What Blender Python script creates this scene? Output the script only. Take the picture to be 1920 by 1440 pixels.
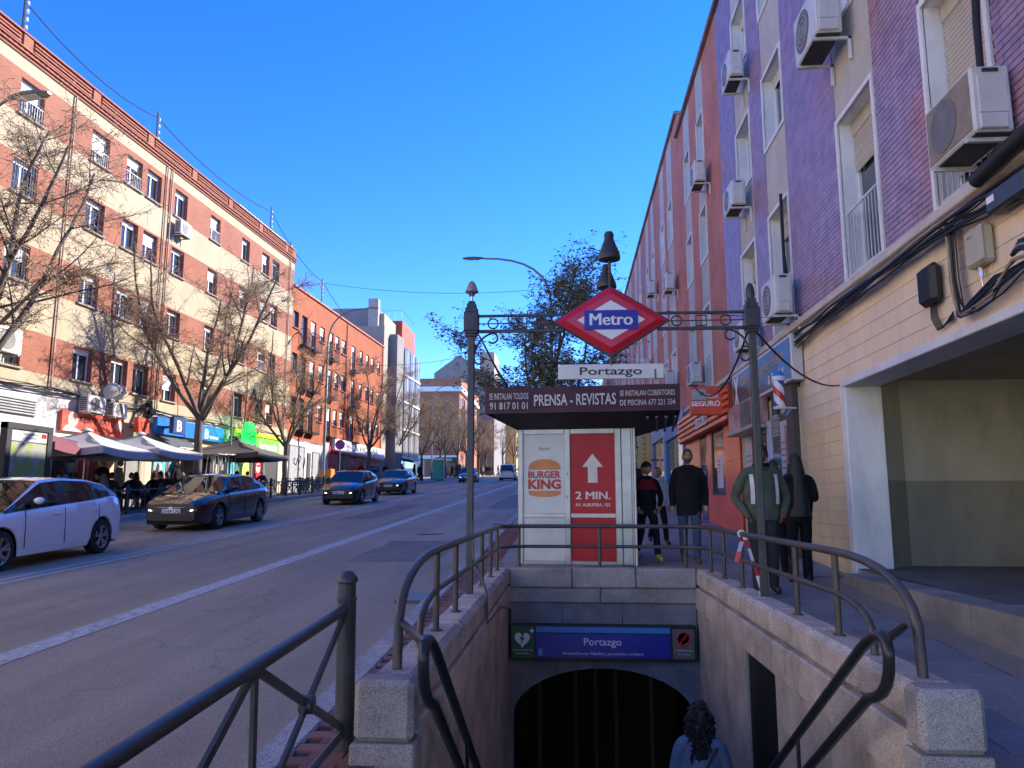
import bpy, bmesh, math, random
import numpy as np
from mathutils import Vector, Matrix, Euler
R = math.radians
scn = bpy.context.scene
col = scn.collection
for o in list(bpy.data.objects): bpy.data.objects.remove(o)

# ------------------------------------------------------------ camera
cam_d = bpy.data.cameras.new('camera'); cam = bpy.data.objects.new('camera', cam_d); col.objects.link(cam)
cam_d.sensor_width = 36.0; cam_d.lens = 27.0; cam_d.clip_start = 0.05; cam_d.clip_end = 3000
cam.location = (0, 0, 1.56)
cam.rotation_euler = (R(90) + math.atan(220/1440), 0, R(4.12))
scn.camera = cam
scn.cycles.max_bounces = 10; scn.cycles.diffuse_bounces = 6
scn.render.resolution_x = 1024; scn.render.resolution_y = 768

# ------------------------------------------------------------ light
SUN_EL, SUN_AZ = R(28.5), R(36)        # azimuth measured from +X towards +Y
sd = Vector((math.cos(SUN_AZ)*math.cos(SUN_EL), math.sin(SUN_AZ)*math.cos(SUN_EL), math.sin(SUN_EL)))
w = bpy.data.worlds.new('World'); scn.world = w; w.use_nodes = True
nt = w.node_tree; nt.nodes.clear()
sky = nt.nodes.new('ShaderNodeTexSky'); sky.sky_type = 'NISHITA'; sky.sun_disc = False
sky.sun_elevation = SUN_EL; sky.sun_rotation = math.atan2(sd.x, sd.y)
sky.altitude = 650; sky.air_density = .7; sky.dust_density = 0.0; sky.ozone_density = 3.0
hs = nt.nodes.new('ShaderNodeHueSaturation'); hs.inputs['Saturation'].default_value = 1.3; hs.inputs['Hue'].default_value = .518
bg = nt.nodes.new('ShaderNodeBackground'); bg.inputs['Strength'].default_value = 0.092
wo = nt.nodes.new('ShaderNodeOutputWorld')
nt.links.new(sky.outputs[0], hs.inputs['Color']); nt.links.new(hs.outputs[0], bg.inputs[0]); nt.links.new(bg.outputs[0], wo.inputs[0])
sl = bpy.data.lights.new('sun', 'SUN'); sl.energy = 2.0; sl.angle = R(0.53); sl.color = (1, .93, .82)
so = bpy.data.objects.new('sun', sl); col.objects.link(so); so.location = (40, 40, 60)
so.rotation_euler = sd.to_track_quat('Z', 'Y').to_euler()
scn.view_settings.view_transform = 'Standard'; scn.view_settings.look = 'None'
scn.view_settings.gamma = 1; scn.view_settings.use_curve_mapping = False
scn.view_settings.exposure = 2.55

# ------------------------------------------------------------ materials
MAT = {}
def _nt(name):
    m = bpy.data.materials.new(name); m.use_nodes = True; t = m.node_tree; b = t.nodes['Principled BSDF']; MAT[name] = m
    return m, t, b
def N(t, ty, **kw):
    n = t.nodes.new(ty)
    for k, v in kw.items():
        if k in n.inputs: n.inputs[k].default_value = v
        else: setattr(n, k, v)
    return n
def ramp(t, fac, stops):
    r = t.nodes.new('ShaderNodeValToRGB'); e = r.color_ramp.elements
    while len(e) < len(stops): e.new(.5)
    for i, (p, c) in enumerate(stops): e[i].position = p; e[i].color = (c[0], c[1], c[2], 1) if not isinstance(c, (int, float)) else (c, c, c, 1)
    t.links.new(fac, r.inputs[0]); return r.outputs[0]
def mixc(t, fac, a, b, mode='MIX'):
    n = t.nodes.new('ShaderNodeMix'); n.data_type = 'RGBA'; n.blend_type = mode
    for s, v in ((n.inputs[0], fac), (n.inputs[6], a), (n.inputs[7], b)):
        if isinstance(v, bpy.types.NodeSocket): t.links.new(v, s)
        elif isinstance(v, (int, float)): s.default_value = v
        else: s.default_value = (v[0], v[1], v[2], 1)
    return n.outputs[2]
def M(name, c, rough=.6, metal=0., var=.18, scale=3., bump=0., bscale=60., spec=.5, coat=0., emit=0., alpha=1., speck=0., spscale=200., trans=0., dirt=0.):
    if name in MAT: return MAT[name]
    m, t, b = _nt(name); b.inputs['Roughness'].default_value = rough; b.inputs['Metallic'].default_value = metal
    b.inputs['Specular IOR Level'].default_value = spec; b.inputs['Coat Weight'].default_value = coat; b.inputs['Coat Roughness'].default_value = .04
    tc = N(t, 'ShaderNodeTexCoord'); out = None
    if var > 0:
        n = N(t, 'ShaderNodeTexNoise', Scale=scale, Detail=6., Roughness=.6); t.links.new(tc.outputs['Object'], n.inputs['Vector'])
        k = ramp(t, n.outputs[0], [(.3, 1-var), (.7, 1+var)])
        out = mixc(t, 1., c, k, 'MULTIPLY')
    if speck > 0:
        v = N(t, 'ShaderNodeTexNoise', Scale=spscale, Detail=2.); t.links.new(tc.outputs['Object'], v.inputs['Vector'])
        k2 = ramp(t, v.outputs[0], [(.38, 1-speck), (.5, 1.), (.62, 1+speck)])
        out = mixc(t, 1., out if out else c, k2, 'MULTIPLY')
    if dirt > 0:
        v = N(t, 'ShaderNodeTexNoise', Scale=.9, Detail=8., Roughness=.7, Distortion=.6); mp = N(t, 'ShaderNodeMapping'); mp.inputs['Scale'].default_value = (1.6, 1.6, .35)
        t.links.new(tc.outputs['Object'], mp.inputs[0]); t.links.new(mp.outputs[0], v.inputs['Vector'])
        k3 = ramp(t, v.outputs[0], [(.45, 0.), (.72, dirt)])
        out = mixc(t, k3, out if out else c, (.09, .075, .06))
    if out: t.links.new(out, b.inputs['Base Color'])
    else: b.inputs['Base Color'].default_value = (*c, 1)
    if bump > 0:
        n = N(t, 'ShaderNodeTexNoise', Scale=bscale, Detail=4.); t.links.new(tc.outputs['Object'], n.inputs['Vector'])
        bp = N(t, 'ShaderNodeBump', Strength=bump, Distance=.01); t.links.new(n.outputs[0], bp.inputs['Height']); t.links.new(bp.outputs[0], b.inputs['Normal'])
    if emit > 0:
        b.inputs['Emission Color'].default_value = (*c, 1); b.inputs['Emission Strength'].default_value = emit
    b.inputs['Alpha'].default_value = alpha; b.inputs['Transmission Weight'].default_value = trans
    return m
def brickmat(name, c1, c2, mortar, bw=.25, bh=.07, ms=.012, swap=True, bump=.4, var=.25, rough=.75):
    m, t, b = _nt(name); b.inputs['Roughness'].default_value = rough; b.inputs['Specular IOR Level'].default_value = .12
    tc = N(t, 'ShaderNodeTexCoord'); sp = N(t, 'ShaderNodeSeparateXYZ'); cb = N(t, 'ShaderNodeCombineXYZ')
    t.links.new(tc.outputs['Object'], sp.inputs[0])
    ad = N(t, 'ShaderNodeMath', operation='ADD'); t.links.new(sp.outputs[0], ad.inputs[0]); t.links.new(sp.outputs[1], ad.inputs[1])
    t.links.new(ad.outputs[0], cb.inputs[0]); t.links.new(sp.outputs[2], cb.inputs[1])
    br = N(t, 'ShaderNodeTexBrick'); br.inputs['Scale'].default_value = 1.; br.inputs['Brick Width'].default_value = bw; br.inputs['Row Height'].default_value = bh
    br.inputs['Mortar Size'].default_value = ms; br.inputs['Mortar Smooth'].default_value = .2
    br.inputs['Color1'].default_value = (*c1, 1); br.inputs['Color2'].default_value = (*c2, 1); br.inputs['Mortar'].default_value = (*mortar, 1)
    t.links.new(cb.outputs[0], br.inputs['Vector'])
    n = N(t, 'ShaderNodeTexNoise', Scale=.8, Detail=7., Roughness=.65); t.links.new(tc.outputs['Object'], n.inputs['Vector'])
    k = ramp(t, n.outputs[0], [(.3, 1-var), (.7, 1+var)])
    t.links.new(mixc(t, 1., br.outputs[0], k, 'MULTIPLY'), b.inputs['Base Color'])
    bp = N(t, 'ShaderNodeBump', Strength=bump, Distance=.01); bp.invert = True; t.links.new(br.outputs['Fac'], bp.inputs['Height']); t.links.new(bp.outputs[0], b.inputs['Normal'])
    return m
def granite(name, c, dark=.45, light=1.5, scale=170, stain=.4):
    m, t, b = _nt(name); b.inputs['Roughness'].default_value = .8
    tc = N(t, 'ShaderNodeTexCoord')
    v = N(t, 'ShaderNodeTexVoronoi', Scale=scale); t.links.new(tc.outputs['Object'], v.inputs['Vector'])
    sp = N(t, 'ShaderNodeSeparateColor'); t.links.new(v.outputs['Color'], sp.inputs[0])
    k = ramp(t, sp.outputs[0], [(0., dark*.55), (.2, dark), (.35, .95), (.8, 1.05), (1., light)])
    n = N(t, 'ShaderNodeTexNoise', Scale=2.2, Detail=8., Roughness=.65); t.links.new(tc.outputs['Object'], n.inputs['Vector'])
    k2 = ramp(t, n.outputs[0], [(.3, 1-stain), (.65, 1.1)])
    o = mixc(t, 1., c, k, 'MULTIPLY'); o = mixc(t, 1., o, k2, 'MULTIPLY'); t.links.new(o, b.inputs['Base Color'])
    n2 = N(t, 'ShaderNodeTexNoise', Scale=90., Detail=3.); t.links.new(tc.outputs['Object'], n2.inputs['Vector'])
    bp = N(t, 'ShaderNodeBump', Strength=.35, Distance=.01); t.links.new(n2.outputs[0], bp.inputs['Height']); t.links.new(bp.outputs[0], b.inputs['Normal'])
    return m

# ------------------------------------------------------------ mesh helpers
class MB:
    def __init__(s): s.v = []; s.f = []; s.m = []
    def add(s, vs, fs, m=0):
        o = len(s.v); s.v += [tuple(p) for p in vs]
        for f in fs: s.f.append([i+o for i in f]); s.m.append(m)
        return s
    def quad(s, a, b, c, d, m=0): return s.add([a, b, c, d], [(0, 1, 2, 3)], m)
    def poly(s, pts, m=0): return s.add(pts, [list(range(len(pts)))], m)
    def box(s, x0, x1, y0, y1, z0, z1, m=0):
        if x0 > x1: x0, x1 = x1, x0
        if y0 > y1: y0, y1 = y1, y0
        if z0 > z1: z0, z1 = z1, z0
        return s.add([(x0,y0,z0),(x1,y0,z0),(x1,y1,z0),(x0,y1,z0),(x0,y0,z1),(x1,y0,z1),(x1,y1,z1),(x0,y1,z1)],
              [(0,3,2,1),(4,5,6,7),(0,1,5,4),(1,2,6,5),(2,3,7,6),(3,0,4,7)], m)
    def hexa(s, p, m=0):   # 8 points: bottom ring, top ring
        return s.add(p, [(0,3,2,1),(4,5,6,7),(0,1,5,4),(1,2,6,5),(2,3,7,6),(3,0,4,7)], m)
    def bbox(s, x0, x1, y0, y1, z0, z1, b=.01, m=0):   # chamfered box
        if x0 > x1: x0, x1 = x1, x0
        if y0 > y1: y0, y1 = y1, y0
        if z0 > z1: z0, z1 = z1, z0
        b = min(b, (x1-x0)*.45, (y1-y0)*.45, (z1-z0)*.45)
        vs = []; idx = {}
        for i in (0, 1):
            for j in (0, 1):
                for k in (0, 1):
                    c = ((x0, x1)[i], (y0, y1)[j], (z0, z1)[k]); sg = (1-2*i, 1-2*j, 1-2*k)
                    for a in range(3):
                        p = [c[q] + (sg[q]*b if q != a else 0) for q in range(3)]
                        idx[i, j, k, a] = len(vs); vs.append(p)
        F = []
        for a in range(3):
            b1, c1 = (a+1) % 3, (a+2) % 3
            for side in (0, 1):
                q = []
                for (u, w_) in ((0,0),(1,0),(1,1),(0,1)):
                    k = [0,0,0]; k[a] = side; k[b1] = u; k[c1] = w_; q.append(idx[k[0],k[1],k[2],a])
                F.append(q if side else q[::-1])
            for u in (0, 1):
                for w_ in (0, 1):   # edge along axis a
                    k0=[0,0,0]; k1=[0,0,0]; k0[a]=0; k1[a]=1
                    for k in (k0,k1): k[b1]=u; k[c1]=w_
                    q=[idx[(*k0,b1)],idx[(*k1,b1)],idx[(*k1,c1)],idx[(*k0,c1)]]
                    F.append(q if (u != w_) else q[::-1])
        for i in (0,1):
            for j in (0,1):
                for k in (0,1):
                    q=[idx[i,j,k,0],idx[i,j,k,1],idx[i,j,k,2]]
                    F.append(q if (i+j+k) % 2 else q[::-1])
        return s.add(vs, F, m)
    def tube(s, pts, r, n=8, m=0, cap=True, closed=False):
        P = [Vector(p) for p in pts]; L = len(P)
        if not isinstance(r, (list, tuple)): r = [r]*L
        T = []
        for i in range(L):
            if closed: t = P[(i+1) % L]-P[i-1]
            else: t = P[min(i+1, L-1)]-P[max(i-1, 0)]
            T.append(t.normalized() if t.length > 1e-9 else Vector((0,0,1)))
        up = Vector((0,0,1)) if abs(T[0].z) < .95 else Vector((1,0,0))
        nx = T[0].cross(up).normalized(); vs = []
        for i in range(L):
            nx = (nx - T[i]*nx.dot(T[i]))
            nx = nx.normalized() if nx.length > 1e-6 else T[i].orthogonal().normalized()
            ny = T[i].cross(nx)
            for k in range(n):
                a = 2*math.pi*k/n + (math.pi/4 if n == 4 else 0)
                vs.append(P[i] + (nx*math.cos(a) + ny*math.sin(a))*r[i])
        fs = []
        for i in range(L if closed else L-1):
            j = (i+1) % L
            for k in range(n):
                fs.append((i*n+k, i*n+(k+1) % n, j*n+(k+1) % n, j*n+k))
        if cap and not closed:
            fs.append(list(range(n))[::-1]); fs.append([(L-1)*n+k for k in range(n)])
        return s.add(vs, fs, m)
    def lathe(s, prof, n=16, c=(0,0,0), m=0, axis='z', cap=True):
        vs = []
        for (r, h) in prof:
            for k in range(n):
                a = 2*math.pi*k/n; x, y = r*math.cos(a), r*math.sin(a)
                p = (x, y, h) if axis == 'z' else ((h, x, y) if axis == 'x' else (x, h, -y))
                vs.append((p[0]+c[0], p[1]+c[1], p[2]+c[2]))
        fs = []
        for i in range(len(prof)-1):
            for k in range(n): fs.append((i*n+k, i*n+(k+1) % n, (i+1)*n+(k+1) % n, (i+1)*n+k))
        if cap and prof[0][0] > 1e-6: fs.append(list(range(n))[::-1])
        if cap and prof[-1][0] > 1e-6: fs.append([(len(prof)-1)*n+k for k in range(n)])
        return s.add(vs, fs, m)
    def prism(s, poly, a0, a1, axis='y', m=0):   # polygon extruded along an axis; polygon in the other two (cyclic)
        n = len(poly); vs = []
        for a in (a0, a1):
            for (p, q) in poly:
                vs.append({'y': (p, a, q), 'x': (a, p, q), 'z': (p, q, a)}[axis])
        fs = [list(range(n)), list(range(n, 2*n))[::-1]] + [(i, i+n, (i+1) % n+n, (i+1) % n) for i in range(n)]
        if axis != 'y': fs = [f[::-1] for f in fs]
        return s.add(vs, fs, m)
    def grid(s, G, m=0, closeu=False):
        nu, nv = len(G), len(G[0]); vs = [p for r_ in G for p in r_]
        fs = [(i*nv+j, i*nv+j+1, ((i+1) % nu)*nv+j+1, ((i+1) % nu)*nv+j) for i in range(nu if closeu else nu-1) for j in range(nv-1)]
        return s.add(vs, fs, m)
    def mesh(s, name, mats, smooth=False, ang=40, fix=False):
        me = bpy.data.meshes.new(name); me.from_pydata([tuple(map(float, p)) for p in s.v], [], s.f)
        for mm in (mats if isinstance(mats, (list, tuple)) else [mats]): me.materials.append(mm)
        if isinstance(mats, (list, tuple)) and len(mats) > 1: me.polygons.foreach_set('material_index', s.m)
        if fix:
            bm = bmesh.new(); bm.from_mesh(me); bmesh.ops.remove_doubles(bm, verts=bm.verts, dist=1e-5); bmesh.ops.recalc_face_normals(bm, faces=bm.faces); bm.to_mesh(me); bm.free()
        if smooth:
            me.polygons.foreach_set('use_smooth', [True]*len(me.polygons)); me.set_sharp_from_angle(angle=R(ang))
        me.update(); return me
    def build(s, name, mats, parent=None, loc=(0,0,0), rz=0, smooth=False, ang=40, fix=False, **kw):
        return link(name, s.mesh(name, mats, smooth, ang, fix), parent, loc, rz, **kw)
def tag(o, label=None, cat=None, group=None, kind=None):
    if label: o['label'] = label
    if cat: o['category'] = cat
    if group: o['group'] = group
    if kind: o['kind'] = kind
    return o
def link(name, me, parent=None, loc=(0,0,0), rz=0, label=None, cat=None, group=None, kind=None, rot=None):
    o = bpy.data.objects.new(name, me); col.objects.link(o); o.parent = parent; o.location = loc
    o.rotation_euler = rot if rot else (0, 0, rz)
    return tag(o, label, cat, group, kind)
def empty(name, loc=(0,0,0), rz=0, label=None, cat=None, group=None, rot=None):
    return link(name, None, None, loc, rz, label, cat, group, rot=rot)
def copy_tree(o, parent=None, **kw):
    c = o.copy(); col.objects.link(c); c.parent = parent
    for ch in o.children: copy_tree(ch, c)
    if kw: tag(c, **kw)
    return c
FONTC = {}
TMP = bpy.data.scenes.new('tmp')
def evaluated(o):
    TMP.collection.objects.link(o); vl = TMP.view_layers[0]; vl.update(); dg = vl.depsgraph
    me = bpy.data.meshes.new_from_object(o.evaluated_get(dg)); bpy.data.objects.remove(o); return me
def text(body, mat, parent, loc, h, w=None, rot=(R(90), 0, 0), bold=0., name='lettering', align='CENTER', ext=.004, shear=0):
    key = (body, bold, ext, align, shear)
    if key not in FONTC:
        cu = bpy.data.curves.new('t', 'FONT'); cu.body = body; cu.size = 1.; cu.extrude = .0; cu.offset = 0 if 'M' in body else bold; cu.align_x = align; cu.resolution_u = 3; cu.shear = shear
        me = evaluated(bpy.data.objects.new('t', cu))
        
        if 'M' in body and bold > 0:      # embolden by side-by-side copies: the M outline breaks under an offset
            v0 = np.zeros(len(me.vertices)*3); me.vertices.foreach_get('co', v0); v0 = v0.reshape(-1, 3); F0 = [list(p.vertices) for p in me.polygons]; VV, FF = [], []
            for q, dx in enumerate((0, -bold, bold, -bold*.5, bold*.5)):
                FF += [[i+len(VV) for i in f] for f in F0]; VV += [(p[0]+dx, p[1], -.0012*q) for p in v0]
            me = bpy.data.meshes.new('t'); me.from_pydata([tuple(map(float, p)) for p in VV], [], FF)
        v = np.zeros(len(me.vertices)*3); me.vertices.foreach_get('co', v); FONTC[key] = (me, v.reshape(-1, 3))
    me0, v = FONTC[key]; me = me0.copy(); me.materials.clear(); me.materials.append(mat)
    sx = sy = h/.72
    if w: sx = w/max(1e-3, v[:, 0].max()-v[:, 0].min())
    q = v.copy(); q[:, 0] *= sx; q[:, 1] *= sy
    if w and align == 'CENTER': q[:, 0] -= (q[:, 0].max()+q[:, 0].min())/2
    me.vertices.foreach_set('co', q.ravel()); me.update()
    return link(name, me, parent, loc, rot=rot)
def wallgrid(mb, u0, u1, z0, z1, ops, matf, depth=.22, rev=0, y=0.):
    """facade sheet in the local x/z plane facing -y with openings (ua,ub,za,zb), reveals going to +y"""
    us = sorted({u0, u1, *[a for o in ops for a in (o[0], o[1]) if u0 < a < u1]})
    zs = sorted({z0, z1, *[a for o in ops for a in (o[2], o[3]) if z0 < a < z1], *[b for b in matf[0] if z0 < b < z1]})
    for i in range(len(us)-1):
        for j in range(len(zs)-1):
            uc, zc = (us[i]+us[i+1])/2, (zs[j]+zs[j+1])/2
            if any(o[0] < uc < o[1] and o[2] < zc < o[3] for o in ops): continue
            mb.quad((us[i],y,zs[j]), (us[i+1],y,zs[j]), (us[i+1],y,zs[j+1]), (us[i],y,zs[j+1]), matf[1](uc, zc))
    for o in ops:
        a, b, c, d = o[:4]; D = o[4] if len(o) > 4 else depth; m = matf[1]((a+b)/2, (c+d)/2) if rev is None else rev
        mb.quad((a,y,c), (a,y,d), (a,y+D,d), (a,y+D,c), m); mb.quad((b,y,c), (b,y+D,c), (b,y+D,d), (b,y,d), m)
        mb.quad((a,y,d), (b,y,d), (b,y+D,d), (a,y+D,d), m); mb.quad((a,y,c), (a,y+D,c), (b,y+D,c), (b,y,c), m)
S = .046
def g(y): return S*y            # right pavement
def road(y): return S*y - .10   # carriageway
def gl(y): return S*y + .03     # left pavement
rnd = random.Random(7)

# common materials
iron = M('iron paint', (.045,.047,.05), .42, 0, .25, 4., .15, 90)
black = M('black paint', (.012,.012,.013), .4, 0, .2)
rubber = M('rubber', (.012,.012,.012), .75, 0, .2)
white_p = M('white paint', (.78,.77,.74), .5, 0, .1, 2., dirt=.25)
white_c = M('white clean', (.82,.82,.82), .4, 0, .04)
alu = M('aluminium', (.40,.38,.345), .42, .7, .18, 3.)
steel = M('steel', (.6,.6,.6), .25, 1., .1)
glass_d = M('window glass', (.03,.04,.05), .04, 0, 0, spec=.8, coat=.3)
# ============================================================ setting: ground, road, pavements
asph = None
def asphalt():
    m, t, b = _nt('asphalt'); b.inputs['Roughness'].default_value = .72
    tc = N(t, 'ShaderNodeTexCoord')
    n = N(t, 'ShaderNodeTexNoise', Scale=.35, Detail=8., Roughness=.6); t.links.new(tc.outputs['Object'], n.inputs['Vector'])
    mp = N(t, 'ShaderNodeMapping'); mp.inputs['Scale'].default_value = (1.2, .06, 1); t.links.new(tc.outputs['Object'], mp.inputs[0])
    n3 = N(t, 'ShaderNodeTexNoise', Scale=1.2, Detail=5.); t.links.new(mp.outputs[0], n3.inputs['Vector'])
    n2 = N(t, 'ShaderNodeTexNoise', Scale=130., Detail=2.); t.links.new(tc.outputs['Object'], n2.inputs['Vector'])
    c = ramp(t, n.outputs[0], [(.3, (.265,.205,.138)), (.7, (.365,.285,.195))])
    c = mixc(t, 1., c, ramp(t, n3.outputs[0], [(.35, .82), (.65, 1.16)]), 'MULTIPLY')
    c = mixc(t, 1., c, ramp(t, n2.outputs[0], [(.35, .6), (.5, 1.), (.68, 1.6)]), 'MULTIPLY')
    v = N(t, 'ShaderNodeTexVoronoi', Scale=.22, feature='DISTANCE_TO_EDGE'); nd = N(t, 'ShaderNodeTexNoise', Scale=2.5, Detail=6.)
    t.links.new(tc.outputs['Object'], nd.inputs['Vector'])
    vm = N(t, 'ShaderNodeVectorMath', operation='MULTIPLY_ADD'); vm.inputs[1].default_value = (.5,.5,.5); t.links.new(nd.outputs['Color'], vm.inputs[0]); t.links.new(tc.outputs['Object'], vm.inputs[2]); t.links.new(vm.outputs[0], v.inputs['Vector'])
    crack = ramp(t, v.outputs['Distance'], [(0., .72), (.004, 1.)])
    sx = N(t, 'ShaderNodeSeparateXYZ'); t.links.new(tc.outputs['Object'], sx.inputs[0]); wv = N(t, 'ShaderNodeMath', operation='MULTIPLY'); wv.inputs[1].default_value = 3.6; t.links.new(sx.outputs[0], wv.inputs[0]); sn = N(t, 'ShaderNodeMath', operation='SINE'); t.links.new(wv.outputs[0], sn.inputs[0])
    c = mixc(t, 1., c, ramp(t, sn.outputs[0], [(0., .93), (1., 1.05)]), 'MULTIPLY')
    oil = N(t, 'ShaderNodeTexNoise', Scale=1.1, Detail=5., Roughness=.7); t.links.new(tc.outputs['Object'], oil.inputs['Vector']); c = mixc(t, 1., c, ramp(t, oil.outputs[0], [(.27, .72), (.36, 1.)]), 'MULTIPLY')
    c = mixc(t, 1., c, crack, 'MULTIPLY')
    t.links.new(c, b.inputs['Base Color'])
    bp = N(t, 'ShaderNodeBump', Strength=.5, Distance=.01); t.links.new(n2.outputs[0], bp.inputs['Height']); t.links.new(bp.outputs[0], b.inputs['Normal'])
    return m
asph = asphalt()
def linepaint():
    m, t, b = _nt('road paint'); b.inputs['Roughness'].default_value = .6
    tc = N(t, 'ShaderNodeTexCoord'); n = N(t, 'ShaderNodeTexNoise', Scale=9., Detail=9., Roughness=.75); t.links.new(tc.outputs['Object'], n.inputs['Vector'])
    n2 = N(t, 'ShaderNodeTexNoise', Scale=90., Detail=3.); t.links.new(tc.outputs['Object'], n2.inputs['Vector'])
    ad = N(t, 'ShaderNodeMath', operation='ADD'); t.links.new(n.outputs[0], ad.inputs[0]); t.links.new(n2.outputs[0], ad.inputs[1])
    t.links.new(ramp(t, ad.outputs[0], [(.82, (.16,.155,.15)), (1.0, (.36,.36,.35)), (1.2, (.5,.5,.49))]), b.inputs['Base Color'])
    return m
linep = linepaint()
def sloped(mb, x0, x1, y0, y1, dz, m=0):
    return mb.quad((x0,y0,S*y0+dz), (x1,y0,S*y0+dz), (x1,y1,S*y1+dz), (x0,y1,S*y1+dz), m)
YE = 230
earth = M('ground earth', (.16,.14,.12), .9, 0, .3, .4)
gm = MB(); PX0, PX1, PY0, PY1 = -1.0, 1.95, 3.75, 11.5
sloped(gm, -700, PX0, -60, 900, -.32); sloped(gm, PX1, 700, -60, 900, -.32); sloped(gm, PX0, PX1, -60, PY0, -.32); sloped(gm, PX0, PX1, PY1+6, 900, -.32)
gm.build('ground', earth, kind='structure')
KX, LX = -1.62, -13.95
rm = MB(); ys = [-8] + list(range(0, YE+1, 5))
for a, b_ in zip(ys[:-1], ys[1:]): sloped(rm, LX, KX, a, b_, -.10)
roado = rm.build('road', asph, kind='structure')
def mark(name, mb): return mb.build(name, linep, parent=roado)
mb = MB(); sloped(mb, -5.06, -4.78, -5, 140, -.096); mark('lane_line', mb)
for xx in (-8.36, -8.10):
    mb = MB(); sloped(mb, xx-.06, xx+.06, -5, 160, -.096); mark('lane_line', mb)
for k in range(12):
    y0 = 7.2 + k*5.6; mb = MB(); sloped(mb, -10.93, -10.81, y0, y0+2.2, -.096); mark('lane_dash', mb)
def arrow(y, x, d=1):
    mb = MB(); P = [(-.08,0),(.08,0),(.08,2.2),(.32,2.2),(0,3.2),(-.32,2.2),(-.08,2.2)]
    mb.poly([(x+p*d, y+q*d, S*(y+q*d)-.095) for p, q in P]); mark('road_arrow', mb)
arrow(50, -6.2); arrow(78, -9.6, -1)
# painted and worn square near the far crossing
for k in range(7):
    mb = MB(); sloped(mb, -13.5+k*1.6, -12.8+k*1.6, 96, 100, -.096); mark('crossing_bar', mb)
patchm = M('asphalt patch', (.17,.135,.115), .75, 0, .25, 1.5, .4, 110, speck=.3, spscale=140)
for (x0, x1, y0, y1) in ((-3.9,-2.3,13.5,17.2),(-7.2,-6.1,24,33),(-3.2,-1.9,30,44),(-12.6,-11.6,15,21)):
    mb = MB(); nseg = 14; L_, R_ = [], []
    for q in range(nseg+1):
        yq = y0+(y1-y0)*q/nseg; L_.append((x0+rnd.uniform(-.05,.05), yq, S*yq-.0975)); R_.append((x1+rnd.uniform(-.05,.05), yq, S*yq-.0975))
    mb.grid([L_, R_]); mb.f = [f[::-1] for f in mb.f]; mb.build('road_patch', patchm, roado)
for yq in (9.5, 22.0, 35.0):
    dg_ = MB().box(-2.12,-1.74,yq,yq+.7,road(yq)-.02,road(yq)+.034).build('drain_grate', iron, roado)
# manhole and patches
mh = MB(); mh.lathe([(.33,0),(.33,.004),(0,.004)], 20, (-3.4, 19, road(19)+.002)); mh.build('manhole_cover', iron, parent=roado)

# kerbs: individual stones
kerbm = granite('kerb granite', (.42,.40,.38), .7, 1.2, 120)
kr = link('kerb', None); kr['kind'] = 'structure'
kst = MB().bbox(-.1, .1, 0, .985, -.3, .0, .015)
kme = kst.mesh('kerb_stone', kerbm)
def kerb_run(x, y0, n, top, parent):
    for i in range(n):
        y = y0 + i; o = link('kerb_stone', kme, parent, (x, y, S*y+top+.0)); o.rotation_euler = (math.atan(S), 0, 0)
kerb_run(KX, 1, 42, .004, kr)
far = MB()
for y in range(43, YE, 4): far.hexa([(KX-.1,y,S*y-.3),(KX+.1,y,S*y-.3),(KX+.1,y+4,S*(y+4)-.3),(KX-.1,y+4,S*(y+4)-.3),(KX-.1,y,S*y+.003),(KX+.1,y,S*y+.003),(KX+.1,y+4,S*(y+4)+.003),(KX-.1,y+4,S*(y+4)+.003)])
far.build('kerb_far', kerbm, kr)
kl = link('kerb_opposite', None); kl['kind'] = 'structure'
kerb_run(LX, 12, 50, .034, kl)
far = MB()
for y in list(range(-8, 12, 4))+list(range(62, YE, 4)): far.hexa([(LX-.1,y,S*y-.3),(LX+.1,y,S*y-.3),(LX+.1,y+4,S*(y+4)-.3),(LX-.1,y+4,S*(y+4)-.3),(LX-.1,y,S*y+.033),(LX+.1,y,S*y+.033),(LX+.1,y+4,S*(y+4)+.033),(LX-.1,y+4,S*(y+4)+.033)])
far.build('kerb_far', kerbm, kl)

# right pavement
slabm = M('paving slab', (.27,.25,.245), .75, 0, .22, 1.4, .25, 70, speck=.25, spscale=150, dirt=.22)
jointm = M('joint sand', (.06,.055,.05), .9)
slabfar = brickmat('paving far', (.29,.265,.25), (.32,.29,.27), (.13,.12,.115), .6, .4, .012, bump=.15)
# the far paving is patterned in plan: rebuild its vector as x/y
t = slabfar.node_tree
for l in list(t.links):
    if l.to_node.type == 'COMBXYZ': t.links.remove(l)
cbn = [n for n in t.nodes if n.type == 'COMBXYZ'][0]; spn = [n for n in t.nodes if n.type == 'SEPXYZ'][0]
t.links.new(spn.outputs[0], cbn.inputs[0]); t.links.new(spn.outputs[1], cbn.inputs[1])
pv = MB()
for (x0, x1, y0, y1) in ((2.07,9,-8,20),(KX+.1,2.07,-8,3.75),(KX+.1,-1.13,3.75,11.6),(KX+.1,2.07,11.6,20)): sloped(pv, x0, x1, y0, y1, -.02)
pave = pv.build('pavement', jointm, kind='structure')
pf = MB(); sloped(pf, KX+.1, 4.2, 20, YE, 0); sloped(pf, 4.2, 30, 27, YE, -.01); pf.build('pavement_far', slabfar, pave)
vme = []
for vv in range(4):
    mbb = MB().bbox(.006, .594, .005, .395, -.05, 0, .006); vme.append(mbb.mesh('paving_slab', M('paving slab %d' % vv, tuple(c*(.9+.07*vv) for c in (.27,.25,.245)), .75, 0, .22, 1.2, .25, 70, speck=.25, spscale=150, dirt=.3)))
sl_rows = []
def slab(x, y):
    sl_rows.append((x, y))
y = 3.4; rowi = 0
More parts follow.
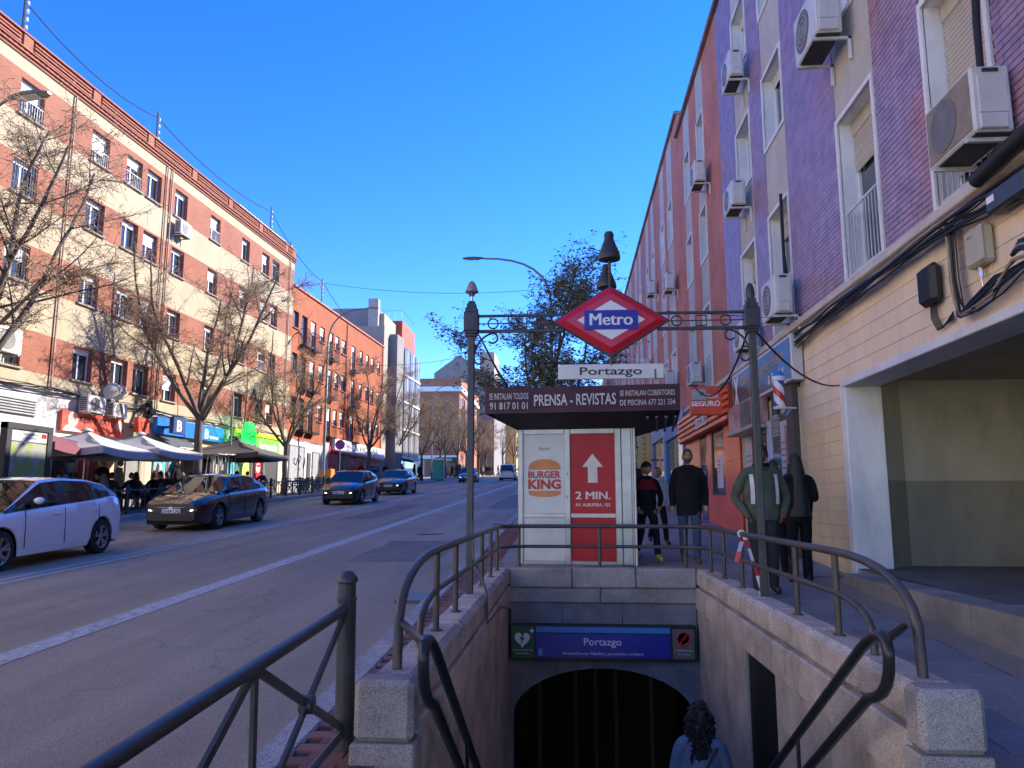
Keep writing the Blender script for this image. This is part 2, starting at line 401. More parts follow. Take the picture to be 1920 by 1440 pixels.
def slab_row(xa, xb, y):
    x = xa - (.3 if rowi % 2 else 0)
    while x < xb - .05:
        a_, b2 = max(x, xa), min(x+.6, xb)
        if b2-a_ > .55: slab(x, y)
        elif b2-a_ > .06: part_slabs.append((a_, b2, y))
        x += .6
part_slabs = []
while y < 19.9:
    slab_row(2.08, 3.27 if y < 11.2 else 3.98, y); y += .4; rowi += 1
y = 12.8
while y < 19.9:
    slab_row(-1.12, 2.07, y); y += .4; rowi += 1
sl_rows = sorted(sl_rows, key=lambda p: p[1])
for i, (x, y) in enumerate(sl_rows[:240]):
    o = link('paving_slab', vme[rnd.randrange(4)], pave, (x, y, g(y) + rnd.uniform(-.002, .002))); o.rotation_euler = (math.atan(S), 0, 0)
for (a_, b2, y) in part_slabs:
    o = MB().bbox(.006, b2-a_-.006, .005, .395, -.05, 0, .006).build('paving_slab', slabm, pave, (a_, y, g(y))); o.rotation_euler = (math.atan(S), 0, 0)
mbr = MB()
for (x, y) in sl_rows[240:]:
    mbr.hexa([(x+.006,y+.005,g(y)-.05),(x+.594,y+.005,g(y)-.05),(x+.594,y+.395,g(y+.39)-.05),(x+.006,y+.395,g(y+.39)-.05),(x+.006,y+.005,g(y)),(x+.594,y+.005,g(y)),(x+.594,y+.395,g(y+.39)),(x+.006,y+.395,g(y+.39))])
if mbr.v: mbr.build('paving_slab_far', slabm, pave, kind='stuff')
# asphalt strip beside the passage step, plain patches
st = MB(); sloped(st, 3.27, 4.2, -8, 11.2, .0); sloped(st, 2.07, 3.3, -8, 3.4, 0); sloped(st, KX+.1, 2.07, 11.62, 12.8, .0); st.build('pavement_asphalt', asph, pave)
# red paver strip between kerb and metro wall
redp = M('red paver', (.20,.085,.07), .8, 0, .3, 6., .2, 80)
rp = [MB().bbox(.003, .197, .003, .097, -.05, 0, .004).mesh('paver', M('red paver %d' % i, c, .8, 0, .3, 6., .2, 80)) for i, c in enumerate([(.20,.085,.07),(.24,.11,.09),(.16,.075,.065)])]
n = 0
mbr = MB()
yy = 3.6; row = 0
while yy < 20:
    for k in range(2):
        x = -1.52 + k*.2 + (.1 if row % 2 else 0)
        if n < 230 and yy < 12.6:
            o = link('paver', rp[rnd.randrange(3)], pave, (x, yy, g(yy)+.002+rnd.uniform(-.002,.002))); o.rotation_euler = (math.atan(S),0,0); n += 1
        elif x < -1.3:
            mbr.box(x+.003, x+.197, yy+.003, yy+.097, g(yy)-.04, g(yy)+.002)
    yy += .1; row += 1
mbr.build('paver_far', redp, pave, kind='stuff')
# left pavement
pl_ = MB(); sloped(pl_, -40, LX-.1, -8, YE, .03); pl_.build('pavement_opposite', slabfar, kind='structure')

# ============================================================ metro stairwell
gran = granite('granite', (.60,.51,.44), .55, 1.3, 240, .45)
grang = granite('grey granite', (.40,.365,.335), .5, 1.35, 300, .4)
gran_s = granite('smooth granite', (.52,.45,.39), .8, 1.15, 240, .45)
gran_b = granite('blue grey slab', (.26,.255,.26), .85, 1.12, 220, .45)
stairm = M('stair stone', (.22,.21,.2), .8, 0, .25, 3., .1, 50)
ZW = .61
mw = empty('metro_stairwell', (0, 0, 0), label='granite walled stairwell of the metro entrance sunk into the pavement', cat='stairwell')
def stonerun(xs, ys, z0, z1, mats, name, ch=.025, jit=.004):
    """blocks along Y"""
    for a, b_ in zip(ys[:-1], ys[1:]):
        MB().bbox(xs[0]+rnd.uniform(-jit,jit), xs[1]+rnd.uniform(-jit,jit), a+.004, b_-.004, z0+.002, z1+rnd.uniform(-jit,jit), ch).build(name, mats, mw, smooth=True, ang=25)
cutsR = [4.42, 5.2, 6.15, 7.25, 8.05, 8.55, 9.15, 9.8, 10.6, 11.38]
cutsL = [4.42, 5.3, 6.3, 7.2, 8.0, 8.6, 9.4, 10.3, 11.38]
stonerun((1.79, 2.07), cutsR, .36, ZW, gran, 'coping_stone', .045)
stonerun((-1.13, -.85), cutsL, .36, ZW, gran, 'coping_stone', .045)
stonerun((1.775, 2.10), [4.40, 5.6, 6.7, 7.9, 9.3, 10.4, 11.38], .06, .358, gran, 'course_stone', .012)
stonerun((-1.16, -.835), [4.40, 5.5, 6.9, 8.1, 9.5, 11.38], .06, .358, gran, 'course_stone', .012)
# near end piers, dark faced
for (a, b_) in ((1.74, 2.10), (-1.17, -.82)):
    MB().bbox(a+.02, b_-.01, 4.22, 4.425, .30, ZW+.005, .03).build('end_stone', grang, mw, smooth=True, ang=25)
    MB().bbox(a+.005, b_+.005, 4.205, 4.43, -.1, .297, .012).build('end_stone', grang, mw, smooth=True, ang=25)
# lower panels on the side walls (vertical joints), following the flight
for sx, x0, x1 in ((1, 1.80, 1.95), (-1, -1.0, -.86)):
    ys_ = [4.42, 5.1, 5.8, 6.5, 7.22, 8.38, 8.9, 9.4, 10., 10.6, 11.38]
    for a, b_ in zip(ys_[:-1], ys_[1:]):
        if sx == 1 and a == 7.22: continue
        MB().bbox(x0, x1, a+.003, b_-.003, -3.9, .057, .004).build('wall_panel', gran_s, mw)
hatch = MB().box(1.83, 1.9, 7.23, 8.37, -3.5, .05); hatch.build('metal_hatch', M('dark metal', (.018,.018,.02), .45, .3, .3), mw)
MB().box(1.80, 1.94, 7.22, 8.38, -3.9, -3.5).build('wall_panel', gran_s, mw)
# back wall
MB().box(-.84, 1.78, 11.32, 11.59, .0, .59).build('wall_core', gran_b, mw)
xs_ = [-.85, .05, .95, 1.79]
for a, b_ in zip(xs_[:-1], xs_[1:]): MB().bbox(a+.004, b_-.004, 11.22, 11.6, .345, ZW+.01, .02).build('coping_stone', grang, mw, smooth=True, ang=25)
xs_ = [-.85, .45, 1.79]
for a, b_ in zip(xs_[:-1], xs_[1:]): MB().bbox(a+.003, b_-.003, 11.26, 11.6, .14, .342, .012).build('course_stone', grang, mw)
xs_ = [-.85, -.1, .75, 1.79]
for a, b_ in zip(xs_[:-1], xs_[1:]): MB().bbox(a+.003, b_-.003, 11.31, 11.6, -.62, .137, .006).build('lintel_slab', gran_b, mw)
# arch spandrels (solid with thickness)
arc = [(.46 + 1.26*math.cos(R(a)), -1.42 + .66*math.sin(R(a))) for a in range(0, 181, 12)]
mb = MB()
top = -.625
for i in range(len(arc)-1):
    (xa, za), (xb, zb) = arc[i], arc[i+1]
    for yy_, fl in ((11.33, 1), (11.6, 0)):
        q = [(xa,yy_,za),(xb,yy_,zb),(xb,yy_,top),(xa,yy_,top)]; mb.poly(q[::-1] if fl else q)
    mb.quad((xa,11.33,za),(xb,11.33,zb),(xb,11.6,zb),(xa,11.6,za))
mb.box(-.86, -.80, 11.331, 11.6, -3.9, -.625); mb.box(1.72, 1.80, 11.331, 11.6, -3.9, -.625)
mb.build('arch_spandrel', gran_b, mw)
# steps
zt = g(4.4)-.02
for k in range(24):
    y0 = 3.80 + k*.285
    MB().bbox(-.86, 1.80, y0, y0+.32, zt-.18*(k+1)-.06, zt-.18*(k+1), .01).build('step', stairm, mw)
# lobby behind the arch
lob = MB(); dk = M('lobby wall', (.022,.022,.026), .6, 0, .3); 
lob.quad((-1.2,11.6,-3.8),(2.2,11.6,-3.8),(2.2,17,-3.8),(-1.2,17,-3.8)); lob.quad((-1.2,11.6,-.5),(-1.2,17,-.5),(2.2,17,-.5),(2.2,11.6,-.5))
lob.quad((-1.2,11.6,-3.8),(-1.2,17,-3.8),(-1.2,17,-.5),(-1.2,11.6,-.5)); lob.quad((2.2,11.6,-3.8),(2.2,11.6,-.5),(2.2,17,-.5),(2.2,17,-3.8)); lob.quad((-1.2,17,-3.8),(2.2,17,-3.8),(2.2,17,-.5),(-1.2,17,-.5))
lob.quad((PX0,10.7,-3.75),(PX1,10.7,-3.75),(PX1,11.7,-3.75),(PX0,11.7,-3.75))
# earth behind the walls
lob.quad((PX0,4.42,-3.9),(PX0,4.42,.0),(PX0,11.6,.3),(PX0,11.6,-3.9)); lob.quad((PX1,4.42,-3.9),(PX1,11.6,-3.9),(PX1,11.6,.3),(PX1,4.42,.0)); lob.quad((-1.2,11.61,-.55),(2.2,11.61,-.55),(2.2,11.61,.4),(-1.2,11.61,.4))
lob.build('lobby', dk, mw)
dfm = M('door frame brass', (.03,.023,.012), .5, .3, .2)
for i, xx in enumerate((-.55, .1, .46, .82, 1.45)):
    MB().box(xx-.03, xx+.03, 14.6, 14.66, -3.8, -1.25).build('door_frame', dfm, mw)
MB().box(-.75, 1.7, 14.6, 14.66, -1.32, -1.25).build('door_frame', dfm, mw)
MB().box(-.75, 1.7, 14.62, 14.63, -3.8, -1.32).build('door_pane', M('dark pane', (.006,.006,.007), .5, 0, 0, spec=.1), mw)

# direction sign under the lintel
blue = M('sign blue', (.012,.016,.30), .35, 0, .04); blue_l = M('sign light blue', (.03,.22,.55), .35, 0, .04); white_s = M('sign white', (.8,.8,.8), .4, 0, .03)
green_s = M('sign green', (.012,.12,.045), .4, 0, .05); red_s = M('sign red', (.5,.012,.02), .35, 0, .05); taupe = M('sign taupe', (.15,.115,.10), .5, 0, .05)
sg = empty('metro_direction_sign', (.46, 11.2, -.385), label='blue direction sign reading Portazgo over the dark stair arch', cat='sign')
MB().bbox(-1.29, 1.29, -.02, .1, -.245, .235, .006).build('sign_frame', black, sg)
MB().box(-.93, .93, -.028, -.01, -.20, .115).build('blue_panel', blue, sg)
MB().box(-.93, .93, -.028, -.01, .13, .205).build('light_blue_band', blue_l, sg)
MB().box(-1.27, -.955, -.028, -.01, -.215, .205).build('defibrillator_panel', green_s, sg)
MB().box(.965, 1.26, -.028, -.01, -.205, .19).build('no_smoking_panel', taupe, sg)
text('Portazgo', white_s, sg, (0, -.032, -.035), .10, .52, bold=.01)
text('Acceso/Access Albufera, pares/even numbers', white_s, sg, (.0, -.032, -.165), .042, 1.12)
text('1', white_s, sg, (-.865, -.034, -.165), .06); MB().box(-.90, -.83, -.031, -.026, -.185, -.085).build('line_number', blue_l, sg)
hp = [(-1.12+ .011*5.2*(math.sin(tt)**3)*1.9, .035 + .0072*(13*math.cos(tt)-5*math.cos(2*tt)-2*math.cos(3*tt)-math.cos(4*tt))) for tt in np.linspace(0, 2*math.pi, 28)[:-1]]
MB().prism(hp, -.034, -.028).build('heart', white_s, sg)
MB().prism([(-1.115,.12),(-1.155,.03),(-1.125,.03),(-1.15,-.05),(-1.085,.055),(-1.115,.055),(-1.095,.12)], -.038, -.034).build('bolt', green_s, sg)
MB().box(-.995,-.975,-.033,-.027,.12,.18).box(-1.015,-.955,-.0335,-.0275,.14,.16).build('plus', white_s, sg)
text('Espacio dotado de', white_s, sg, (-1.112,-.032,-.12), .022, .27); text('desfibrilador', white_s, sg, (-1.112,-.032,-.165), .022, .19)
MB().tube([(1.112+.085*math.cos(a), -.031, .065+.085*math.sin(a)) for a in np.linspace(0,2*math.pi,25)[:-1]], .013, 6, closed=True).build('ring', red_s, sg)
MB().lathe([(.08,0),(.08,.004),(0,.004)], 20, (1.112,-.028,.065), axis='y').build('disc', white_s, sg)
MB().box(1.06,1.165,-.034,-.03,.055,.072).build('cigarette', black, sg)
MB().hexa([(1.05,-.036,.0),(1.065,-.036,-.012),(1.065,-.032,-.012),(1.05,-.032,.0),(1.16,-.036,.142),(1.175,-.036,.13),(1.175,-.032,.13),(1.16,-.032,.142)]).build('slash', red_s, sg)
text('Prohibido fumar', white_s, sg, (1.112,-.032,-.1), .024, .24); text('No smoking', white_s, sg, (1.112,-.032,-.15), .02, .16)

# ------------------------------------------------------------ railings on the parapet
def bez(p0, p1, p2, n=6): return [tuple((1-t_)**2*np.array(p0)+2*(1-t_)*t_*np.array(p1)+t_*t_*np.array(p2)) for t_ in np.linspace(0,1,n)]
rl = empty('parapet_railing', (0,0,ZW), label='dark bronze tube railing standing on the granite parapet round the metro stairs', cat='railing')
brz = M('bronze paint', (.085,.075,.068), .42, .25, .25, 5., .1, 80)
XR, XL, YB = 1.93, -.99, 11.45
for nm, zz, yn, yb in (('top_rail', .59, 5.3, 4.55), ('mid_rail', .30, 5.5, 5.22)):
    path = [(XR, yb, -.02)] + bez((XR, yb+.02, zz*.45), (XR, yb+.12, zz), (XR, yn+.55, zz), 8) + [(XR, 10.9, zz)] + bez((XR, 10.95, zz), (XR, YB, zz), (XR-.5, YB, zz), 7)
    path += bez((XL+.5, YB, zz), (XL, YB, zz), (XL, 10.95, zz), 7) + [(XL, 10.9, zz)] + bez((XL, yn+.55, zz), (XL, yb+.12, zz), (XL, yb+.02, zz*.45), 8) + [(XL, yb, -.02)]
    MB().tube(path, .029 if zz > .5 else .024, 10).build(nm, brz, rl, smooth=True)
for x_ in (XR, XL):
    for yy in (5.87, 6.87, 8.95, 9.95, 10.85):
        MB().tube([(x_, yy, -.02), (x_, yy, .575)], .024, 10).lathe([(.045,-.01),(.045,.012),(.025,.014)], 12, (x_,yy,0)).build('baluster', brz, rl, smooth=True)
for xx in (-.72, .45, 1.68):
    MB().tube([(xx, YB, -.02), (xx, YB, .575)], .024, 10).build('baluster', brz, rl, smooth=True)
hr_m = M('handrail paint', (.03,.031,.034), .3, .2, .2, 6.)
for x_, y0, sgn, nm in ((1.62, 4.34, 1, 'right'), (-.72, 4.05, -1, 'left')):
    h = empty('stair_handrail', (x_, y0, .9), label='black double tube handrail descending the %s wall of the metro stairs' % nm, cat='handrail')
    dn = lambda d, z: (0, d, z - .62*d)
    p = [dn(4.2, .0), dn(.25, .0)] + bez((0,.25,-.155),(0,-.12,.06),(0,-.14,-.1),6) + bez((0,-.14,-.12),(0,-.14,-.33),(0,.18,-.40),6) + [(0,4.0,-.40-.62*3.82)]
    MB().tube(p, .03, 10).build('tube', hr_m, h, smooth=True)
    MB().tube([(0,-.12,-.04),(.26*sgn,.30 if sgn > 0 else .55,-.04)], .024, 8).build('stub', hr_m, h, smooth=True)
    for d in (1.6, 3.4): MB().tube([dn(d,.0), dn(d,-.33), (.16*sgn, d, -.36-.62*d)], .015, 8).build('bracket', hr_m, h, smooth=True)
# lower central handrail seen at the foot
for x_, y0 in ((1.35, 6.3), (-.38, 6.6)):
    h = empty('lower_handrail', (x_, y0, -.62), label='looped steel handrail low on the metro stairs, on the %s side' % ('right' if x_ > 0 else 'left'), cat='handrail')
    MB().tube([(0,0,-1.1)]+bez((0,0,-.3),(0,-.05,.05),(0,.35,-.1),6)+[(0,2.6,-1.5)], .026, 10).build('tube', hr_m, h, smooth=True)
    MB().tube([(0,1.2,-.65),(0,1.2,-1.7)], .02, 8).build('post', hr_m, h, smooth=True)

# barrier tape tied on the right hand railing
tp = empty('barrier_tape', (XR, 8.9, ZW+.59), label='red and white barrier tape knotted on the parapet railing', cat='tape')
tr, tw = M('tape red', (.6,.03,.04), .4), M('tape white', (.8,.78,.78), .4)
def ribbon(pts, w_, n, nm):
    for i in range(n):
        t0, t1 = i/n, (i+1)/n
        def at(t_): 
            k = t_*(len(pts)-1); a = min(int(k), len(pts)-2); f = k-a; return np.array(pts[a])*(1-f)+np.array(pts[a+1])*f
        a, b_ = at(t0), at(t1); tw_ = .5*math.sin(5*t0)
        d = np.array((w_*math.cos(tw_), w_*math.sin(tw_), 0)); th = np.array((0,.004,0))
        MB().hexa([a-d, a+d, a+d+th, a-d+th, b_-d, b_+d, b_+d+th, b_-d+th]).build('strip', tr if i % 2 else tw, tp)
ribbon([(0,-.04,.03),(-.01,-.05,-.08),(-.08,-.06,-.30)], .026, 4, 'a')
ribbon([(0,-.045,.03),(.04,-.2,-.18),(.04,-.62,-.50),(.02,-.72,-.58)], .022, 7, 'b')
MB().tube([(0+.036*math.cos(a), 0, .036*math.sin(a)) for a in np.linspace(0,2*math.pi,13)[:-1]], .012, 6, closed=True).build('knot', tw, tp)

# ------------------------------------------------------------ metro portal sign
ms = empty('metro_portal', (0, 8.15, ZW), label='dark iron metro portal with two posts carrying the red diamond Metro sign', cat='sign')
def zz(a): return a - ZW
for xp in (-1.03, 1.97):
    MB().bbox(xp-.036, xp+.036, -.036, .036, -.02, zz(3.36), .008).build('post', iron, ms)
    cap = MB()
    for (h0, h1, w_) in ((3.33,3.36,.06),(3.36,3.385,.07),(3.385,3.60,.078),(3.60,3.65,.066),(3.65,3.70,.05),(3.70,3.73,.036)): cap.bbox(xp-w_, xp+w_, -w_, w_, zz(h0), zz(h1), .006)
    cap.bbox(xp-.05, xp+.05, -.084, .084, zz(3.40), zz(3.585), .004)
    cap.build('capital', iron, ms)
MB().lathe([(.045,0),(.05,.05),(.045,.11),(.025,.165),(0,.185)], 14, (1.97,0,zz(3.70))).build('finial', iron, ms, smooth=True)
MB().tube([(-1.03,0,zz(3.71)),(-1.03,0,zz(3.82))], .012, 8).tube([(-1.06,0,zz(3.80)),(-1.0,0,zz(3.80))], .016, 6).build('antenna_stem', steel, ms, smooth=True)
MB().lathe([(.0,.0),(.06,.0),(.075,.012),(.06,.05),(.035,.115),(.012,.135),(0,.138)], 18, (-1.03,0,zz(3.825))).build('antenna_cap', M('beige plastic', (.30,.27,.23), .5), ms, smooth=True)
for zc, r_ in ((3.562, .014), (3.39, .018)):
    for xa, xb in ((-.98, -.02), (.98, 1.92)):
        MB().bbox(xa, xb, -.015, .015, zz(zc)-r_, zz(zc)+r_, .004).build('beam', iron, ms)
for xa, xb in ((-.98, -.05), (1.0, 1.92)):
    fr = [.2, .48, .76]
    for i, f in enumerate(fr):
        xc = xa + (xb-xa)*f
        if i == 1:
            o = .055; MB().tube([(xc-o,0,zz(3.476)-o),(xc+o,0,zz(3.476)-o),(xc+o,0,zz(3.476)+o),(xc-o,0,zz(3.476)+o)], .011, 4, closed=True).build('square_motif', iron, ms)
        else:
            MB().tube([(xc+.055*math.cos(a),0,zz(3.476)+.055*math.sin(a)) for a in np.linspace(0,2*math.pi,19)[:-1]], .009, 6, closed=True).build('ring_motif', iron, ms, smooth=True)
    MB().bbox(xa, xb, -.006, .006, zz(3.476)-.006, zz(3.476)+.006, .002).build('centre_bar', iron, ms)
def spiral(c, r0, r1, a0, a1, n=14): return [(c[0]+(r0+(r1-r0)*k/n)*math.cos(R(a0+(a1-a0)*k/n)), 0, c[1]+(r0+(r1-r0)*k/n)*math.sin(R(a0+(a1-a0)*k/n))) for k in range(n+1)]
for sx, xp in ((1, -1.0), (-1, 1.94)):
    top_s = spiral((.20, 3.315), .055, .055, 90, -140); main = bez((.20,0,3.37),(.02,0,3.32),(.0,0,3.10),9); low = spiral((.055, 3.08), .055, .04, 180, 400)
    P = [(xp+sx*p[0], 0, zz(p[2])) for p in top_s[::-1]+main[1:]+low[1:]]
    MB().tube(P, .011, 6).build('scroll', iron, ms, smooth=True)
# diamond
dm = MB(); wdt, hgt = .605, .375; zc = zz(3.476)
dia = lambda k: [(.48-wdt*k,zc),(.48,zc-hgt*k),(.48+wdt*k,zc),(.48,zc+hgt*k)]
red_m = M('metro red', (.58,.010,.028), .28, 0, .06, 2., coat=.3)
MB().prism(dia(1.03), -.05, .05).build('diamond_frame', iron, ms)
d0, d1 = dia(.99), dia(.80); mb = MB()
for i in range(4):
    j = (i+1) % 4; mb.quad((d0[i][0],-.055,d0[i][1]),(d0[j][0],-.055,d0[j][1]),(d1[j][0],-.085,d1[j][1]),(d1[i][0],-.085,d1[i][1]))
mb.poly([(p[0],-.085,p[1]) for p in d1]); mb.prism(dia(.99), .05, .055); mb.build('diamond', red_m, ms)
MB().prism([(.48-.36,zc),(.48,zc-.215),(.48+.36,zc),(.48,zc+.215)], -.094, -.086).build('white_diamond', white_s, ms)
MB().box(.48-.285, .48+.285, -.104, -.095, zc-.105, zc+.105).build('blue_band', M('metro blue', (.02,.02,.30), .3, 0, .05), ms)
text('Metro', white_s, ms, (.48, -.109, zc-.058), .135, .46, bold=.03)
MB().tube([(.48,0,zz(3.12)),(.48,0,zz(2.99))], .022, 8).build('hanger', iron, ms, smooth=True)
pn = MB().bbox(-.09, 1.03, -.02, .02, zz(2.85), zz(3.01), .006)
pn.build('name_plate', M('plate white', (.72,.71,.67), .45, 0, .1, 2., dirt=.18), ms)
text('Portazgo', black, ms, (.47, -.026, zz(2.895)), .085, .66, bold=.012)
MB().box(.93, .95, -.024, -.0205, zz(2.855), zz(2.95)).build('rust_streak', M('rust', (.25,.13,.06), .8), ms)
bellp = [(.0,.36),(.045,.35),(.062,.32),(.06,.25),(.075,.22),(.085,.19),(.13,.08),(.14,.02),(.135,0),(.10,-.01),(.02,.0),(0,0)]
bellm = M('bell iron', (.04,.04,.042), .5, 0, .3, 8., .2, 60)
MB().lathe([(r_*.87, h*.90) for r_, h in bellp[::-1]], 20, (.48,0,zz(4.17))).build('bell', bellm, ms, smooth=True)
MB().lathe([(r_*.80, h*.76) for r_, h in bellp[::-1]], 20, (.45,.12,zz(3.885))).build('bell', bellm, ms, smooth=True)
MB().tube([(.48,0,zz(3.84)),(.48,0,zz(4.16))], .016, 8).tube([(.48,0,zz(4.1)),(.45,.12,zz(4.1))], .012, 6).build('bell_stem', iron, ms, smooth=True)
# conduit on the left post
MB().tube([(-1.0,8.11,1.35),(-.985,8.1,.98),(-.90,8.05,.80),(-.835,8.0,.64),(-.825,8.0,.34)], .012, 8).tube([(-.825,8.0,.34),(-.825,9.6,.30),(-.825,11.2,.05),(-.82,11.2,-.5)], .010, 6).build('cable_conduit', M('conduit grey', (.10,.10,.10), .6), smooth=True, label='thin grey cable conduit running down from the left portal post into the stairwell', cat='conduit')

# ------------------------------------------------------------ cast iron guard fence
def fence_panel(mat, L=2.0):
    """panel from y=0 to y=L along +Y, z up from the ground, post at y=L"""
    P = {}
    P['post'] = MB().lathe([(.055,0),(.052,.8),(.052,.80),(.056,.805),(.056,.82),(.050,.825),(.050,.90),(.060,.91),(.060,.925),(.055,.935),(.03,.965),(0,.972)], 16, (0,L,0)).mesh('post', mat, True)
    P['top_rail'] = MB().tube([(0,0,.765),(0,L-.04,.765)], .030, 12).mesh('top_rail', mat, True)
    P['bottom_rail'] = MB().tube([(0,0,.10),(0,L-.04,.10)], .02, 8).mesh('bottom_rail', mat, True)
    def bar(y0, z0, y1, z1): 
        d = np.array((y1-y0, z1-z0)); d = d/np.linalg.norm(d); n_ = np.array((-d[1], d[0]))*.019
        return MB().hexa([(-.009,y0-n_[0],z0-n_[1]),(.009,y0-n_[0],z0-n_[1]),(.009,y0+n_[0],z0+n_[1]),(-.009,y0+n_[0],z0+n_[1]),(-.009,y1-n_[0],z1-n_[1]),(.009,y1-n_[0],z1-n_[1]),(.009,y1+n_[0],z1+n_[1]),(-.009,y1+n_[0],z1+n_[1])])
    bay = L/2; bars = []
    for k in range(2):
        a, b_ = k*bay+.03, (k+1)*bay-.03; bars += [bar(a,.12,b_,.74).mesh('bar', mat), bar(a+.001,.74,b_+.001,.12).mesh('bar', mat)]
    bars += [bar(bay,.1,bay,.75).mesh('bar', mat), bar(.02,.1,.02,.75).mesh('bar', mat)]
    hubs = [MB().lathe([(.03,-.035),(.045,-.03),(.045,.03),(.03,.035)], 12, (0,bay*(k+.5),.43), axis='x').mesh('hub', mat, True) for k in range(2)]
    return P, bars, hubs
FP = fence_panel(iron)
def fence(x, y, zf, label, group=None, L=2.0):
    e = empty('guard_fence', (x, y, zf(y)), label=label, cat='fence', group=group); e.rotation_euler = (math.atan(S), 0, 0)
    for k, me in FP[0].items(): link(k, me, e)
    for me in FP[1]: link('bar', me, e)
    for me in FP[2]: link('hub', me, e)
    return e
FPN = fence_panel(iron, 2.56)
FPS = FP; FP = FPN; fence(-1.25, 1.87, g, 'near black iron guard fence with capped post beside the metro stairs'); FP = FPS
ORD = 'first second third fourth fifth sixth seventh eighth ninth tenth eleventh twelfth thirteenth fourteenth fifteenth sixteenth seventeenth eighteenth nineteenth twentieth'.split()
for i in range(20):
    y0 = 14.2 + i*2.02
    fence(LX-.32, y0, gl, 'black iron guard fence on the opposite kerb, %s panel from the left' % ORD[i], 'guard fences along the opposite kerb')
# ============================================================ shared building parts
MC = {}
def window(root, u0, u1, z0, z1, d, fm, shut=0., shutm=None, surround=None, sm=None, bars=0, balc=0, sill=None, mull=1, y=0., proud=.03, fw=.05):
    """window set in an opening of a facade in local coordinates; returns the frame part"""
    w_, h = u1-u0, z1-z0; k = (round(w_,2), round(h,2), fm.name, shut, bars, balc, mull, fw, shutm.name if shutm else '', surround.name if surround else '', sill.name if sill else '', d, proud)
    if k not in MC:
        r = {}; f = MB(); a = fw
        for (x0, x1, c0, c1) in ((0,w_,0,a),(0,w_,h-a,h),(0,a,a,h-a),(w_-a,w_,a,h-a)): f.box(x0+.001, x1-.001, d-.07, d-.005, c0+.001, c1-.001)
        for q in range(mull):
            xc = w_*(q+1)/(mull+1); f.box(xc-a*.7, xc+a*.7, d-.065, d-.01, a, h-a)
        r['window'] = f.mesh('window', fm)
        r['pane'] = MB().box(a, w_-a, d-.035, d-.02, a, h-a).mesh('pane', glass_d)
        if shut > 0:
            s_ = MB(); hb = h*shut; n = max(3, int(hb/.055)); s_.box(.012, w_-.012, d-.11, d-.072, h-min(.2, hb*.5), h-.002)
            prof = []
            for q in range(n):
                zt_ = h-.005-hb*q/n; zb_ = h-.005-hb*(q+1)/n; prof += [(d-.082, zt_), (d-.094, zt_-(zt_-zb_)*.3), (d-.094, zb_+(zt_-zb_)*.25)]
            prof.append((d-.08, h-.005-hb))
            for q in range(len(prof)-1):
                s_.quad((.014,prof[q+1][0],prof[q+1][1]), (w_-.014,prof[q+1][0],prof[q+1][1]), (w_-.014,prof[q][0],prof[q][1]), (.014,prof[q][0],prof[q][1]))
            r['roller_shutter'] = s_.mesh('roller_shutter', shutm)
        if surround:
            s_ = MB(); e = .07
            for (x0, x1, c0, c1) in ((-e,0,-e,h+e),(w_,w_+e,-e,h+e),(0,w_,h,h+e),(0,w_,-e,0)): s_.box(x0, x1, -proud, .01, c0, c1)
            r['surround'] = s_.mesh('surround', surround)
        if sill: r['sill'] = MB().bbox(-.07, w_+.07, -.09, d-.07, -.07, -.002, .008).mesh('sill', sill)
        if bars:
            s_ = MB(); n = max(5, int(w_/.11)); ht = min(.95, h*.45) if bars == 1 else h*.95
            for q in range(n+1): s_.box(.03+(w_-.06)*q/n-.006, .03+(w_-.06)*q/n+.006, .03, .042, .04, ht)
            s_.box(.0, w_, .025, .047, ht, ht+.03); s_.box(.0, w_, .028, .045, .05, .07)
            r['guard_bars'] = s_.mesh('guard_bars', MAT['bars white'] if bars == 1 else black)
        if balc:
            s_ = MB(); D = .45
            s_.box(-.15, w_+.15, -D, .0, -.12, -.0, 0)
            n = int((w_+.3)/.1)
            for q in range(n+1): s_.box(-.15+(w_+.29)*q/n, -.14+(w_+.29)*q/n, -D, -D+.012, 0, .95)
            for q in range(4): 
                s_.box(-.15, -.14, -D+.1*q, -D+.1*q+.012, 0, .95); s_.box(w_+.14, w_+.15, -D+.1*q, -D+.1*q+.012, 0, .95)
            s_.box(-.16, w_+.16, -D-.01, -D+.02, .95, .98); s_.box(-.16,-.13,-D,0,.95,.98); s_.box(w_+.13,w_+.16,-D,0,.95,.98)
            r['balcony_railing'] = s_.mesh('balcony_railing', black)
        MC[k] = r
    r = MC[k]; wn = None
    for nm, me in r.items():
        if nm == 'window': wn = link('window', me, root, (u0, y, z0))
    for nm, me in r.items():
        if nm != 'window': link(nm, me, wn)
    return wn
M('bars white', (.6,.6,.58), .5)
acm = M('ac casing', (.62,.60,.55), .45, 0, .1, 2., dirt=.2); acg = M('ac grille', (.16,.14,.12), .6, 0, .25, 5.); acd = M('ac dark', (.03,.03,.03), .6)
ACM = {}
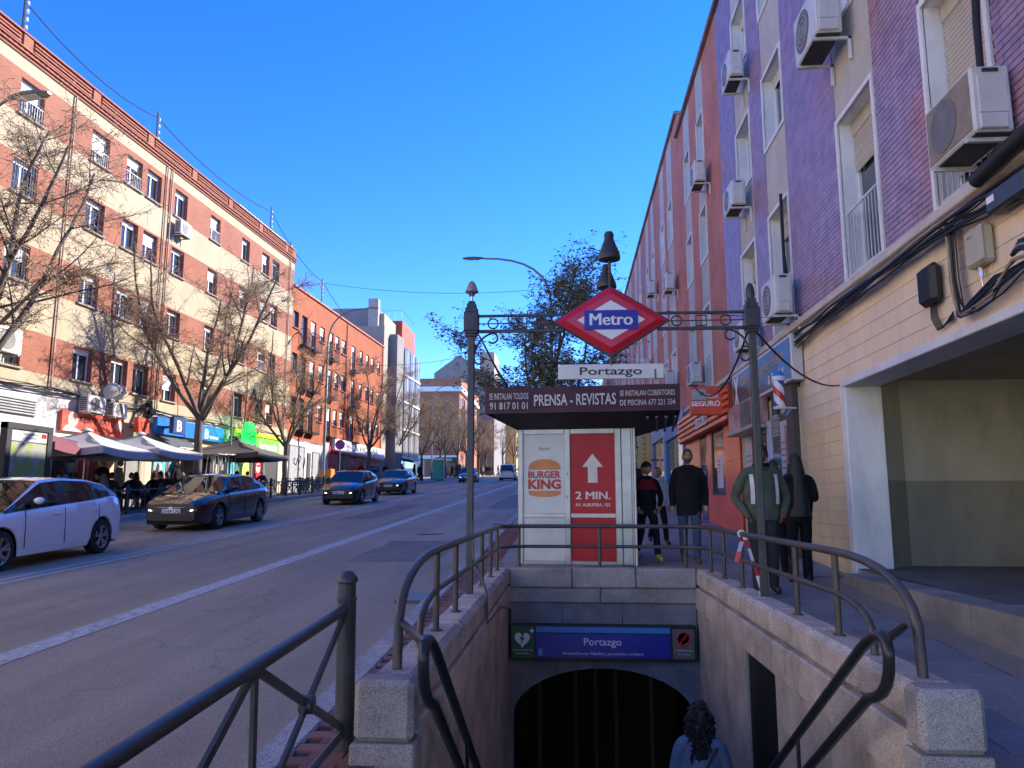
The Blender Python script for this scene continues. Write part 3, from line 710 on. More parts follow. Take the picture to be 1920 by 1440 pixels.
def ac_unit(loc, rz, label, w_=.82, h=.55, d=.3, tilt=0, group=None, fan=True, dusty=False):
    """outdoor condenser; local -y is its front, back at y=0 towards the wall at y=+.12"""
    e = empty('ac_unit', loc, rz, label=label, cat='air conditioner', group=group)
    k = (w_, h, d, fan, dusty)
    if k not in ACM:
        r = []; r.append(('casing', MB().bbox(0, w_, -d, 0, 0, h, .02).mesh('casing', acm, True, 30)))
        if dusty: r.append(('front_grille', MB().bbox(.02, w_-.03, -d-.006, -d+.01, .03, h-.03, .01).mesh('front_grille', M('dusty grille', (.27,.22,.165), .75, 0, .2, 8., .4, 160, dirt=.2))))
        r.append(('fan_grille', MB().lathe([(h*.40,0),(h*.40,.012),(h*.36,.016),(.05,.018),(0,.018)], 24, (w_*.40,-d-(.013 if dusty else .008),h*.5), axis='y').mesh('fan_grille', acg, True)))
        rg = MB()
        for q in range(1, 4): rg.tube([(w_*.40+h*.1*q*math.cos(a), -d-.013, h*.5+h*.1*q*math.sin(a)) for a in np.linspace(0,2*math.pi,21)[:-1]], .004, 4, closed=True)
        if not dusty: r.append(('guard_ring', rg.mesh('guard_ring', acm)))
        sd_ = MB()
        for q in range(7): sd_.box(-.006, .004, -d+.05, -.05, .06+q*(h-.12)/7, .06+q*(h-.12)/7+(h-.12)/11)
        r.append(('side_louvre', sd_.mesh('side_louvre', acd)))
        sp_ = MB().bbox(w_-.004, w_+.012, -d+.05, -.04, h*.28, h*.85, .006).bbox(w_-.004, w_+.03, -d+.04, -.06, h*.03, h*.26, .01); r.append(('service_cover', sp_.mesh('service_cover', acm)))
        r.append(('handle_slot', MB().box(w_+.0005, w_+.014, -d*.7, -d*.3, h*.90, h*.95).mesh('handle_slot', acd)))
        bt = MB().box(.03, w_-.03, -d+.02, -.02, -.012, .004); r.append(('base_pan', bt.mesh('base_pan', acd)))
        for xx in (.1, w_-.14): r.append(('bracket', MB().box(xx, xx+.04, -d-.02, .14, -.05, -.012).box(xx, xx+.04, .1, .14, -.35, -.012).mesh('bracket', acm)))
        ACM[k] = r
    for nm, me in ACM[k]: link(nm, me, e)
    return e
def sagline(p0, p1, sag, n=12):
    p0, p1 = np.array(p0, float), np.array(p1, float)
    return [tuple(p0+(p1-p0)*t_+np.array((0,0,-4*sag*t_*(1-t_)))) for t_ in np.linspace(0,1,n)]
RB = R(-90)

# ============================================================ right hand building (purple tiled front, archway)
def sky_violet_mat(name, fade=1.):
    m, t, b = _nt(name); b.inputs['Roughness'].default_value = .45
    geo = N(t, 'ShaderNodeNewGeometry'); n = N(t, 'ShaderNodeTexNoise', Scale=.55, Detail=3., Roughness=.5); t.links.new(geo.outputs['Position'], n.inputs['Vector'])
    oi = N(t, 'ShaderNodeTexNoise', Scale=4.2, Detail=2.); t.links.new(geo.outputs['Position'], oi.inputs['Vector'])
    sp = N(t, 'ShaderNodeSeparateXYZ'); t.links.new(geo.outputs['Position'], sp.inputs[0])
    # towards the near end and low down the tiles are redder
    my = N(t, 'ShaderNodeMapRange'); my.inputs[1].default_value = 13.; my.inputs[2].default_value = 5.5; my.inputs[3].default_value = -.12; my.inputs[4].default_value = .12; t.links.new(sp.outputs[1], my.inputs[0])
    ad = N(t, 'ShaderNodeMath', operation='ADD'); t.links.new(n.outputs[0], ad.inputs[0]); t.links.new(my.outputs[0], ad.inputs[1])
    c = ramp(t, ad.outputs[0], [(.44, (.35,.22,.29)), (.60, (.39,.21,.235)), (.74, (.48,.17,.115))])  # violet stops: blue sky mirrored in reddish glaze, put into the colour
    c = mixc(t, 1., c, ramp(t, oi.outputs[0], [(.3, .8), (.7, 1.2)]), 'MULTIPLY')
    t.links.new(c, b.inputs['Base Color'])
    return m
purp = sky_violet_mat('sky violet glazed brick'); mort = M('dark mortar', (.11,.07,.09), .9)
grey_r = M('grey render', (.56,.49,.41), .8, 0, .1, 1.5, .1, 40, dirt=.2)
redbr = brickmat('red glazed brick', (.58,.205,.125), (.64,.225,.14), (.42,.19,.14), .25, .07, .008, var=.22, rough=.7)
cream_w = M('cream wall', (.58,.46,.30), .8)
rb = empty('purple_brick_building', (4.0, 0, 0), RB, label='apartment building with purple and red glazed brick over a cream ground floor', cat='building')
cols_p = [(-8.15,-6.98),(-10.85,-9.6),(-14.7,-13.44),(-17.1,-15.87)]
cols_r = [(-22.1,-21.1),(-24.6,-23.6)]
fl = [(4.66,7.0),(8.45,9.9),(11.3,12.75)]
ops = [(a, b_, c, d) for a, b_ in cols_p+cols_r+[(-1.9,-.7),(-4.5,-3.3)] for c, d in fl]
strip = [(a-.07, b_+.07) for a, b_ in cols_p+cols_r+[(-1.9,-.7),(-4.5,-3.3)]]
PE = -18.9
def mf(u, z):
    if any(a < u < b_ for a, b_ in strip): return 1
    return 2 if u < PE else 0
mb = MB()
us = sorted({-26., 3., PE, *[q for s_ in strip for q in s_], *[q for o in ops for q in o[:2]]})
zb = [4.62, 14.3]
for a, b_ in zip(us[:-1], us[1:]):
    wallgrid(mb, a, b_, 4.62, 14.3, [o for o in ops if o[0] >= a-1e-6 and o[1] <= b_+1e-6], ([], mf), .3, rev=3)
# rest of the volume
mb.quad((-26,0,14.3),(3,0,14.3),(3,12,14.3),(-26,12,14.3), 1); mb.quad((-26,12,0),(-26,12,14.3),(3,12,14.3),(3,12,0), 1); mb.quad((-26,0,0),(-26,0,14.3),(-26,12,14.3),(-26,12,0), 2); mb.quad((3,0,0),(60,0,0),(60,0,14.3),(3,0,14.3), 2); mb.quad((3,0,14.3),(60,0,14.3),(60,12,14.3),(3,12,14.3), 1)
mb.build('wall', [mort, grey_r, redbr, white_p], rb)
MB().bbox(-26.02, 3, -.12, .3, 14.3, 14.42, .02).build('cornice', M('cornice', (.22,.16,.15), .7), rb)
# bricks of the purple front
segs = []
edges_ = sorted(strip); prev = PE
for a, b_ in edges_:
    if a < PE: continue
    segs.append((prev, a)); prev = b_
segs.append((prev, 3.))
CH, BL = .072, .25; bricks = []; 
for (a, b_) in segs:
    nrow = int((14.28-4.64)/CH)
    for r_ in range(nrow):
        z = 4.64 + r_*CH; off = (r_ % 2)*BL/2; k0 = math.floor((a-off)/BL)
        for k in range(k0, k0+int((b_-a)/BL)+3):
            x0, x1 = max(a, off+k*BL)+.004, min(b_, off+(k+1)*BL)-.004
            if x1-x0 > .03: bricks.append((x0, x1, z))
def bkey(q):
    Yc = -(q[0]+q[1])/2; 
    if Yc < 6.35: return 1e6
    zz_ = q[2]; 
    # right frame edge in the picture
    if zz_ > 7.1 and Yc < 7.6: return 1e6
    return Yc**2+16+(zz_-1.56)**2 + (0 if (q[1]-q[0]) > BL-.01 else 1e5)
bricks.sort(key=bkey)
bme = MB().bbox(.0, BL-.008, -.010, .01, 0, CH-.008, .003).mesh('brick', purp)
for q in bricks[:300]: link('brick', bme, rb, (q[0], rnd.uniform(-.002,.001), q[2]))
mbk = MB()
for q in bricks[300:]:
    y_ = -.010+rnd.uniform(-.002,.001); x0, x1, z0 = q; z1 = z0+CH-.008
    mbk.add([(x0,y_,z0),(x1,y_,z0),(x1,y_,z1),(x0,y_,z1),(x0,.001,z0),(x1,.001,z0),(x1,.001,z1),(x0,.001,z1)], [(0,1,2,3),(3,2,6,7),(0,4,5,1),(0,3,7,4),(1,5,6,2)])
mbk.build('brick_field', purp, rb, kind='stuff')
shutb = M('shutter beige', (.52,.46,.38), .6, 0, .08, 2., dirt=.15); shutw = M('shutter white', (.72,.71,.68), .6, 0, .06); framew = M('window frame white', (.74,.74,.72), .45, 0, .05); surw = M('surround white', (.82,.78,.72), .6, 0, .08, 2., .0, dirt=.22)
wi = 0
for (a, b_) in cols_p+cols_r:
    for fi, (c, d) in enumerate(fl):
        first = fi == 0
        sh = {0: .55, 1: .32, 2: .2, 3: .25}.get(wi % 4, .3) if first else (.12 if (wi+fi) % 2 else .0)
        if a == -8.15 and first: sh = .86
        window(rb, a, b_, c, d, .3, framew, sh, shutb if first else shutw, surw, bars=1 if first else 0, fw=.05)
    wi += 1
# ledge, cream blockwork ground floor
ledge = M('ledge', (.60,.53,.47), .7, 0, .15, 3., dirt=.25)
k = -13.3
u = -26.
while u < 3:
    L = rnd.uniform(.9, 1.4); MB().bbox(u+.004, min(u+L, 3)-.004, -.09, .02, 4.50, 4.615, .012).build('ledge_stone', ledge, rb); u += L
AU0, AZ = -11.34, 3.28      # archway: local u from AU0 to 3
creamA = M('cream block', (.84,.655,.47), .82, 0, .07, 1.2, .12, 40, dirt=.12); creamB = M('yellow cream block', (.82,.605,.34), .82, 0, .09, 1.2, .12, 40, dirt=.28)
cj = M('block joint', (.60,.46,.31), .9)
mb = MB(); wallgrid(mb, -13.35, 3, 0, 4.5, [(AU0, 3, -1, AZ, .45)], ([], lambda u, z: 0), .45, rev=1); mb.quad((-26,0,0),(-13.35,0,0),(-13.35,0,4.5),(-26,0,4.5), 0); mb.build('ground_floor_wall', [cj, grey_r], rb)
nb = 0; joined = MB()
BW, BH = .42, .205
for r_ in range(20):
    z0 = 4.495-BH*(r_+1)
    for k in range(45):
        x0 = -13.35+BW*k-(BW/2 if r_ % 2 else 0); x1 = x0+BW; x0 = max(x0, -13.35); x1 = min(x1, 3.)
        if z0 < AZ-.005:
            if z0+BH > AZ+.05 and x0 > AU0: 
                zlo = AZ
            else:
                if x0 >= AU0-.02: continue
                x1 = min(x1, AU0); zlo = z0
        else: zlo = z0
        if z0 < AZ-.005 and z0+BH > AZ+.05 and zlo == z0 and x0 < AU0 < -13.35+BW*(k+1)-(BW/2 if r_ % 2 else 0): MB().bbox(AU0+.003, -13.35+BW*(k+1)-(BW/2 if r_ % 2 else 0)-.003, -.008, .02, AZ+.015, z0+BH-.003, .004).build('wall_block', creamA, rb)
        if x1-x0 < .05 or z0+BH < g(11): continue
        bb = (x0+.003, x1-.003, -.008+rnd.uniform(-.002,.002), .02, zlo+.003, z0+BH-.003, .004)
        if x1 < -5.2 and nb < 290: MB().bbox(*bb).build('wall_block', creamB if z0 < 2.75 else creamA, rb); nb += 1
        else: joined.bbox(*bb)
if joined.v: joined.build('wall_block_rest', creamA, rb, kind='stuff')
# white archway lining
MB().bbox(AU0-.0, 3, -.03, .46, AZ-.09, AZ+.012, .01).build('arch_lintel', M('arch white', (.70,.69,.72), .7, 0, .1, 1.5, dirt=.2), rb)
MB().bbox(AU0-.10, AU0+.10, -.02, .50, .30, AZ-.09, .012).build('arch_jamb', M('arch jamb white', (.82,.76,.72), .7, 0, .1, 1.3, .08, 30, dirt=.35), rb)
khu, khl = M('khaki wall upper', (.42,.36,.27), .85, 0, .12, 1.2, .1, 30, dirt=.3), M('khaki wall lower', (.24,.215,.16), .85, 0, .15, 1.2, .1, 30, dirt=.4)
pm = MB()
pz = g(11)
def two(mbx, p, q):
    mbx.quad((*p,0),(*q,0),(*q,1.86),(*p,1.86),1); mbx.quad((*p,1.86),(*q,1.86),(*q,3.6),(*p,3.6),0)
two(pm, (-11.3,.5), (-11.75,.95)); two(pm, (-11.75,.95), (-11.75,7.)); two(pm, (-11.75,7.), (3,7.))
pm.quad((-11.75,.45,3.35),(-11.75,7,3.35),(3,7,3.35),(3,.45,3.35),0)
pm.build('passage_lining', [khu, khl], rb)
stp = M('step stone', (.26,.235,.20), .85, 0, .3, 2., .25, 60, speck=.25, spscale=140, dirt=.3)
for i in range(5):
    y0, y1 = 2.6+i*1.62, 2.6+(i+1)*1.62
    ss = MB(); ss.hexa([(3.62-4,-y1+.006,g(y1)-.1),(3.85-4+.3,-y1+.006,g(y1)-.1),(3.85-4+.3,-y0-.006,g(y0)-.1),(3.62-4,-y0-.006,g(y0)-.1),(3.62-4,-y1+.006,.66-.01*i),(3.85-4+.3,-y1+.006,.66-.01*i),(3.85-4+.3,-y0-.006,.66-.01*i),(3.62-4,-y0-.006,.66-.01*i)])
    ss.v = [(p[1], p[0], p[2]) for p in ss.v]; ss.f = [f[::-1] for f in ss.f]; ss.build('step_stone', stp, rb)
MB().quad((-11.75,.0,.637),(3,.0,.637),(3,7,.637),(-11.75,7,.637)).build('passage_floor', M('passage floor', (.12,.11,.10), .85, 0, .3, 1.5, .2, 50), rb)

# AC units on the purple front: local frame, front faces the street
def ac_r(Y, z, label, **kw): return ac_unit((4-kw.pop('off', .16), Y, z), RB, label, **kw)
ac_r(7.48, 4.78, 'big dusty air conditioner below the shuttered window above the archway', w_=.86, h=.62, d=.34, off=.05, dusty=True)
ac_r(10.95, 7.95, 'air conditioner cut by the top picture edge beside the purple brick', w_=.95, h=.75, d=.36)
ac_r(16.35, 10.55, 'topmost air conditioner beside the far purple window column', w_=.85, h=.6)
ac_r(16.7, 7.8, 'middle air conditioner beside the far purple window column', w_=.85, h=.55)
ac_r(13.85, 4.72, 'air conditioner with coiled pipes above the barber shop sign', w_=.9, h=.68)
ac_r(16.3, 4.66, 'air conditioner behind the right portal post above the barber sign', w_=.85, h=.55)
ac_r(21.0, 10.2, 'air conditioner high on the red brick part of the building', w_=.85, h=.6)
ac_r(22.7, 4.9, 'air conditioner low on the red brick part above the orange shop', w_=.85, h=.6)
# refrigerant pipe beside the big unit, other hoses
hose = M('black hose', (.012,.012,.013), .7, 0, .2, 20., .4, 90)
MB().tube([(3.80,6.72,7.6),(3.82,6.75,6.6),(3.80,6.78,5.9),(3.76,6.72,5.3),(3.78,6.66,5.0)], [.035,.038,.034,.03,.045], 10).build('insulated_pipe', hose, smooth=True, label='thick black insulated pipe hanging beside the big air conditioner', cat='pipe')
MB().tube([(3.86,13.4,7.0),(3.85,13.38,6.1),(3.83,13.30,5.4),(3.8,13.15,4.95),(3.78,13.0,5.05)], .03, 8).tube([(3.88,13.46,6.9),(3.87,13.42,5.9),(3.85,13.2,5.1),(3.8,13.05,4.9)], .022, 8).build('insulated_pipe', hose, smooth=True, label='pair of black hoses looping down to the air conditioner over the barber shop', cat='pipe')
# cable bundle under the ledge
cbk = M('cable black', (.014,.014,.015), .5, 0, .1); cbg = M('cable tan', (.34,.27,.18), .6)
cb = empty('cable_bundle', (3.88, 5.0, 4.42), label='bundle of black cables running under the ledge of the cream wall', cat='cable')
rc = random.Random(3)
for i in range(13):
    pts = []; zo = -.02-.021*i+rc.uniform(-.01,.01); yo = -.02*(i % 3)
    end = 15 if i < 9 else 8.2+rc.uniform(0,.3)
    n = int(end/.45)
    for k in range(n+1):
        y_ = k*end/n; dip = .035*math.sin(y_*2.1+i)*rc.uniform(.2,1); pts.append((yo+rc.uniform(-.008,.008), y_-.2, zo+dip+(.12 if i > 7 else 0)*math.sin(y_*.4)-(.0 if i < 9 else .1*max(0,3.-y_))))
    MB().tube(pts, rc.choice([.010,.014,.018]) if i > 2 else .017, 6).build('cable', cbg if i in (1, 6) else cbk, cb, smooth=True)
def hang(nm, label, P, r_=.012, mat=None):
    MB().tube(P, r_, 6).build(nm, mat or cbk, smooth=True, label=label, cat='cable')
# vertical drop beside the grey box and tangle over the arch corner
dr = empty('cable_drop', (3.9, 7.75, 4.2), label='vertical drop of black cables between the two wall boxes', cat='cable')
for i in range(8):
    x_ = -.01-.012*(i % 3); yy0 = .02*i-.08
    P = [(x_, yy0+.25, .22), (x_, yy0+.03, .12), (x_, yy0, -.1), (x_, yy0+.01*math.sin(i), -.45), (x_, yy0-.03, -.66)]
    P += [(x_, yy0-.12, -.78-.01*i), (x_, yy0-.35, -.72-.02*i), (x_, yy0-.7, -.62-.03*i), (x_, yy0-1.05, -.54-.03*(i % 4)), (x_, -1.5, -.62)] if i % 2 else [(x_, yy0-.05,-.82), (x_, yy0-.3, -.86+.02*i), (x_, yy0-.75, -.8+.03*i), (x_, yy0-1.2, -.66)]
    MB().tube(P, rc.choice([.009,.013,.017]), 6).build('cable', cbg if i == 5 else cbk, dr, smooth=True)
tg = empty('cable_tangle', (3.86, 6.45, 3.62), label='black cable tangle curling round the top corner of the archway', cat='cable')
for i in range(5):
    MB().tube(bez((0,.25-.03*i,.05+.02*i),(-.05,-.12-.04*i,.12),(-.03,-.14-.03*i,-.30-.02*i),8), .02, 6).build('cable', cbk if i != 2 else cbg, tg, smooth=True)
# wall boxes
bx1 = empty('cable_junction_box', (3.99, 8.5, 3.62), RB, label='black ribbed plastic cable junction box on the cream wall', cat='box')
MB().bbox(0,.36,-.14,-.01,.02,.46,.05).build('casing', M('black plastic', (.018,.018,.019), .55, 0, .1), bx1, smooth=True, ang=20)
for q in range(7): MB().box(.05+.04*q,.065+.04*q,-.147,-.13,.07,.41).build('rib', black, bx1)
for q in range(5): MB().tube([(.1+.03*q,-.05,.03),(.1+.035*q,-.05,-.12),(.2+.03*q,-.045,-.26),(.55,-.04,-.22+.02*q)], .007, 5).build('cable', cbk, bx1, smooth=True)
bx2 = empty('meter_box', (3.99, 7.48, 3.76), RB, label='beige plastic meter box with a conduit below it on the cream wall', cat='box')
bxm = M('beige box', (.45,.40,.29), .6, 0, .08, dirt=.12)
MB().bbox(0,.34,-.13,-.01,0,.38,.03).build('casing', bxm, bx2, smooth=True, ang=20); MB().bbox(.26,.35,-.14,-.12,.02,.36,.005).build('lid_edge', bxm, bx2)
MB().tube([(.14,-.06,.0),(.14,-.06,-.1)], .022, 8).tube([(.14,-.06,-.1),(.14,-.05,-.2),(.2,-.04,-.28),(.36,-.03,-.24),(.6,-.03,-.16)], .008, 6).build('conduit', steel, bx2, smooth=True)
text('EMCA', black, bx2, (.12,-.134,.28), .025, .08)
bx3 = empty('fibre_box', (3.97, 6.95, 4.12), RB, label='dark grey fibre box with a white label at the right picture edge', cat='box')
MB().bbox(0,.6,-.16,-.02,0,.2,.02).build('casing', M('dark grey plastic', (.03,.035,.04), .45), bx3, smooth=True, ang=20); MB().box(.03,.15,-.163,-.159,.09,.15).build('label_plate', white_s, bx3)
MB().tube([(3.84,7.1,4.52),(3.84,6.6,4.58),(3.84,5.9,4.62)], .075, 14).build('corrugated_conduit', M('corrugated black', (.015,.015,.016), .6, 0, .1), smooth=True, label='thick black corrugated conduit over the fibre box at the right edge', cat='conduit')

# ------------------------------------------------------------ barber shop front
bs = empty('barber_shop_front', (4.0, 0, 0), RB, label='barber shop front with brown frame, posters and rolled shutter under the gold lettered sign', cat='shop front')
brn = M('brown frame', (.075,.055,.04), .5, 0, .15); poster = M('poster pale', (.60,.55,.56), .5, 0, .12, 2.); pstr2 = M('poster red', (.42,.15,.13), .5, 0, .5, 5.)
gz = g(15)-.1
MB().box(-17.75,-13.35,-.05,.02,gz,3.5).build('wall', M('shop cream', (.55,.45,.30), .7, dirt=.2), bs)
MB().bbox(-13.75,-13.36,-.16,-.0,gz,3.62,.01).build('frame_post', brn, bs)
MB().box(-14.95,-13.75,-.09,-.052,gz,3.55).build('frame_panel', brn, bs)
MB().box(-14.35,-13.80,-.11,-.092,.95,3.0).build('poster', poster, bs); MB().box(-14.05,-13.82,-.114,-.1105,1.5,2.9).build('poster_picture', pstr2, bs)
for q in range(11): MB().box(-14.3,-14.09,-.114,-.1105,1.45+q*.115,1.475+q*.115).build('poster_line', taupe, bs)
MB().box(-14.92,-14.4,-.10,-.092,.75,2.75).build('door_pane', glass_d, bs)
s_ = MB()
for q in range(7): s_.box(-14.92,-14.38,-.12-.008*(q % 2),-.092,2.75+q*.06,2.80+q*.06)
s_.build('roller_shutter', M('grey shutter', (.38,.36,.33), .5, .2, .1), bs)
MB().bbox(-15.3,-15.0,-.12,-.05,gz,3.1,.01).build('frame_post', M('pale jamb', (.58,.60,.66), .6), bs)
MB().box(-16.55,-15.3,-.08,-.052,1.3,2.9).build('shop_window', glass_d, bs)
MB().box(-16.2,-15.6,-.086,-.081,1.6,2.7).build('window_picture', M('picture warm', (.6,.38,.25), .5, 0, .5, 4.), bs)
for xx in (-16.6,-15.35): MB().box(xx,xx+.07,-.1,-.05,1.25,2.95).build('window_frame', black, bs)
MB().box(-17.35,-16.75,-.075,-.052,1.0,2.95).build('poster', poster, bs)
for q in range(12): MB().box(-17.25,-16.85,-.079,-.0755,1.2+q*.12,1.225+q*.12).build('poster_line', taupe, bs)
s_ = MB().bbox(-17.55,-15.2,-.42,-.05,2.98,3.05,.01); s_.build('canopy', alu, bs)
MB().box(-17.5,-15.25,-.38,-.08,3.05,3.6).build('canopy_box', M('canopy picture', (.42,.22,.2), .4, 0, .6, 2.5), bs)
MB().box(-16.3,-15.4,-.386,-.381,3.08,3.57).build('canopy_picture', M('canopy dark picture', (.05,.07,.08), .4, 0, .6, 4.), bs)
sgn = empty('barber_sign', (4.0, 0, 0), RB, label='black and blue fascia sign with gold lettering Centro de Peluqueria y Estetica', cat='sign')
MB().bbox(-17.7,-13.02,-.22,-.03,3.58,4.38,.01).build('casing', M('sign casing', (.55,.54,.53), .4, .2, .08), sgn)
MB().box(-17.62,-13.85,-.228,-.221,3.64,4.32).build('panel', M('sign black', (.02,.02,.024), .3), sgn); MB().box(-13.85,-13.12,-.2285,-.2215,3.64,4.32).build('panel', M('sign mid blue', (.05,.15,.33), .35, 0, .1), sgn)
MB().box(-17.62,-16.9,-.2275,-.2205,3.64,4.32).build('panel', M('sign maroon', (.12,.015,.05), .35), sgn)
gold = M('gold letter', (.55,.33,.12), .4, .2, .1)
text('Centro de Peluquería y Estética', gold, sgn, (-15.1,-.232,4.02), .2, 3.3, bold=.012); text('SUREYA', gold, sgn, (-15.6,-.232,3.72), .17, .95, bold=.01); text('& SHEILY', white_s, sgn, (-14.0,-.2335,3.72), .17, 1.1, bold=.01)
MB().hexa([(-17.45,-.232,3.68),(-17.35,-.232,3.68),(-17.35,-.228,3.68),(-17.45,-.228,3.68),(-17.15,-.232,4.28),(-17.05,-.232,4.28),(-17.05,-.228,4.28),(-17.15,-.228,4.28)]).hexa([(-17.2,-.2325,3.68),(-17.1,-.2325,3.68),(-17.1,-.2285,3.68),(-17.2,-.2285,3.68),(-17.45,-.2325,4.28),(-17.35,-.2325,4.28),(-17.35,-.2285,4.28),(-17.45,-.2285,4.28)]).build('ribbon_emblem', white_s, sgn)
# barber pole
bp = empty('barber_pole', (3.55, 13.05, 2.98), label='red white and blue striped barber pole on the brown shop frame', cat='barber pole')
def stripes():
    m, t, b = _nt('barber stripes'); b.inputs['Roughness'].default_value = .15
    tc = N(t, 'ShaderNodeTexCoord'); sp = N(t, 'ShaderNodeSeparateXYZ'); t.links.new(tc.outputs['Object'], sp.inputs[0])
    at_ = N(t, 'ShaderNodeMath', operation='ARCTAN2'); t.links.new(sp.outputs[1], at_.inputs[0]); t.links.new(sp.outputs[0], at_.inputs[1])
    m1 = N(t, 'ShaderNodeMath', operation='MULTIPLY_ADD'); m1.inputs[1].default_value = 1/(2*math.pi); t.links.new(at_.outputs[0], m1.inputs[0])
    m2 = N(t, 'ShaderNodeMath', operation='MULTIPLY'); m2.inputs[1].default_value = 1.9; t.links.new(sp.outputs[2], m2.inputs[0]); t.links.new(m2.outputs[0], m1.inputs[2])
    fr = N(t, 'ShaderNodeMath', operation='FRACT'); t.links.new(m1.outputs[0], fr.inputs[0])
    r = t.nodes.new('ShaderNodeValToRGB'); r.color_ramp.interpolation = 'CONSTANT'; e = r.color_ramp.elements; e.new(.5); e.new(.7)
    for i, (p, c) in enumerate([(0,(.7,.7,.7)),(.25,(.5,.02,.03)),(.5,(.7,.7,.7)),(.75,(.02,.06,.35))]): e[i].position = p; e[i].color = (*c, 1)
    t.links.new(fr.outputs[0], r.inputs[0]); t.links.new(r.outputs[0], b.inputs['Base Color']); return m
MB().lathe([(.088,.14),(.088,.6)], 20).build('cylinder', stripes(), bp, smooth=True)
MB().lathe([(.10,.58),(.105,.60),(.105,.64),(.09,.66)], 20).lathe([(.09,.10),(.105,.12),(.105,.145),(.09,.15)], 20).build('band', M('pole white', (.7,.7,.72), .3), bp, smooth=True)
MB().lathe([(.092,.66),(.08,.72),(.05,.75),(0,.76)], 20).build('top_cap', M('pole blue', (.04,.18,.55), .3), bp, smooth=True)
MB().lathe([(0,0),(.04,.01),(.075,.05),(.09,.10)], 20).build('bottom_cap', steel, bp, smooth=True)
MB().box(-.01,.01,.10,.14,.1,.66).box(.02,.30,.09,.12,.12,.15).box(.02,.30,.09,.12,.6,.63).tube([(.0,.05,.06),(.12,.08,.0),(.2,.09,.1)], .012, 6).build('bracket', steel, bp)

# ------------------------------------------------------------ orange estate agent shop
os_ = empty('orange_shop_front', (4.0, 0, 0), RB, label='glossy orange tiled shop front with a slatted fascia beyond the barber shop', cat='shop front')
orng = M('orange gloss', (.85,.13,.022), .18, 0, .15, 1.5, .03, 4.); ord_ = M('orange dark', (.35,.035,.012), .5)
gz = g(19)-.15
MB().box(-26,-17.85,-.06,-.005,gz-.2,3.4).build('wall', ord_, os_)
for (a, b_, z0, z1) in ((-19.6,-17.85,gz,3.42),(-22.0,-19.6,gz,1.75),(-22.0,-21.2,1.75,3.42),(-26,-23.2,gz,3.42)):
    nx = max(1, int((b_-a)/.9)); nz = max(1, int((z1-z0)/.85))
    for i in range(nx):
        for j in range(nz):
            MB().bbox(a+(b_-a)*i/nx+.003, a+(b_-a)*(i+1)/nx-.003, -.085, -.058, z0+(z1-z0)*j/nz+.003, z0+(z1-z0)*(j+1)/nz-.003, .003).build('tile', orng, os_)
MB().box(-21.2,-19.6,-.075,-.062,1.75,3.42).build('shop_window', M('shop glass', (.10,.05,.05), .06, 0, .1, spec=.7), os_)
MB().box(-21.25,-21.1,-.1,-.06,1.75,3.42).box(-21.2,-19.6,-.1,-.06,1.72,1.78).build('window_frame', black, os_)
MB().box(-20.6,-19.85,-.082,-.0765,1.9,2.75).build('poster', M('poster white', (.68,.6,.62), .5), os_)
for q in range(4): MB().box(-20.5,-20.2,-.086,-.083,2.3+q*.09,2.33+q*.09).build('poster_line', taupe, os_)
MB().box(-23.2,-22.0,-.07,-.062,gz,3.42).build('door_pane', glass_d, os_)
for q in range(5): MB().bbox(-26,-18.0,-.32,-.25,3.45+q*.16,3.55+q*.16,.008).build('fascia_slat', orng, os_)
MB().box(-26,-18.0,-.25,-.06,3.43,4.28).build('fascia_back', ord_, os_)
text('ALQUILER', white_s, os_, (-21.4,-.335,3.95), .2, 1.7, bold=.005); text('SEGURO', white_s, os_, (-21.4,-.335,3.6), .28, 1.9, bold=.025)
bl = empty('orange_blade_sign', (2.96, 18.55, 3.6), label='square orange blade sign with white lettering ALQUILER SEGURO', cat='sign')
MB().bbox(0,.82,0,.14,0,.70,.02).build('casing', M('orange sign', (.62,.075,.02), .35), bl)
for q in range(6): MB().box(.78,.83,-.006,.146,.05+.11*q,.10+.11*q).build('edge_notch', black, bl)
MB().box(.82,1.02,.05,.09,.3,.4).build('arm', black, bl)
text('ALQUILER', white_s, bl, (.36,-.006,.40), .11, .62); text('SEGURO', white_s, bl, (.36,-.006,.22), .125, .68, bold=.03)
# white grey speaker box at the banner end is on the kiosk

# ============================================================ second right hand building, further along
rb2 = empty('red_brick_building', (4.0, 0, 0), RB, label='long red brick building further along the right side, beyond the roof step', cat='building')
cols2 = [(-28.9,-27.7),(-31.3,-30.1)]
for k in range(5): cols2 += [(-34.8-6.2*k,-33.7-6.2*k),(-37.2-6.2*k,-36.1-6.2*k)]
fl2 = [(5.3,7.0),(8.3,9.9),(11.2,12.75)]
ops2 = [(a, b_, c, d) for a, b_ in cols2 for c, d in fl2]; strip2 = [(a-.06, b_+.06) for a, b_ in cols2]
mb = MB(); us = sorted({-66., -26.0, *[q for s_ in strip2 for q in s_], *[q for o in ops2 for q in o[:2]]})
mf2 = lambda u, z: 1 if any(a < u < b_ for a, b_ in strip2) else 0
for a, b_ in zip(us[:-1], us[1:]):
    wallgrid(mb, a, b_, 0, 15.2, [o for o in ops2 if o[0] >= a-1e-6 and o[1] <= b_+1e-6], ([4.6], mf2), .25, rev=2)
mb.quad((-66,0,15.2),(-26,0,15.2),(-26,12,15.2),(-66,12,15.2),1); mb.quad((-26,0,14),(-26,12,14),(-26,12,15.2),(-26,0,15.2),0); mb.quad((-66,0,0),(-66,0,15.2),(-66,12,15.2),(-66,12,0),0); mb.quad((-66,12,0),(-66,12,15.2),(-26,12,15.2),(-26,12,0),1)
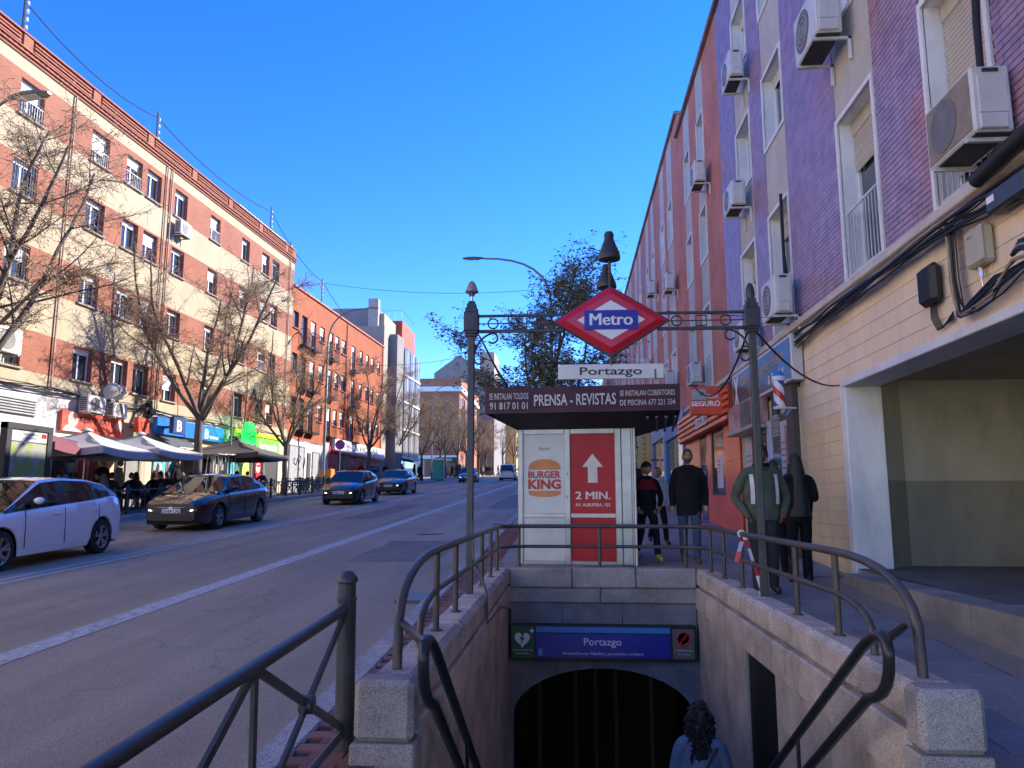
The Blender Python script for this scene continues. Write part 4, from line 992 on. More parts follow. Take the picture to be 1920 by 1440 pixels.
mb.build('wall', [brickmat('pink red brick', (.58,.215,.135), (.63,.235,.15), (.44,.21,.15), .25, .07, .008, var=.2, rough=.75), grey_r, white_p], rb2)
MB().bbox(-66,-25.95,-.1,.3,15.2,15.34,.02).build('cornice', MAT['cornice'], rb2)
MB().box(-30.5,-26.2,.6,3.5,15.2,16.1).build('roof_box', MAT['pink red brick'], rb2)
for i, (a, b_) in enumerate(cols2):
    for fi, (c, d) in enumerate(fl2): window(rb2, a, b_, c, d, .25, framew, (.45 if (i+fi) % 3 == 0 else .15), shutw, surw, fw=.06)
for i, (Y_, z_, t_) in enumerate([(27.5,9.0,'second'),(28.2,5.6,'lowest'),(33.2,10.4,'upper'),(36.5,7.6,'lower')]):
    ac_r(Y_, z_, '%s air conditioner on the far red brick building' % t_ if i < 2 else '%s small air conditioner far along the red brick building' % t_, w_=.85, h=.6)
# ground floor shops of the second building
def shopfront(Ya, Yb, colr, label, sign=None, smat=None, z1=3.6):
    e = empty('shop_front', (4.0, 0, 0), RB, label=label, cat='shop front'); gz_ = g(Ya)-.2
    MB().bbox(-Yb+.05,-Ya-.05,-.12,-.003,gz_+2.9,gz_+3.7,.01).build('fascia', colr, e)
    for uu in (-Yb+.05, -Ya-.35): MB().bbox(uu, uu+.3, -.12, -.003, gz_, gz_+2.9, .01).build('pilaster', colr, e)
    MB().box(-Yb+.35,-Ya-.35,-.03,-.003,gz_+.5,gz_+2.9).build('shop_window', glass_d, e); MB().box(-Yb+.35,-Ya-.35,-.08,-.004,gz_,gz_+.5).build('stall_riser', colr, e)
    MB().box(-(Ya+Yb)/2-.03,-(Ya+Yb)/2+.03,-.06,-.031,gz_+.5,gz_+2.9).build('mullion', alu, e)
    if sign: text(sign, smat or white_s, e, (-(Ya+Yb)/2,-.126,gz_+3.15), .28, (Yb-Ya)*.5, bold=.02)
    return e
shopfront(26, 31.2, M('shop blue', (.04,.16,.42), .35, 0, .2), 'bright blue shop front beyond the orange shop')
shopfront(31.2, 36, M('shop pale blue', (.28,.36,.48), .5, 0, .2), 'pale blue shop front beyond the bright blue one')
shopfront(36, 42, M('shop ochre', (.5,.3,.10), .5, 0, .2), 'ochre shop front far along the right pavement')
shopfront(42, 50, M('shop grey', (.25,.25,.26), .5, 0, .2), 'grey shop front far along the right pavement')
shopfront(50, 60, M('shop green', (.03,.2,.1), .5, 0, .2), 'green shop front at the far end of the right pavement')
vs = empty('vertical_sign', (3.1, 34, 2.9), label='tall narrow yellow and blue vertical sign far along the right pavement', cat='sign')
MB().bbox(0,.55,0,.12,0,1.6,.02).build('lower_panel', M('sign ochre', (.6,.4,.14), .5), vs); MB().bbox(0,.55,0,.12,1.62,2.4,.02).build('upper_panel', M('sign strong blue', (.04,.12,.5), .4), vs)
MB().box(.55,.9,.04,.08,.4,.48).box(.55,.9,.04,.08,2.0,2.08).build('arm', black, vs)
for q, ch in enumerate('TABACO'): text(ch, black, vs, (.27,-.006,1.3-.22*q), .15)
gs = empty('green_blade_sign', (2.7, 37, 4.0), label='small green blade sign beside the vertical sign', cat='sign'); MB().bbox(0,.6,0,.1,0,.7,.02).build('panel', M('sign emerald', (.02,.25,.12), .4), gs); MB().box(.6,1.3,.03,.07,.3,.36).build('arm', black, gs)
# ============================================================ left side: cream and brick apartment building
LA = R(90-2.77); LC = (-16.6, 44.5, 0)
brk = brickmat('orange brick', (.265,.090,.053), (.31,.11,.066), (.32,.165,.115), .25, .07, .010, var=.16)
creamL = M('cream stucco', (.43,.35,.235), .85, 0, .09, .7, .1, 30, dirt=.2, spec=.15)
brk_d = M('brick trim', (.29,.085,.047), .75, 0, .2, 3.)
sillm = M('sill stone', (.27,.21,.17), .8, 0, .2)
lb = empty('cream_brick_building', LC, LA, label='five storey apartment building banded in cream stucco and orange brick', cat='building')
colsL = [(-22.39,-21.3),(-18.85,-17.8),(-16.72,-15.68),(-15.32,-14.29),(-13.23,-12.2),(-10.1,-9.15),(-6.85,-5.95),(-4.44,-3.5),(-3.12,-2.15),(-25.3,-24.2),(-28.,-27.),(-31,-30)]
flL = [(5.85,7.05),(8.65,9.85),(11.45,12.65),(14.1,15.32)]
bands = [(5.78,7.12),(8.58,9.92),(11.38,12.72),(14.03,15.55)]
opsL = [(a, b_, c, d) for a, b_ in colsL for c, d in flL]
mfL = ([q for b_ in bands for q in b_], lambda u, z: 0 if any(a < z < b_ for a, b_ in bands) else 1)
mb = MB(); ZT = 16.12
wallgrid(mb, -33., 0., 5.3, ZT, opsL, mfL, .26, rev=None)
mb.quad((0,0,0),(0,13,0),(0,13,16.8),(0,0,16.8),0); mb.quad((-33,0,16.3),(0,0,16.3),(0,13,16.3),(-33,13,16.3),1); mb.quad((-33,13,0),(-33,13,16.8),(0,13,16.8),(0,13,0),0); wallgrid(mb, -95., -33., 0., 16.8, [], ([], lambda u, z: 2), .26, rev=None)  # last run: unseen plain wall, added pale to bounce light into the street
mb.quad((-33,.05,0),(0,.05,0),(0,.05,5.3),(-33,.05,5.3),1)
mb.build('wall', [brk, creamL, M('pale bounce wall', (.68,.60,.48), .85, 0, .1, .7)], lb)
for (z0, z1, pr) in ((16.0,16.06,.05),(16.10,16.16,.12),(16.22,16.27,.16)): MB().bbox(-33,.02+pr*.4,-pr,.1,z0,z1,.006).build('cornice_moulding', brk_d, lb)
MB().box(-33,.0,-.06,.2,16.06,16.3).build('cornice', brk_d, lb)
n = 0
u = -33.
while u < -.2:      # dentils, alternate bricks under the parapet
    u += .24; n += 1
dn_ = MB()
for k in range(137): dn_.box(-33+.24*k, -33+.24*k+.12, -.1, -.06, 16.161, 16.219)
dn_.build('dentil_row', brk_d, lb, kind='stuff')
MB().box(-33,.0,.04,.25,16.3,16.8).build('parapet', brk, lb)
u = -33.
while u < -.5:
    L = 3.5; MB().bbox(u, u+.42, -.03, .1, 16.3, 16.78, .01).build('parapet_pier', brk, lb)
    for z0 in (16.40, 16.54, 16.66): MB().bbox(u+.5, min(u+L-.1, -.05), -.03, .08, z0, z0+.06, .006).build('parapet_rail', brk_d, lb)
    u += L
MB().bbox(-.42,.02,-.03,.1,16.3,16.78,.01).build('parapet_pier', brk, lb)
MB().bbox(-33,.05,-.06,.3,16.8,16.87,.01).build('parapet_coping', brk_d, lb)
fgrey = M('window frame grey', (.55,.56,.57), .4, .1, .06); shutd = M('shutter dark', (.12,.10,.085), .6)
rw = random.Random(11)
for i, (a, b_) in enumerate(colsL):
    for j, (c, d) in enumerate(flL):
        sh = rw.choice([.18,.18,.3,.45,.15,.6,.18]); st_ = shutw
        window(lb, a, b_, c, d, .26, framew if rw.random() < .7 else fgrey, sh, st_, None, bars=rw.choice([0,1,1,0,2]) if j > 0 else rw.choice([0,2,0]), sill=sillm, fw=.05)
# rain pipes and roof fence
for uu in (-14.0, -13.62, -19.9, -.75):
    MB().tube([(uu,-.07,16.0),(uu,-.07,5.4)], .035, 8).build('rain_pipe', M('pipe tan', (.42,.26,.17), .6), lb, smooth=True)
rf = empty('roof_fence', LC, LA, label='white vertical slat fence on the far corner of the cream building roof', cat='fence')
for k in range(24): MB().box(-6.3+.25*k,-6.16+.25*k,.5,.54,16.3,17.35).build('slat', white_c, rf)
MB().box(-6.3,-.3,.54,.57,17.15,17.22).box(-6.3,-.3,.54,.57,16.9,16.95).build('rail', white_c, rf)

# facade fittings
def at_l(u, y, z):
    c, s_ = math.cos(LA), math.sin(LA); return (LC[0]+u*c-y*s_, LC[1]+u*s_+y*c, z)
ac_unit(at_l(-18.5,-.12,4.72), LA, 'white air conditioner with round fan grille above the red kebab sign', w_=1.0, h=.62, d=.36)
ac_unit(at_l(-16.95,-.12,4.72), LA, 'smaller white air conditioner at the right end above the kebab sign', w_=.85, h=.55)
ac_unit(at_l(-13.35,-.14,13.2), LA, 'air conditioner hanging under a top floor window of the cream building', w_=.9, h=.62)
ac_unit(at_l(-22.9,-.14,6.1), LA, 'air conditioner behind bare branches at the left picture edge', w_=1.0, h=.8, d=.4)
for k, uu in enumerate((-17.2, -16.75)):
    dsh = empty('satellite_dish', at_l(uu,-.5,5.62), LA, label='%s satellite dish over the smaller air conditioner' % ('left hand grey' if k == 0 else 'right hand grey'), cat='satellite dish')
    P = [(0,0),(.12,.012),(.22,.04),(.32,.085),(.32,.10),(.22,.052),(.12,.024),(0,.012)]
    o = MB().lathe(P, 20, axis='y').build('reflector', M('dish grey', (.45,.42,.40), .5, 0, .1), dsh, smooth=True); o.rotation_euler = (R(20), 0, R(-25+10*k))
    MB().tube([(0,0,0),(0,.25,-.1),(0,.48,-.3)], .02, 6).build('arm', iron, dsh); MB().tube([(.05,-.02,-.25),(.1,-.3,-.05)], .012, 6).lathe([(.03,0),(.03,.06)], 8, (.1,-.3,-.06)).build('receiver', iron, dsh)
fc = empty('facade_cables', LC, LA, label='loose black cables strung along the cream facade above the shops', cat='cable')
for i in range(6):
    P = []
    for k in range(25):
        u_ = -24+k*1.0; P.append((u_, -.08-.02*i, 5.25+.03*i+rw.uniform(-.05,.05)-.12*abs(math.sin(k*.55+i*.3)))) 
    MB().tube(P, .018, 5).build('cable', cbk, fc)
cx = empty('cable_box_cluster', at_l(-14.35,-.05,4.75), LA, label='cluster of black cable boxes above the small red sign', cat='box')
for (x_, z_, w_, h) in ((0,0,.3,.25),(.1,.35,.35,.2),(-.05,.62,.25,.2)): MB().bbox(x_,x_+w_,-.18,0,z_,z_+h,.02).build('casing', black, cx)
for k in range(5): MB().tube([(.1+.04*k,-.1,.9),(.05+.05*k,-.16,.4),(.15+.03*k,-.14,-.1),(.2,-.1,-.3+.05*k)], .014, 5).build('cable', cbk, cx)

# ------------------------------------------------------------ ground floor shops on the left
def shopL(u0, u1, label, wallm, signm=None, zs=(4.3,5.05), parts=(), name='shop_front', out=.0):
    e = empty(name, LC, LA, label=label, cat='shop front'); gz_ = gl(LC[1]+(u0+u1)/2)-.25
    MB().box(u0, u1, -.0, .045, gz_, 5.3).build('wall', wallm, e)
    for (a, b_, c, d, m_, nm) in parts:
        if nm in ('shop_window', 'door_pane'):
            MB().box(a, b_, -.035, -.002, gz_+c, gz_+d, 0).build(nm, m_, e)
            fr = MB()
            for (x0, x1, z0, z1) in ((a-.05,a,c,d),(b_,b_+.05,c,d),(a-.05,b_+.05,d,d+.05)): fr.box(x0, x1, -.07, -.003, gz_+z0, gz_+z1)
            fr.build('frame', alu, e)
        else: MB().box(a, b_, -.06, -.003, gz_+c, gz_+d).build(nm, m_, e)
    return e
cyanp = M('cyan poster', (.10,.42,.50), .5, 0, .6, 2.2); foodp = M('food poster', (.75,.42,.18), .5, 0, .6, 5.); marble = M('marble', (.42,.42,.43), .35, 0, .5, 1.3); shutg = M('shutter grey', (.33,.33,.34), .5, .2, .15)
shopL(-33,-19.9, 'white rendered shop wall with louvre vent at the left picture edge', M('white render', (.50,.49,.47), .7, 0, .08), parts=((-31,-28,.2,2.6,glass_d,'shop_window'),(-27,-23,.2,2.6,glass_d,'shop_window')))
lv = empty('louvre_vent', at_l(-24.2,-.02,4.35), LA, label='grey horizontal louvre vent on the white shop wall', cat='vent')
for k in range(6): MB().bbox(0,3.8,-.08,0,.09*k,.09*k+.05,.006).build('slat', M('louvre grey', (.32,.33,.34), .5), lv)
shopL(-19.9,-15.75, 'kebab shop front with glass door and food posters', M('shop pale', (.55,.50,.44), .7), parts=((-19.5,-18.3,.1,2.3,glass_d,'door_pane'),(-18.1,-17.7,0,2.5,red_s,'red_panel'),(-17.5,-17.1,.1,2.4,M('red brown', (.25,.05,.03), .5),'red_panel'),(-16.95,-16.15,.5,2.3,foodp,'food_poster')))
kb = empty('kebab_sign', LC, LA, label='red kebab shop fascia with KEBAP RAYO in black letters', cat='sign')
redk = M('kebab red', (.62,.09,.05), .4, 0, .12, 1.5)
o = MB().bbox(-19.3,-15.85,-.14,-.01,3.98,4.70,.01).build('panel', redk, kb)
text('KEBAP RAYO', black, kb, (-17.4,-.146,4.36), .22, 2.0, bold=.01); text('POLLO ASADO PIZZAS', M('dark red', (.3,.02,.02), .5), kb, (-17.4,-.146,4.10), .15, 2.1, bold=.005)
for uu, r_ in ((-18.75,.26),(-16.1,.2)): MB().lathe([(r_,0),(r_,.006),(0,.006)], 16, (uu,-.142,4.42), axis='y').lathe([(r_*.6,.006),(r_*.6,.009),(0,.009)], 12, (uu+.03,-.142,4.46), axis='y', m=1).build('round_emblem', [M('cream print', (.75,.55,.42), .5, 0, .2), redk], kb)
MB().hexa([(-19.25,-.146,4.0),(-18.2,-.146,4.0),(-18.2,-.142,4.0),(-19.25,-.142,4.0),(-19.1,-.146,4.18),(-18.9,-.146,4.22),(-18.9,-.142,4.22),(-19.1,-.142,4.18)]).build('white_swoosh', M('cream print 2', (.75,.6,.52), .5), kb)
sb = empty('square_red_sign', LC, LA, label='small square red sign with an orange shield beside the kebab sign', cat='sign')
MB().bbox(-15.5,-14.72,-.5,-.3,4.25,4.85,.01).build('panel', M('lottery red', (.5,.06,.03), .4), sb)
MB().tube([(-15.3,-.51,4.7),(-15.1,-.51,4.74),(-14.92,-.51,4.7),(-14.95,-.51,4.45),(-15.1,-.51,4.36),(-15.27,-.51,4.45)], .016, 5, closed=True).build('shield', M('shield orange', (.7,.25,.1), .5), sb); MB().box(-15.3,-15.2,-.3,0,4.45,4.5).build('arm', iron, sb)
shopL(-15.75,-14.0, 'narrow cream doorway between the kebab and travel shops', creamL, parts=((-15.4,-14.4,0,2.5,M('door grey', (.22,.2,.18), .6),'door'),))
shopL(-14.0,-8.0, 'travel agency front with cyan posters under a blue fascia', M('shop cream 2', (.56,.46,.30), .7), parts=((-13.5,-12.6,.3,2.5,cyanp,'shop_window'),(-12.4,-11.5,.3,2.5,cyanp,'shop_window'),(-11.2,-10.9,0,2.6,creamL,'pilaster'),(-9.6,-8.4,.1,2.7,glass_d,'door_pane')))
bt = empty('travel_sign', LC, LA, label='long bright blue travel agency fascia', cat='sign')
bluet = M('travel blue', (.012,.16,.62), .35, 0, .06)
MB().bbox(-13.8,-8.1,-.25,-.01,4.36,5.06,.02).build('panel', bluet, bt)
text('B', white_s, bt, (-9.75,-.256,4.48), .42, .36, bold=.03); text('travel', white_s, bt, (-9.05,-.256,4.48), .18, .85, bold=.02); text('travel', white_s, bt, (-12.1,-.256,4.5), .17, .75, bold=.02)
bb = empty('letter_blade_sign', LC, LA, label='navy square blade sign with a white letter B', cat='sign')
MB().bbox(-13.75,-12.85,-.95,-.75,4.36,5.06,.02).build('panel', M('navy sign', (.02,.05,.17), .4), bb); text('B', white_s, bb, (-13.3,-.956,4.48), .45, .38, bold=.03); MB().box(-13.4,-13.2,-.75,-.2,4.6,4.7).build('arm', iron, bb)
dk_aw = empty('small_dark_awning', LC, LA, label='small dark awning under the blue travel fascia', cat='awning'); MB().hexa([(-13.6,-.9,3.85),(-11.3,-.9,3.85),(-11.3,-.85,3.85),(-13.6,-.85,3.85),(-13.6,-.05,4.33),(-11.3,-.05,4.33),(-11.3,-.0,4.33),(-13.6,-.0,4.33)]).build('canvas', M('awning dark', (.07,.08,.08), .7), dk_aw)
for uu in (-13.5,-11.4): MB().tube([(uu,-.02,3.6),(uu,-.86,3.84)], .015, 6).build('arm', iron, dk_aw)
yg = M('pharmacy yellow', (.72,.66,.03), .4); grn = M('pharmacy green', (.19,.55,.06), .4, 0, .06)
shopL(-8.0,-1.0, 'pharmacy front with cyan and yellow window posters', M('shop grey cream', (.42,.37,.30), .7), parts=((-7.4,-6.2,.4,2.5,cyanp,'shop_window'),(-6.0,-4.8,.4,2.5,M('yellow poster', (.55,.6,.12), .5, 0, .6, 2.),'shop_window'),(-4.5,-3.2,.1,2.6,glass_d,'door_pane'),(-3.0,-1.3,.1,2.6,M('dark shop', (.05,.05,.05), .5),'shop_window')))
ph = empty('pharmacy_sign', LC, LA, label='green and yellow pharmacy fascia reading farmacia', cat='sign')
MB().bbox(-6.9,-1.4,-.15,-.01,4.2,5.0,.01).build('green_panel', grn, ph); MB().bbox(-6.9,-1.3,-.2,-.01,5.0,5.22,.01).build('yellow_panel', yg, ph)
text('farmacia', white_s, ph, (-2.85,-.156,4.38), .40, 2.3, bold=.03); MB().box(-5.15,-4.45,-.17,-.15,4.25,4.95).build('dark_panel', M('shade grey', (.12,.12,.12), .5), ph)
pc = empty('pharmacy_cross', at_l(-7.0,-1.0,4.1), LA, label='glowing green pharmacy cross reading 12H', cat='sign')
grl = M('lit green', (.01,.85,.06), .4, 0, 0, emit=.55)
MB().prism([(-.32,0),(.32,0),(.32,.36),(.62,.36),(.62,1.0),(.32,1.0),(.32,1.36),(-.32,1.36),(-.32,1.0),(-.62,1.0),(-.62,.36),(-.32,.36)], -.1, .1).build('cross', grl, pc); text('12H', M('cross letter', (.01,.2,.03), .4), pc, (0,-.106,.52), .34, .9, bold=.03); MB().box(-.05,.05,.1,1.0,.6,.7).build('arm', iron, pc)
shopL(-1.0,.0, 'narrow blank bay at the far corner of the cream building', M('blank bay', (.5,.42,.3), .7))

# ============================================================ orange brick building
obk = brickmat('orange brick 2', (.33,.095,.042), (.38,.112,.05), (.32,.125,.075), .25, .07, .008, var=.14)
ob = empty('orange_brick_building', LC, LA, label='orange brick apartment building with black balconies beyond the cream one', cat='building')
co = [(.2,1.0,0),(1.5,2.4,1),(3.0,3.9,1),(4.6,5.5,0),(6.3,7.15,1),(7.6,8.4,0),(8.9,9.8,0),(11.1,12.0,1),(13.1,13.8,0),(14.6,15.4,0),(16.,16.8,0),(17.7,18.5,0)]
fo = [(12.1,13.15),(9.4,10.55),(6.75,7.9)]
oo = []
for a, b_, k in co:
    for c, d in fo: oo.append((a, b_, c-(.85 if k else 0), d, .2))
mb = MB(); wallgrid(mb, 0.01, 19.4, 5.2, 14.6, oo, ([], lambda u, z: 0), .2, rev=0); mb.quad((.01,0,14.6),(19.4,0,14.6),(19.4,12,14.6),(.01,12,14.6)); mb.quad((19.4,0,0),(19.4,12,0),(19.4,12,14.6),(19.4,0,14.6)); mb.quad((.01,12,0),(.01,12,14.6),(19.4,12,14.6),(19.4,12,0)); mb.quad((.01,.05,0),(19.4,.05,0),(19.4,.05,5.2),(.01,.05,5.2))
mb.build('wall', obk, ob); MB().bbox(.02,19.45,-.1,.3,14.6,14.75,.02).build('coping', M('coping red', (.36,.11,.07), .7), ob)
fblue = M('window frame blue grey', (.10,.16,.24), .4)
for i, (a, b_, k) in enumerate(co):
    for j, (c, d) in enumerate(fo): window(ob, a, b_, c-(.85 if k else 0), d, .2, fblue if i in (0,1) else framew, rw.choice([.2,.45,.6,.3]) if i not in (0,1) else 0, shutw, None, balc=k, sill=None if k else brk_d, fw=.06)
for uu in (9.9, 19.0): MB().tube([(uu,-.06,14.5),(uu,-.06,5.3)], .04, 8).build('rain_pipe', M('pipe red', (.38,.14,.09), .6), ob, smooth=True)
shopL(.05,6.9, 'white shop front with grey shutters and graffiti', M('white render 2', (.52,.51,.50), .7), parts=((.4,2.6,.2,2.9,shutg,'shop_window'),(3.2,3.7,0,2.6,M('dark bay', (.06,.06,.06), .5),'door'),(4.1,5.2,.2,2.7,shutg,'shop_window'),(5.9,6.85,0,3.6,marble,'marble_panel')))
gr = empty('graffiti', at_l(.9,-.04,3.75), LA, label='black graffiti scrawl above the grey shop shutter', cat='graffiti')
MB().tube([(0,0,.3),(.3,0,.45),(.1,0,.1),(.5,0,0),(.7,0,.4),(.9,0,.1),(1.2,0,.5),(1.0,0,.6)], .035, 5).build('scrawl', black, gr); MB().tube([(.4,-.005,-.3),(.8,-.005,-.15),(1.2,-.005,-.25)], .02, 5).build('red_scrawl', red_s, gr)
shopL(6.9,19.4, 'long shop front with white fascia and red panels in the orange building', M('shop mid grey', (.25,.24,.23), .6), parts=((7.0,8.6,.2,2.9,M('bright red', (.6,.02,.03), .4),'red_panel'),(9.0,10.0,.1,2.8,black,'door'),(10.3,11.4,.2,2.8,glass_d,'shop_window'),(11.6,12.6,.2,2.3,M('bright red 2', (.55,.02,.05), .4),'red_poster'),(12.8,14.6,.2,2.8,glass_d,'shop_window'),(14.8,15.6,.4,2.4,M('pink poster', (.6,.1,.18), .4),'red_poster'),(15.8,18.9,.2,2.8,glass_d,'shop_window')))
fs = empty('white_fascia_sign', LC, LA, label='long white fascia with dark lettering and red lower edge', cat='sign')
MB().bbox(7.4,19.3,-.3,-.01,5.05,5.85,.02).build('panel', white_c, fs); MB().box(7.4,19.3,-.31,-.01,4.9,5.05).build('red_edge', red_s, fs)
text('MODA', M('letter blue', (.05,.08,.3), .4), fs, (9.2,-.306,5.3), .4, 2.0, bold=.02); text('& HOGAR', black, fs, (14.6,-.306,5.3), .4, 6.0, bold=.02)

# ============================================================ buildings further on, left
gstu = M('grey stucco', (.22,.205,.20), .85, 0, .12, .5, dirt=.2); wstu = M('white stucco', (.33,.27,.21), .8, 0, .08)
b3 = empty('glass_bay_building', LC, LA, label='pale building with glazed bays and a grey stair tower after the orange one', cat='building')
MB().box(19.45,21.2,-.0,12,0,16.6).build('wall', wstu, b3); MB().box(21.2,23.4,-.7,12,0,16.2).build('stair_tower', gstu, b3)
MB().box(23.4,30,-.1,12,0,15.6).build('wall', wstu, b3)
gb = M('glass blue', (.16,.15,.14), .35, 0, .2, 1., spec=.8)
for j in range(4):
    for i in range(3): 
        f = MB().bbox(23.7+2.05*i,25.5+2.05*i,-.75,-.11,5.6+2.5*j,7.8+2.5*j,.02).build('glazed_bay', gb, b3); MB().box(24.55+2.05*i,24.65+2.05*i,-.78,-.751,5.6+2.5*j,7.8+2.5*j).build('mullion', white_c, f); MB().box(23.68+2.05*i,25.52+2.05*i,-.78,-.11,5.4+2.5*j,5.58+2.5*j).build('slab_edge', white_c, f)
MB().box(23.5,30,-.4,-.11,2.8,5.2).build('shop_window', glass_d, b3)
ph_ = empty('grey_penthouse', (-19, 66, 14), label='grey windowless penthouse block behind the orange building roof', cat='building')
MB().box(-2.6,2.2,0,8,-3,4.7).build('wall', gstu, ph_); MB().box(2.2,2.8,.01,7.9,-3,4.2).build('side_wall', wstu, ph_); MB().bbox(1.5,2.4,-.7,.0,-1,5.4,.02).build('chimney', M('chimney grey', (.34,.31,.28), .8), ph_)
rc_ = empty('red_roof_block', (-16.9, 71, 12), label='red rendered roof block with railing above the glazed bays', cat='building')
redw = M('red render', (.46,.075,.03), .7, 0, .08, 1.)
MB().box(-2.2,1.25,0,.2,0,6.7).box(-2.2,1.25,.2,6,0,6.7).build('wall', redw, rc_); MB().box(1.251,1.3,1.2,4.6,1.6,4.4).build('window', glass_d, rc_)
for k in range(6): MB().tube([(-2.1+.65*k,.1,6.7),(-2.1+.65*k,.1,7.7)], .025, 5).build('railing_post', steel, rc_)
MB().tube([(-2.1,.1,7.7),(1.2,.1,7.7),(1.2,6,7.7)], .025, 5).build('railing_rail', steel, rc_)
# brick corner building and gable behind it, at the bend
cb_ = empty('corner_brick_building', (-16, 110, 5.0), label='low brick corner building with white band facing down the street', cat='building')
fb = brickmat('far brick', (.40,.16,.09), (.44,.18,.10), (.34,.18,.12), .25, .07, .008)
MB().box(-9,.4,0,.3,0,12.4).box(-9,.4,.3,22,0,12.4).build('wall', fb, cb_); MB().box(-9.2,.8,-.4,22,12.4,13.1).build('white_band', white_c, cb_); MB().box(-9.1,.7,-.3,22,13.1,14.3).build('parapet', fb, cb_)
MB().box(-9,.5,-.3,-.01,2.6,3.1).build('shop_band', white_c, cb_); MB().box(-8.6,.2,-.12,-.01,.2,2.5).build('shop_window', glass_d, cb_); MB().box(-3,.4,-.4,-.31,2.1,2.8).build('dark_fascia', black, cb_); text('TOGA', white_s, cb_, (-1.3,-.41,2.3), .35, 1.6, bold=.02)
for j in range(3):
    for i in range(5): window(cb_, .0, .0, 0, 0, .2, framew) if False else None
    o = MB().box(.41,1.5,2+0*j,7,4.6+2.6*j,4.75+2.6*j).box(1.4,1.5,2,7,4.75+2.6*j,5.6+2.6*j).build('balcony', white_c, cb_); MB().box(.41,.45,3,6,4.8+2.6*j,6.6+2.6*j).build('window', glass_d, cb_)
gbld = empty('grey_gable_building', (-19, 134, 6), label='tall grey gable wall rising behind the brick corner building', cat='building')
MB().prism([(-4.6,0),(6.2,0),(6.2,17.5),(3.4,18.6),(0,21.5),(-4.6,18.2)], 0, 25).build('wall', gstu, gbld); MB().box(3.4,6,2,12,17.5,22.3).build('roof_room', wstu, gbld); MB().tube([(.2,.5,21),(.2,.5,25)], .06, 5).build('antenna', iron, gbld)
def farb(nm, loc, sx, sy, h, mat, label, wins=4, rows=5, face='x', rz=0):
    e = empty(nm, loc, rz, label=label, cat='building'); MB().box(0,sx,0,sy,-3,h).build('wall', mat, e); MB().bbox(-.2,sx+.2,-.2,sy+.2,h,h+.4,.05).build('cornice', white_p, e)
    nwy = int(sy/3)
    wm = MB().box(0,.06,0,1.1,0,1.5).mesh('window', glass_d); wf = MB().box(0,1.1,-.06,0,0,1.5).mesh('window', glass_d); bl_ = MB().box(0,.9,-.2,1.3,-.15,0).box(.86,.9,-.2,1.3,0,.9).mesh('balcony', M('far balcony', (.35,.3,.27), .7))
    for j in range(rows):
        for i in range(nwy):
            o = link('window', wm, e, (sx, 1.0+3*i, 4.2+2.9*j)); 
            if (i+j) % 3 == 0: link('balcony', bl_, e, (sx+.03, 1.0+3*i, 4.15+2.9*j))
        for i in range(int(sx/3.2)): link('window', wf, e, (1.+3.2*i, 0, 4.2+2.9*j))
    return e
farb('far_building', (-27, 160, 7.4), 11.5, 30, 19, M('far orange', (.50,.25,.13), .8, 0, .15), 'sunlit orange building past the grey gable')
farb('far_building', (-25, 191, 8.6), 12.5, 26, 21, M('far ochre', (.55,.40,.18), .8, 0, .15), 'ochre building near the far end of the street', rz=R(-6))
farb('far_building', (-16, 222, 10), 40, 16, 19, M('far sand', (.46,.34,.24), .8, 0, .15), 'sand coloured block closing the far end of the street')
e = farb('far_building', (18, 68, 3), 14, 60, 16, M('far red', (.36,.15,.11), .8, 0, .15), 'red block beyond the right hand buildings'); e.location = (5.5, 67, 3)
# ============================================================ cars
tyre_m = M('tyre', (.014,.014,.015), .8, 0, .2, 20.); rim_m = M('rim alloy', (.42,.43,.45), .3, .8, .08); lampw = M('headlamp', (.55,.57,.6), .08, 0, .05, spec=.8, coat=.6); lampr = M('tail lamp', (.32,.01,.015), .15, 0, .1, coat=.5)
carglass = M('car glass', (.008,.010,.012), .02, 0, 0, spec=.6); plate_m = M('plate', (.75,.75,.75), .4); chrome = M('chrome', (.7,.7,.7), .12, 1., 0); under = M('car underside', (.01,.01,.01), .8)
drl = M('lit drl', (1,.97,.9), .3, 0, 0, emit=1.6)
def lerp_tab(tab, x):
    for (x0, y0), (x1, y1) in zip(tab[:-1], tab[1:]):
        if x <= x1: 
            t_ = (x-x0)/(x1-x0) if x1 > x0 else 0; t_ = max(0, min(1, t_)); return y0+(y1-y0)*t_
    return tab[-1][1]
def smooth_tab(tab, x, h=.09):
    return sum(lerp_tab(tab, x+d*h)*w_ for d, w_ in ((-1,.2),(-.5,.2),(0,.2),(.5,.2),(1,.2)))
WHEELS = {}
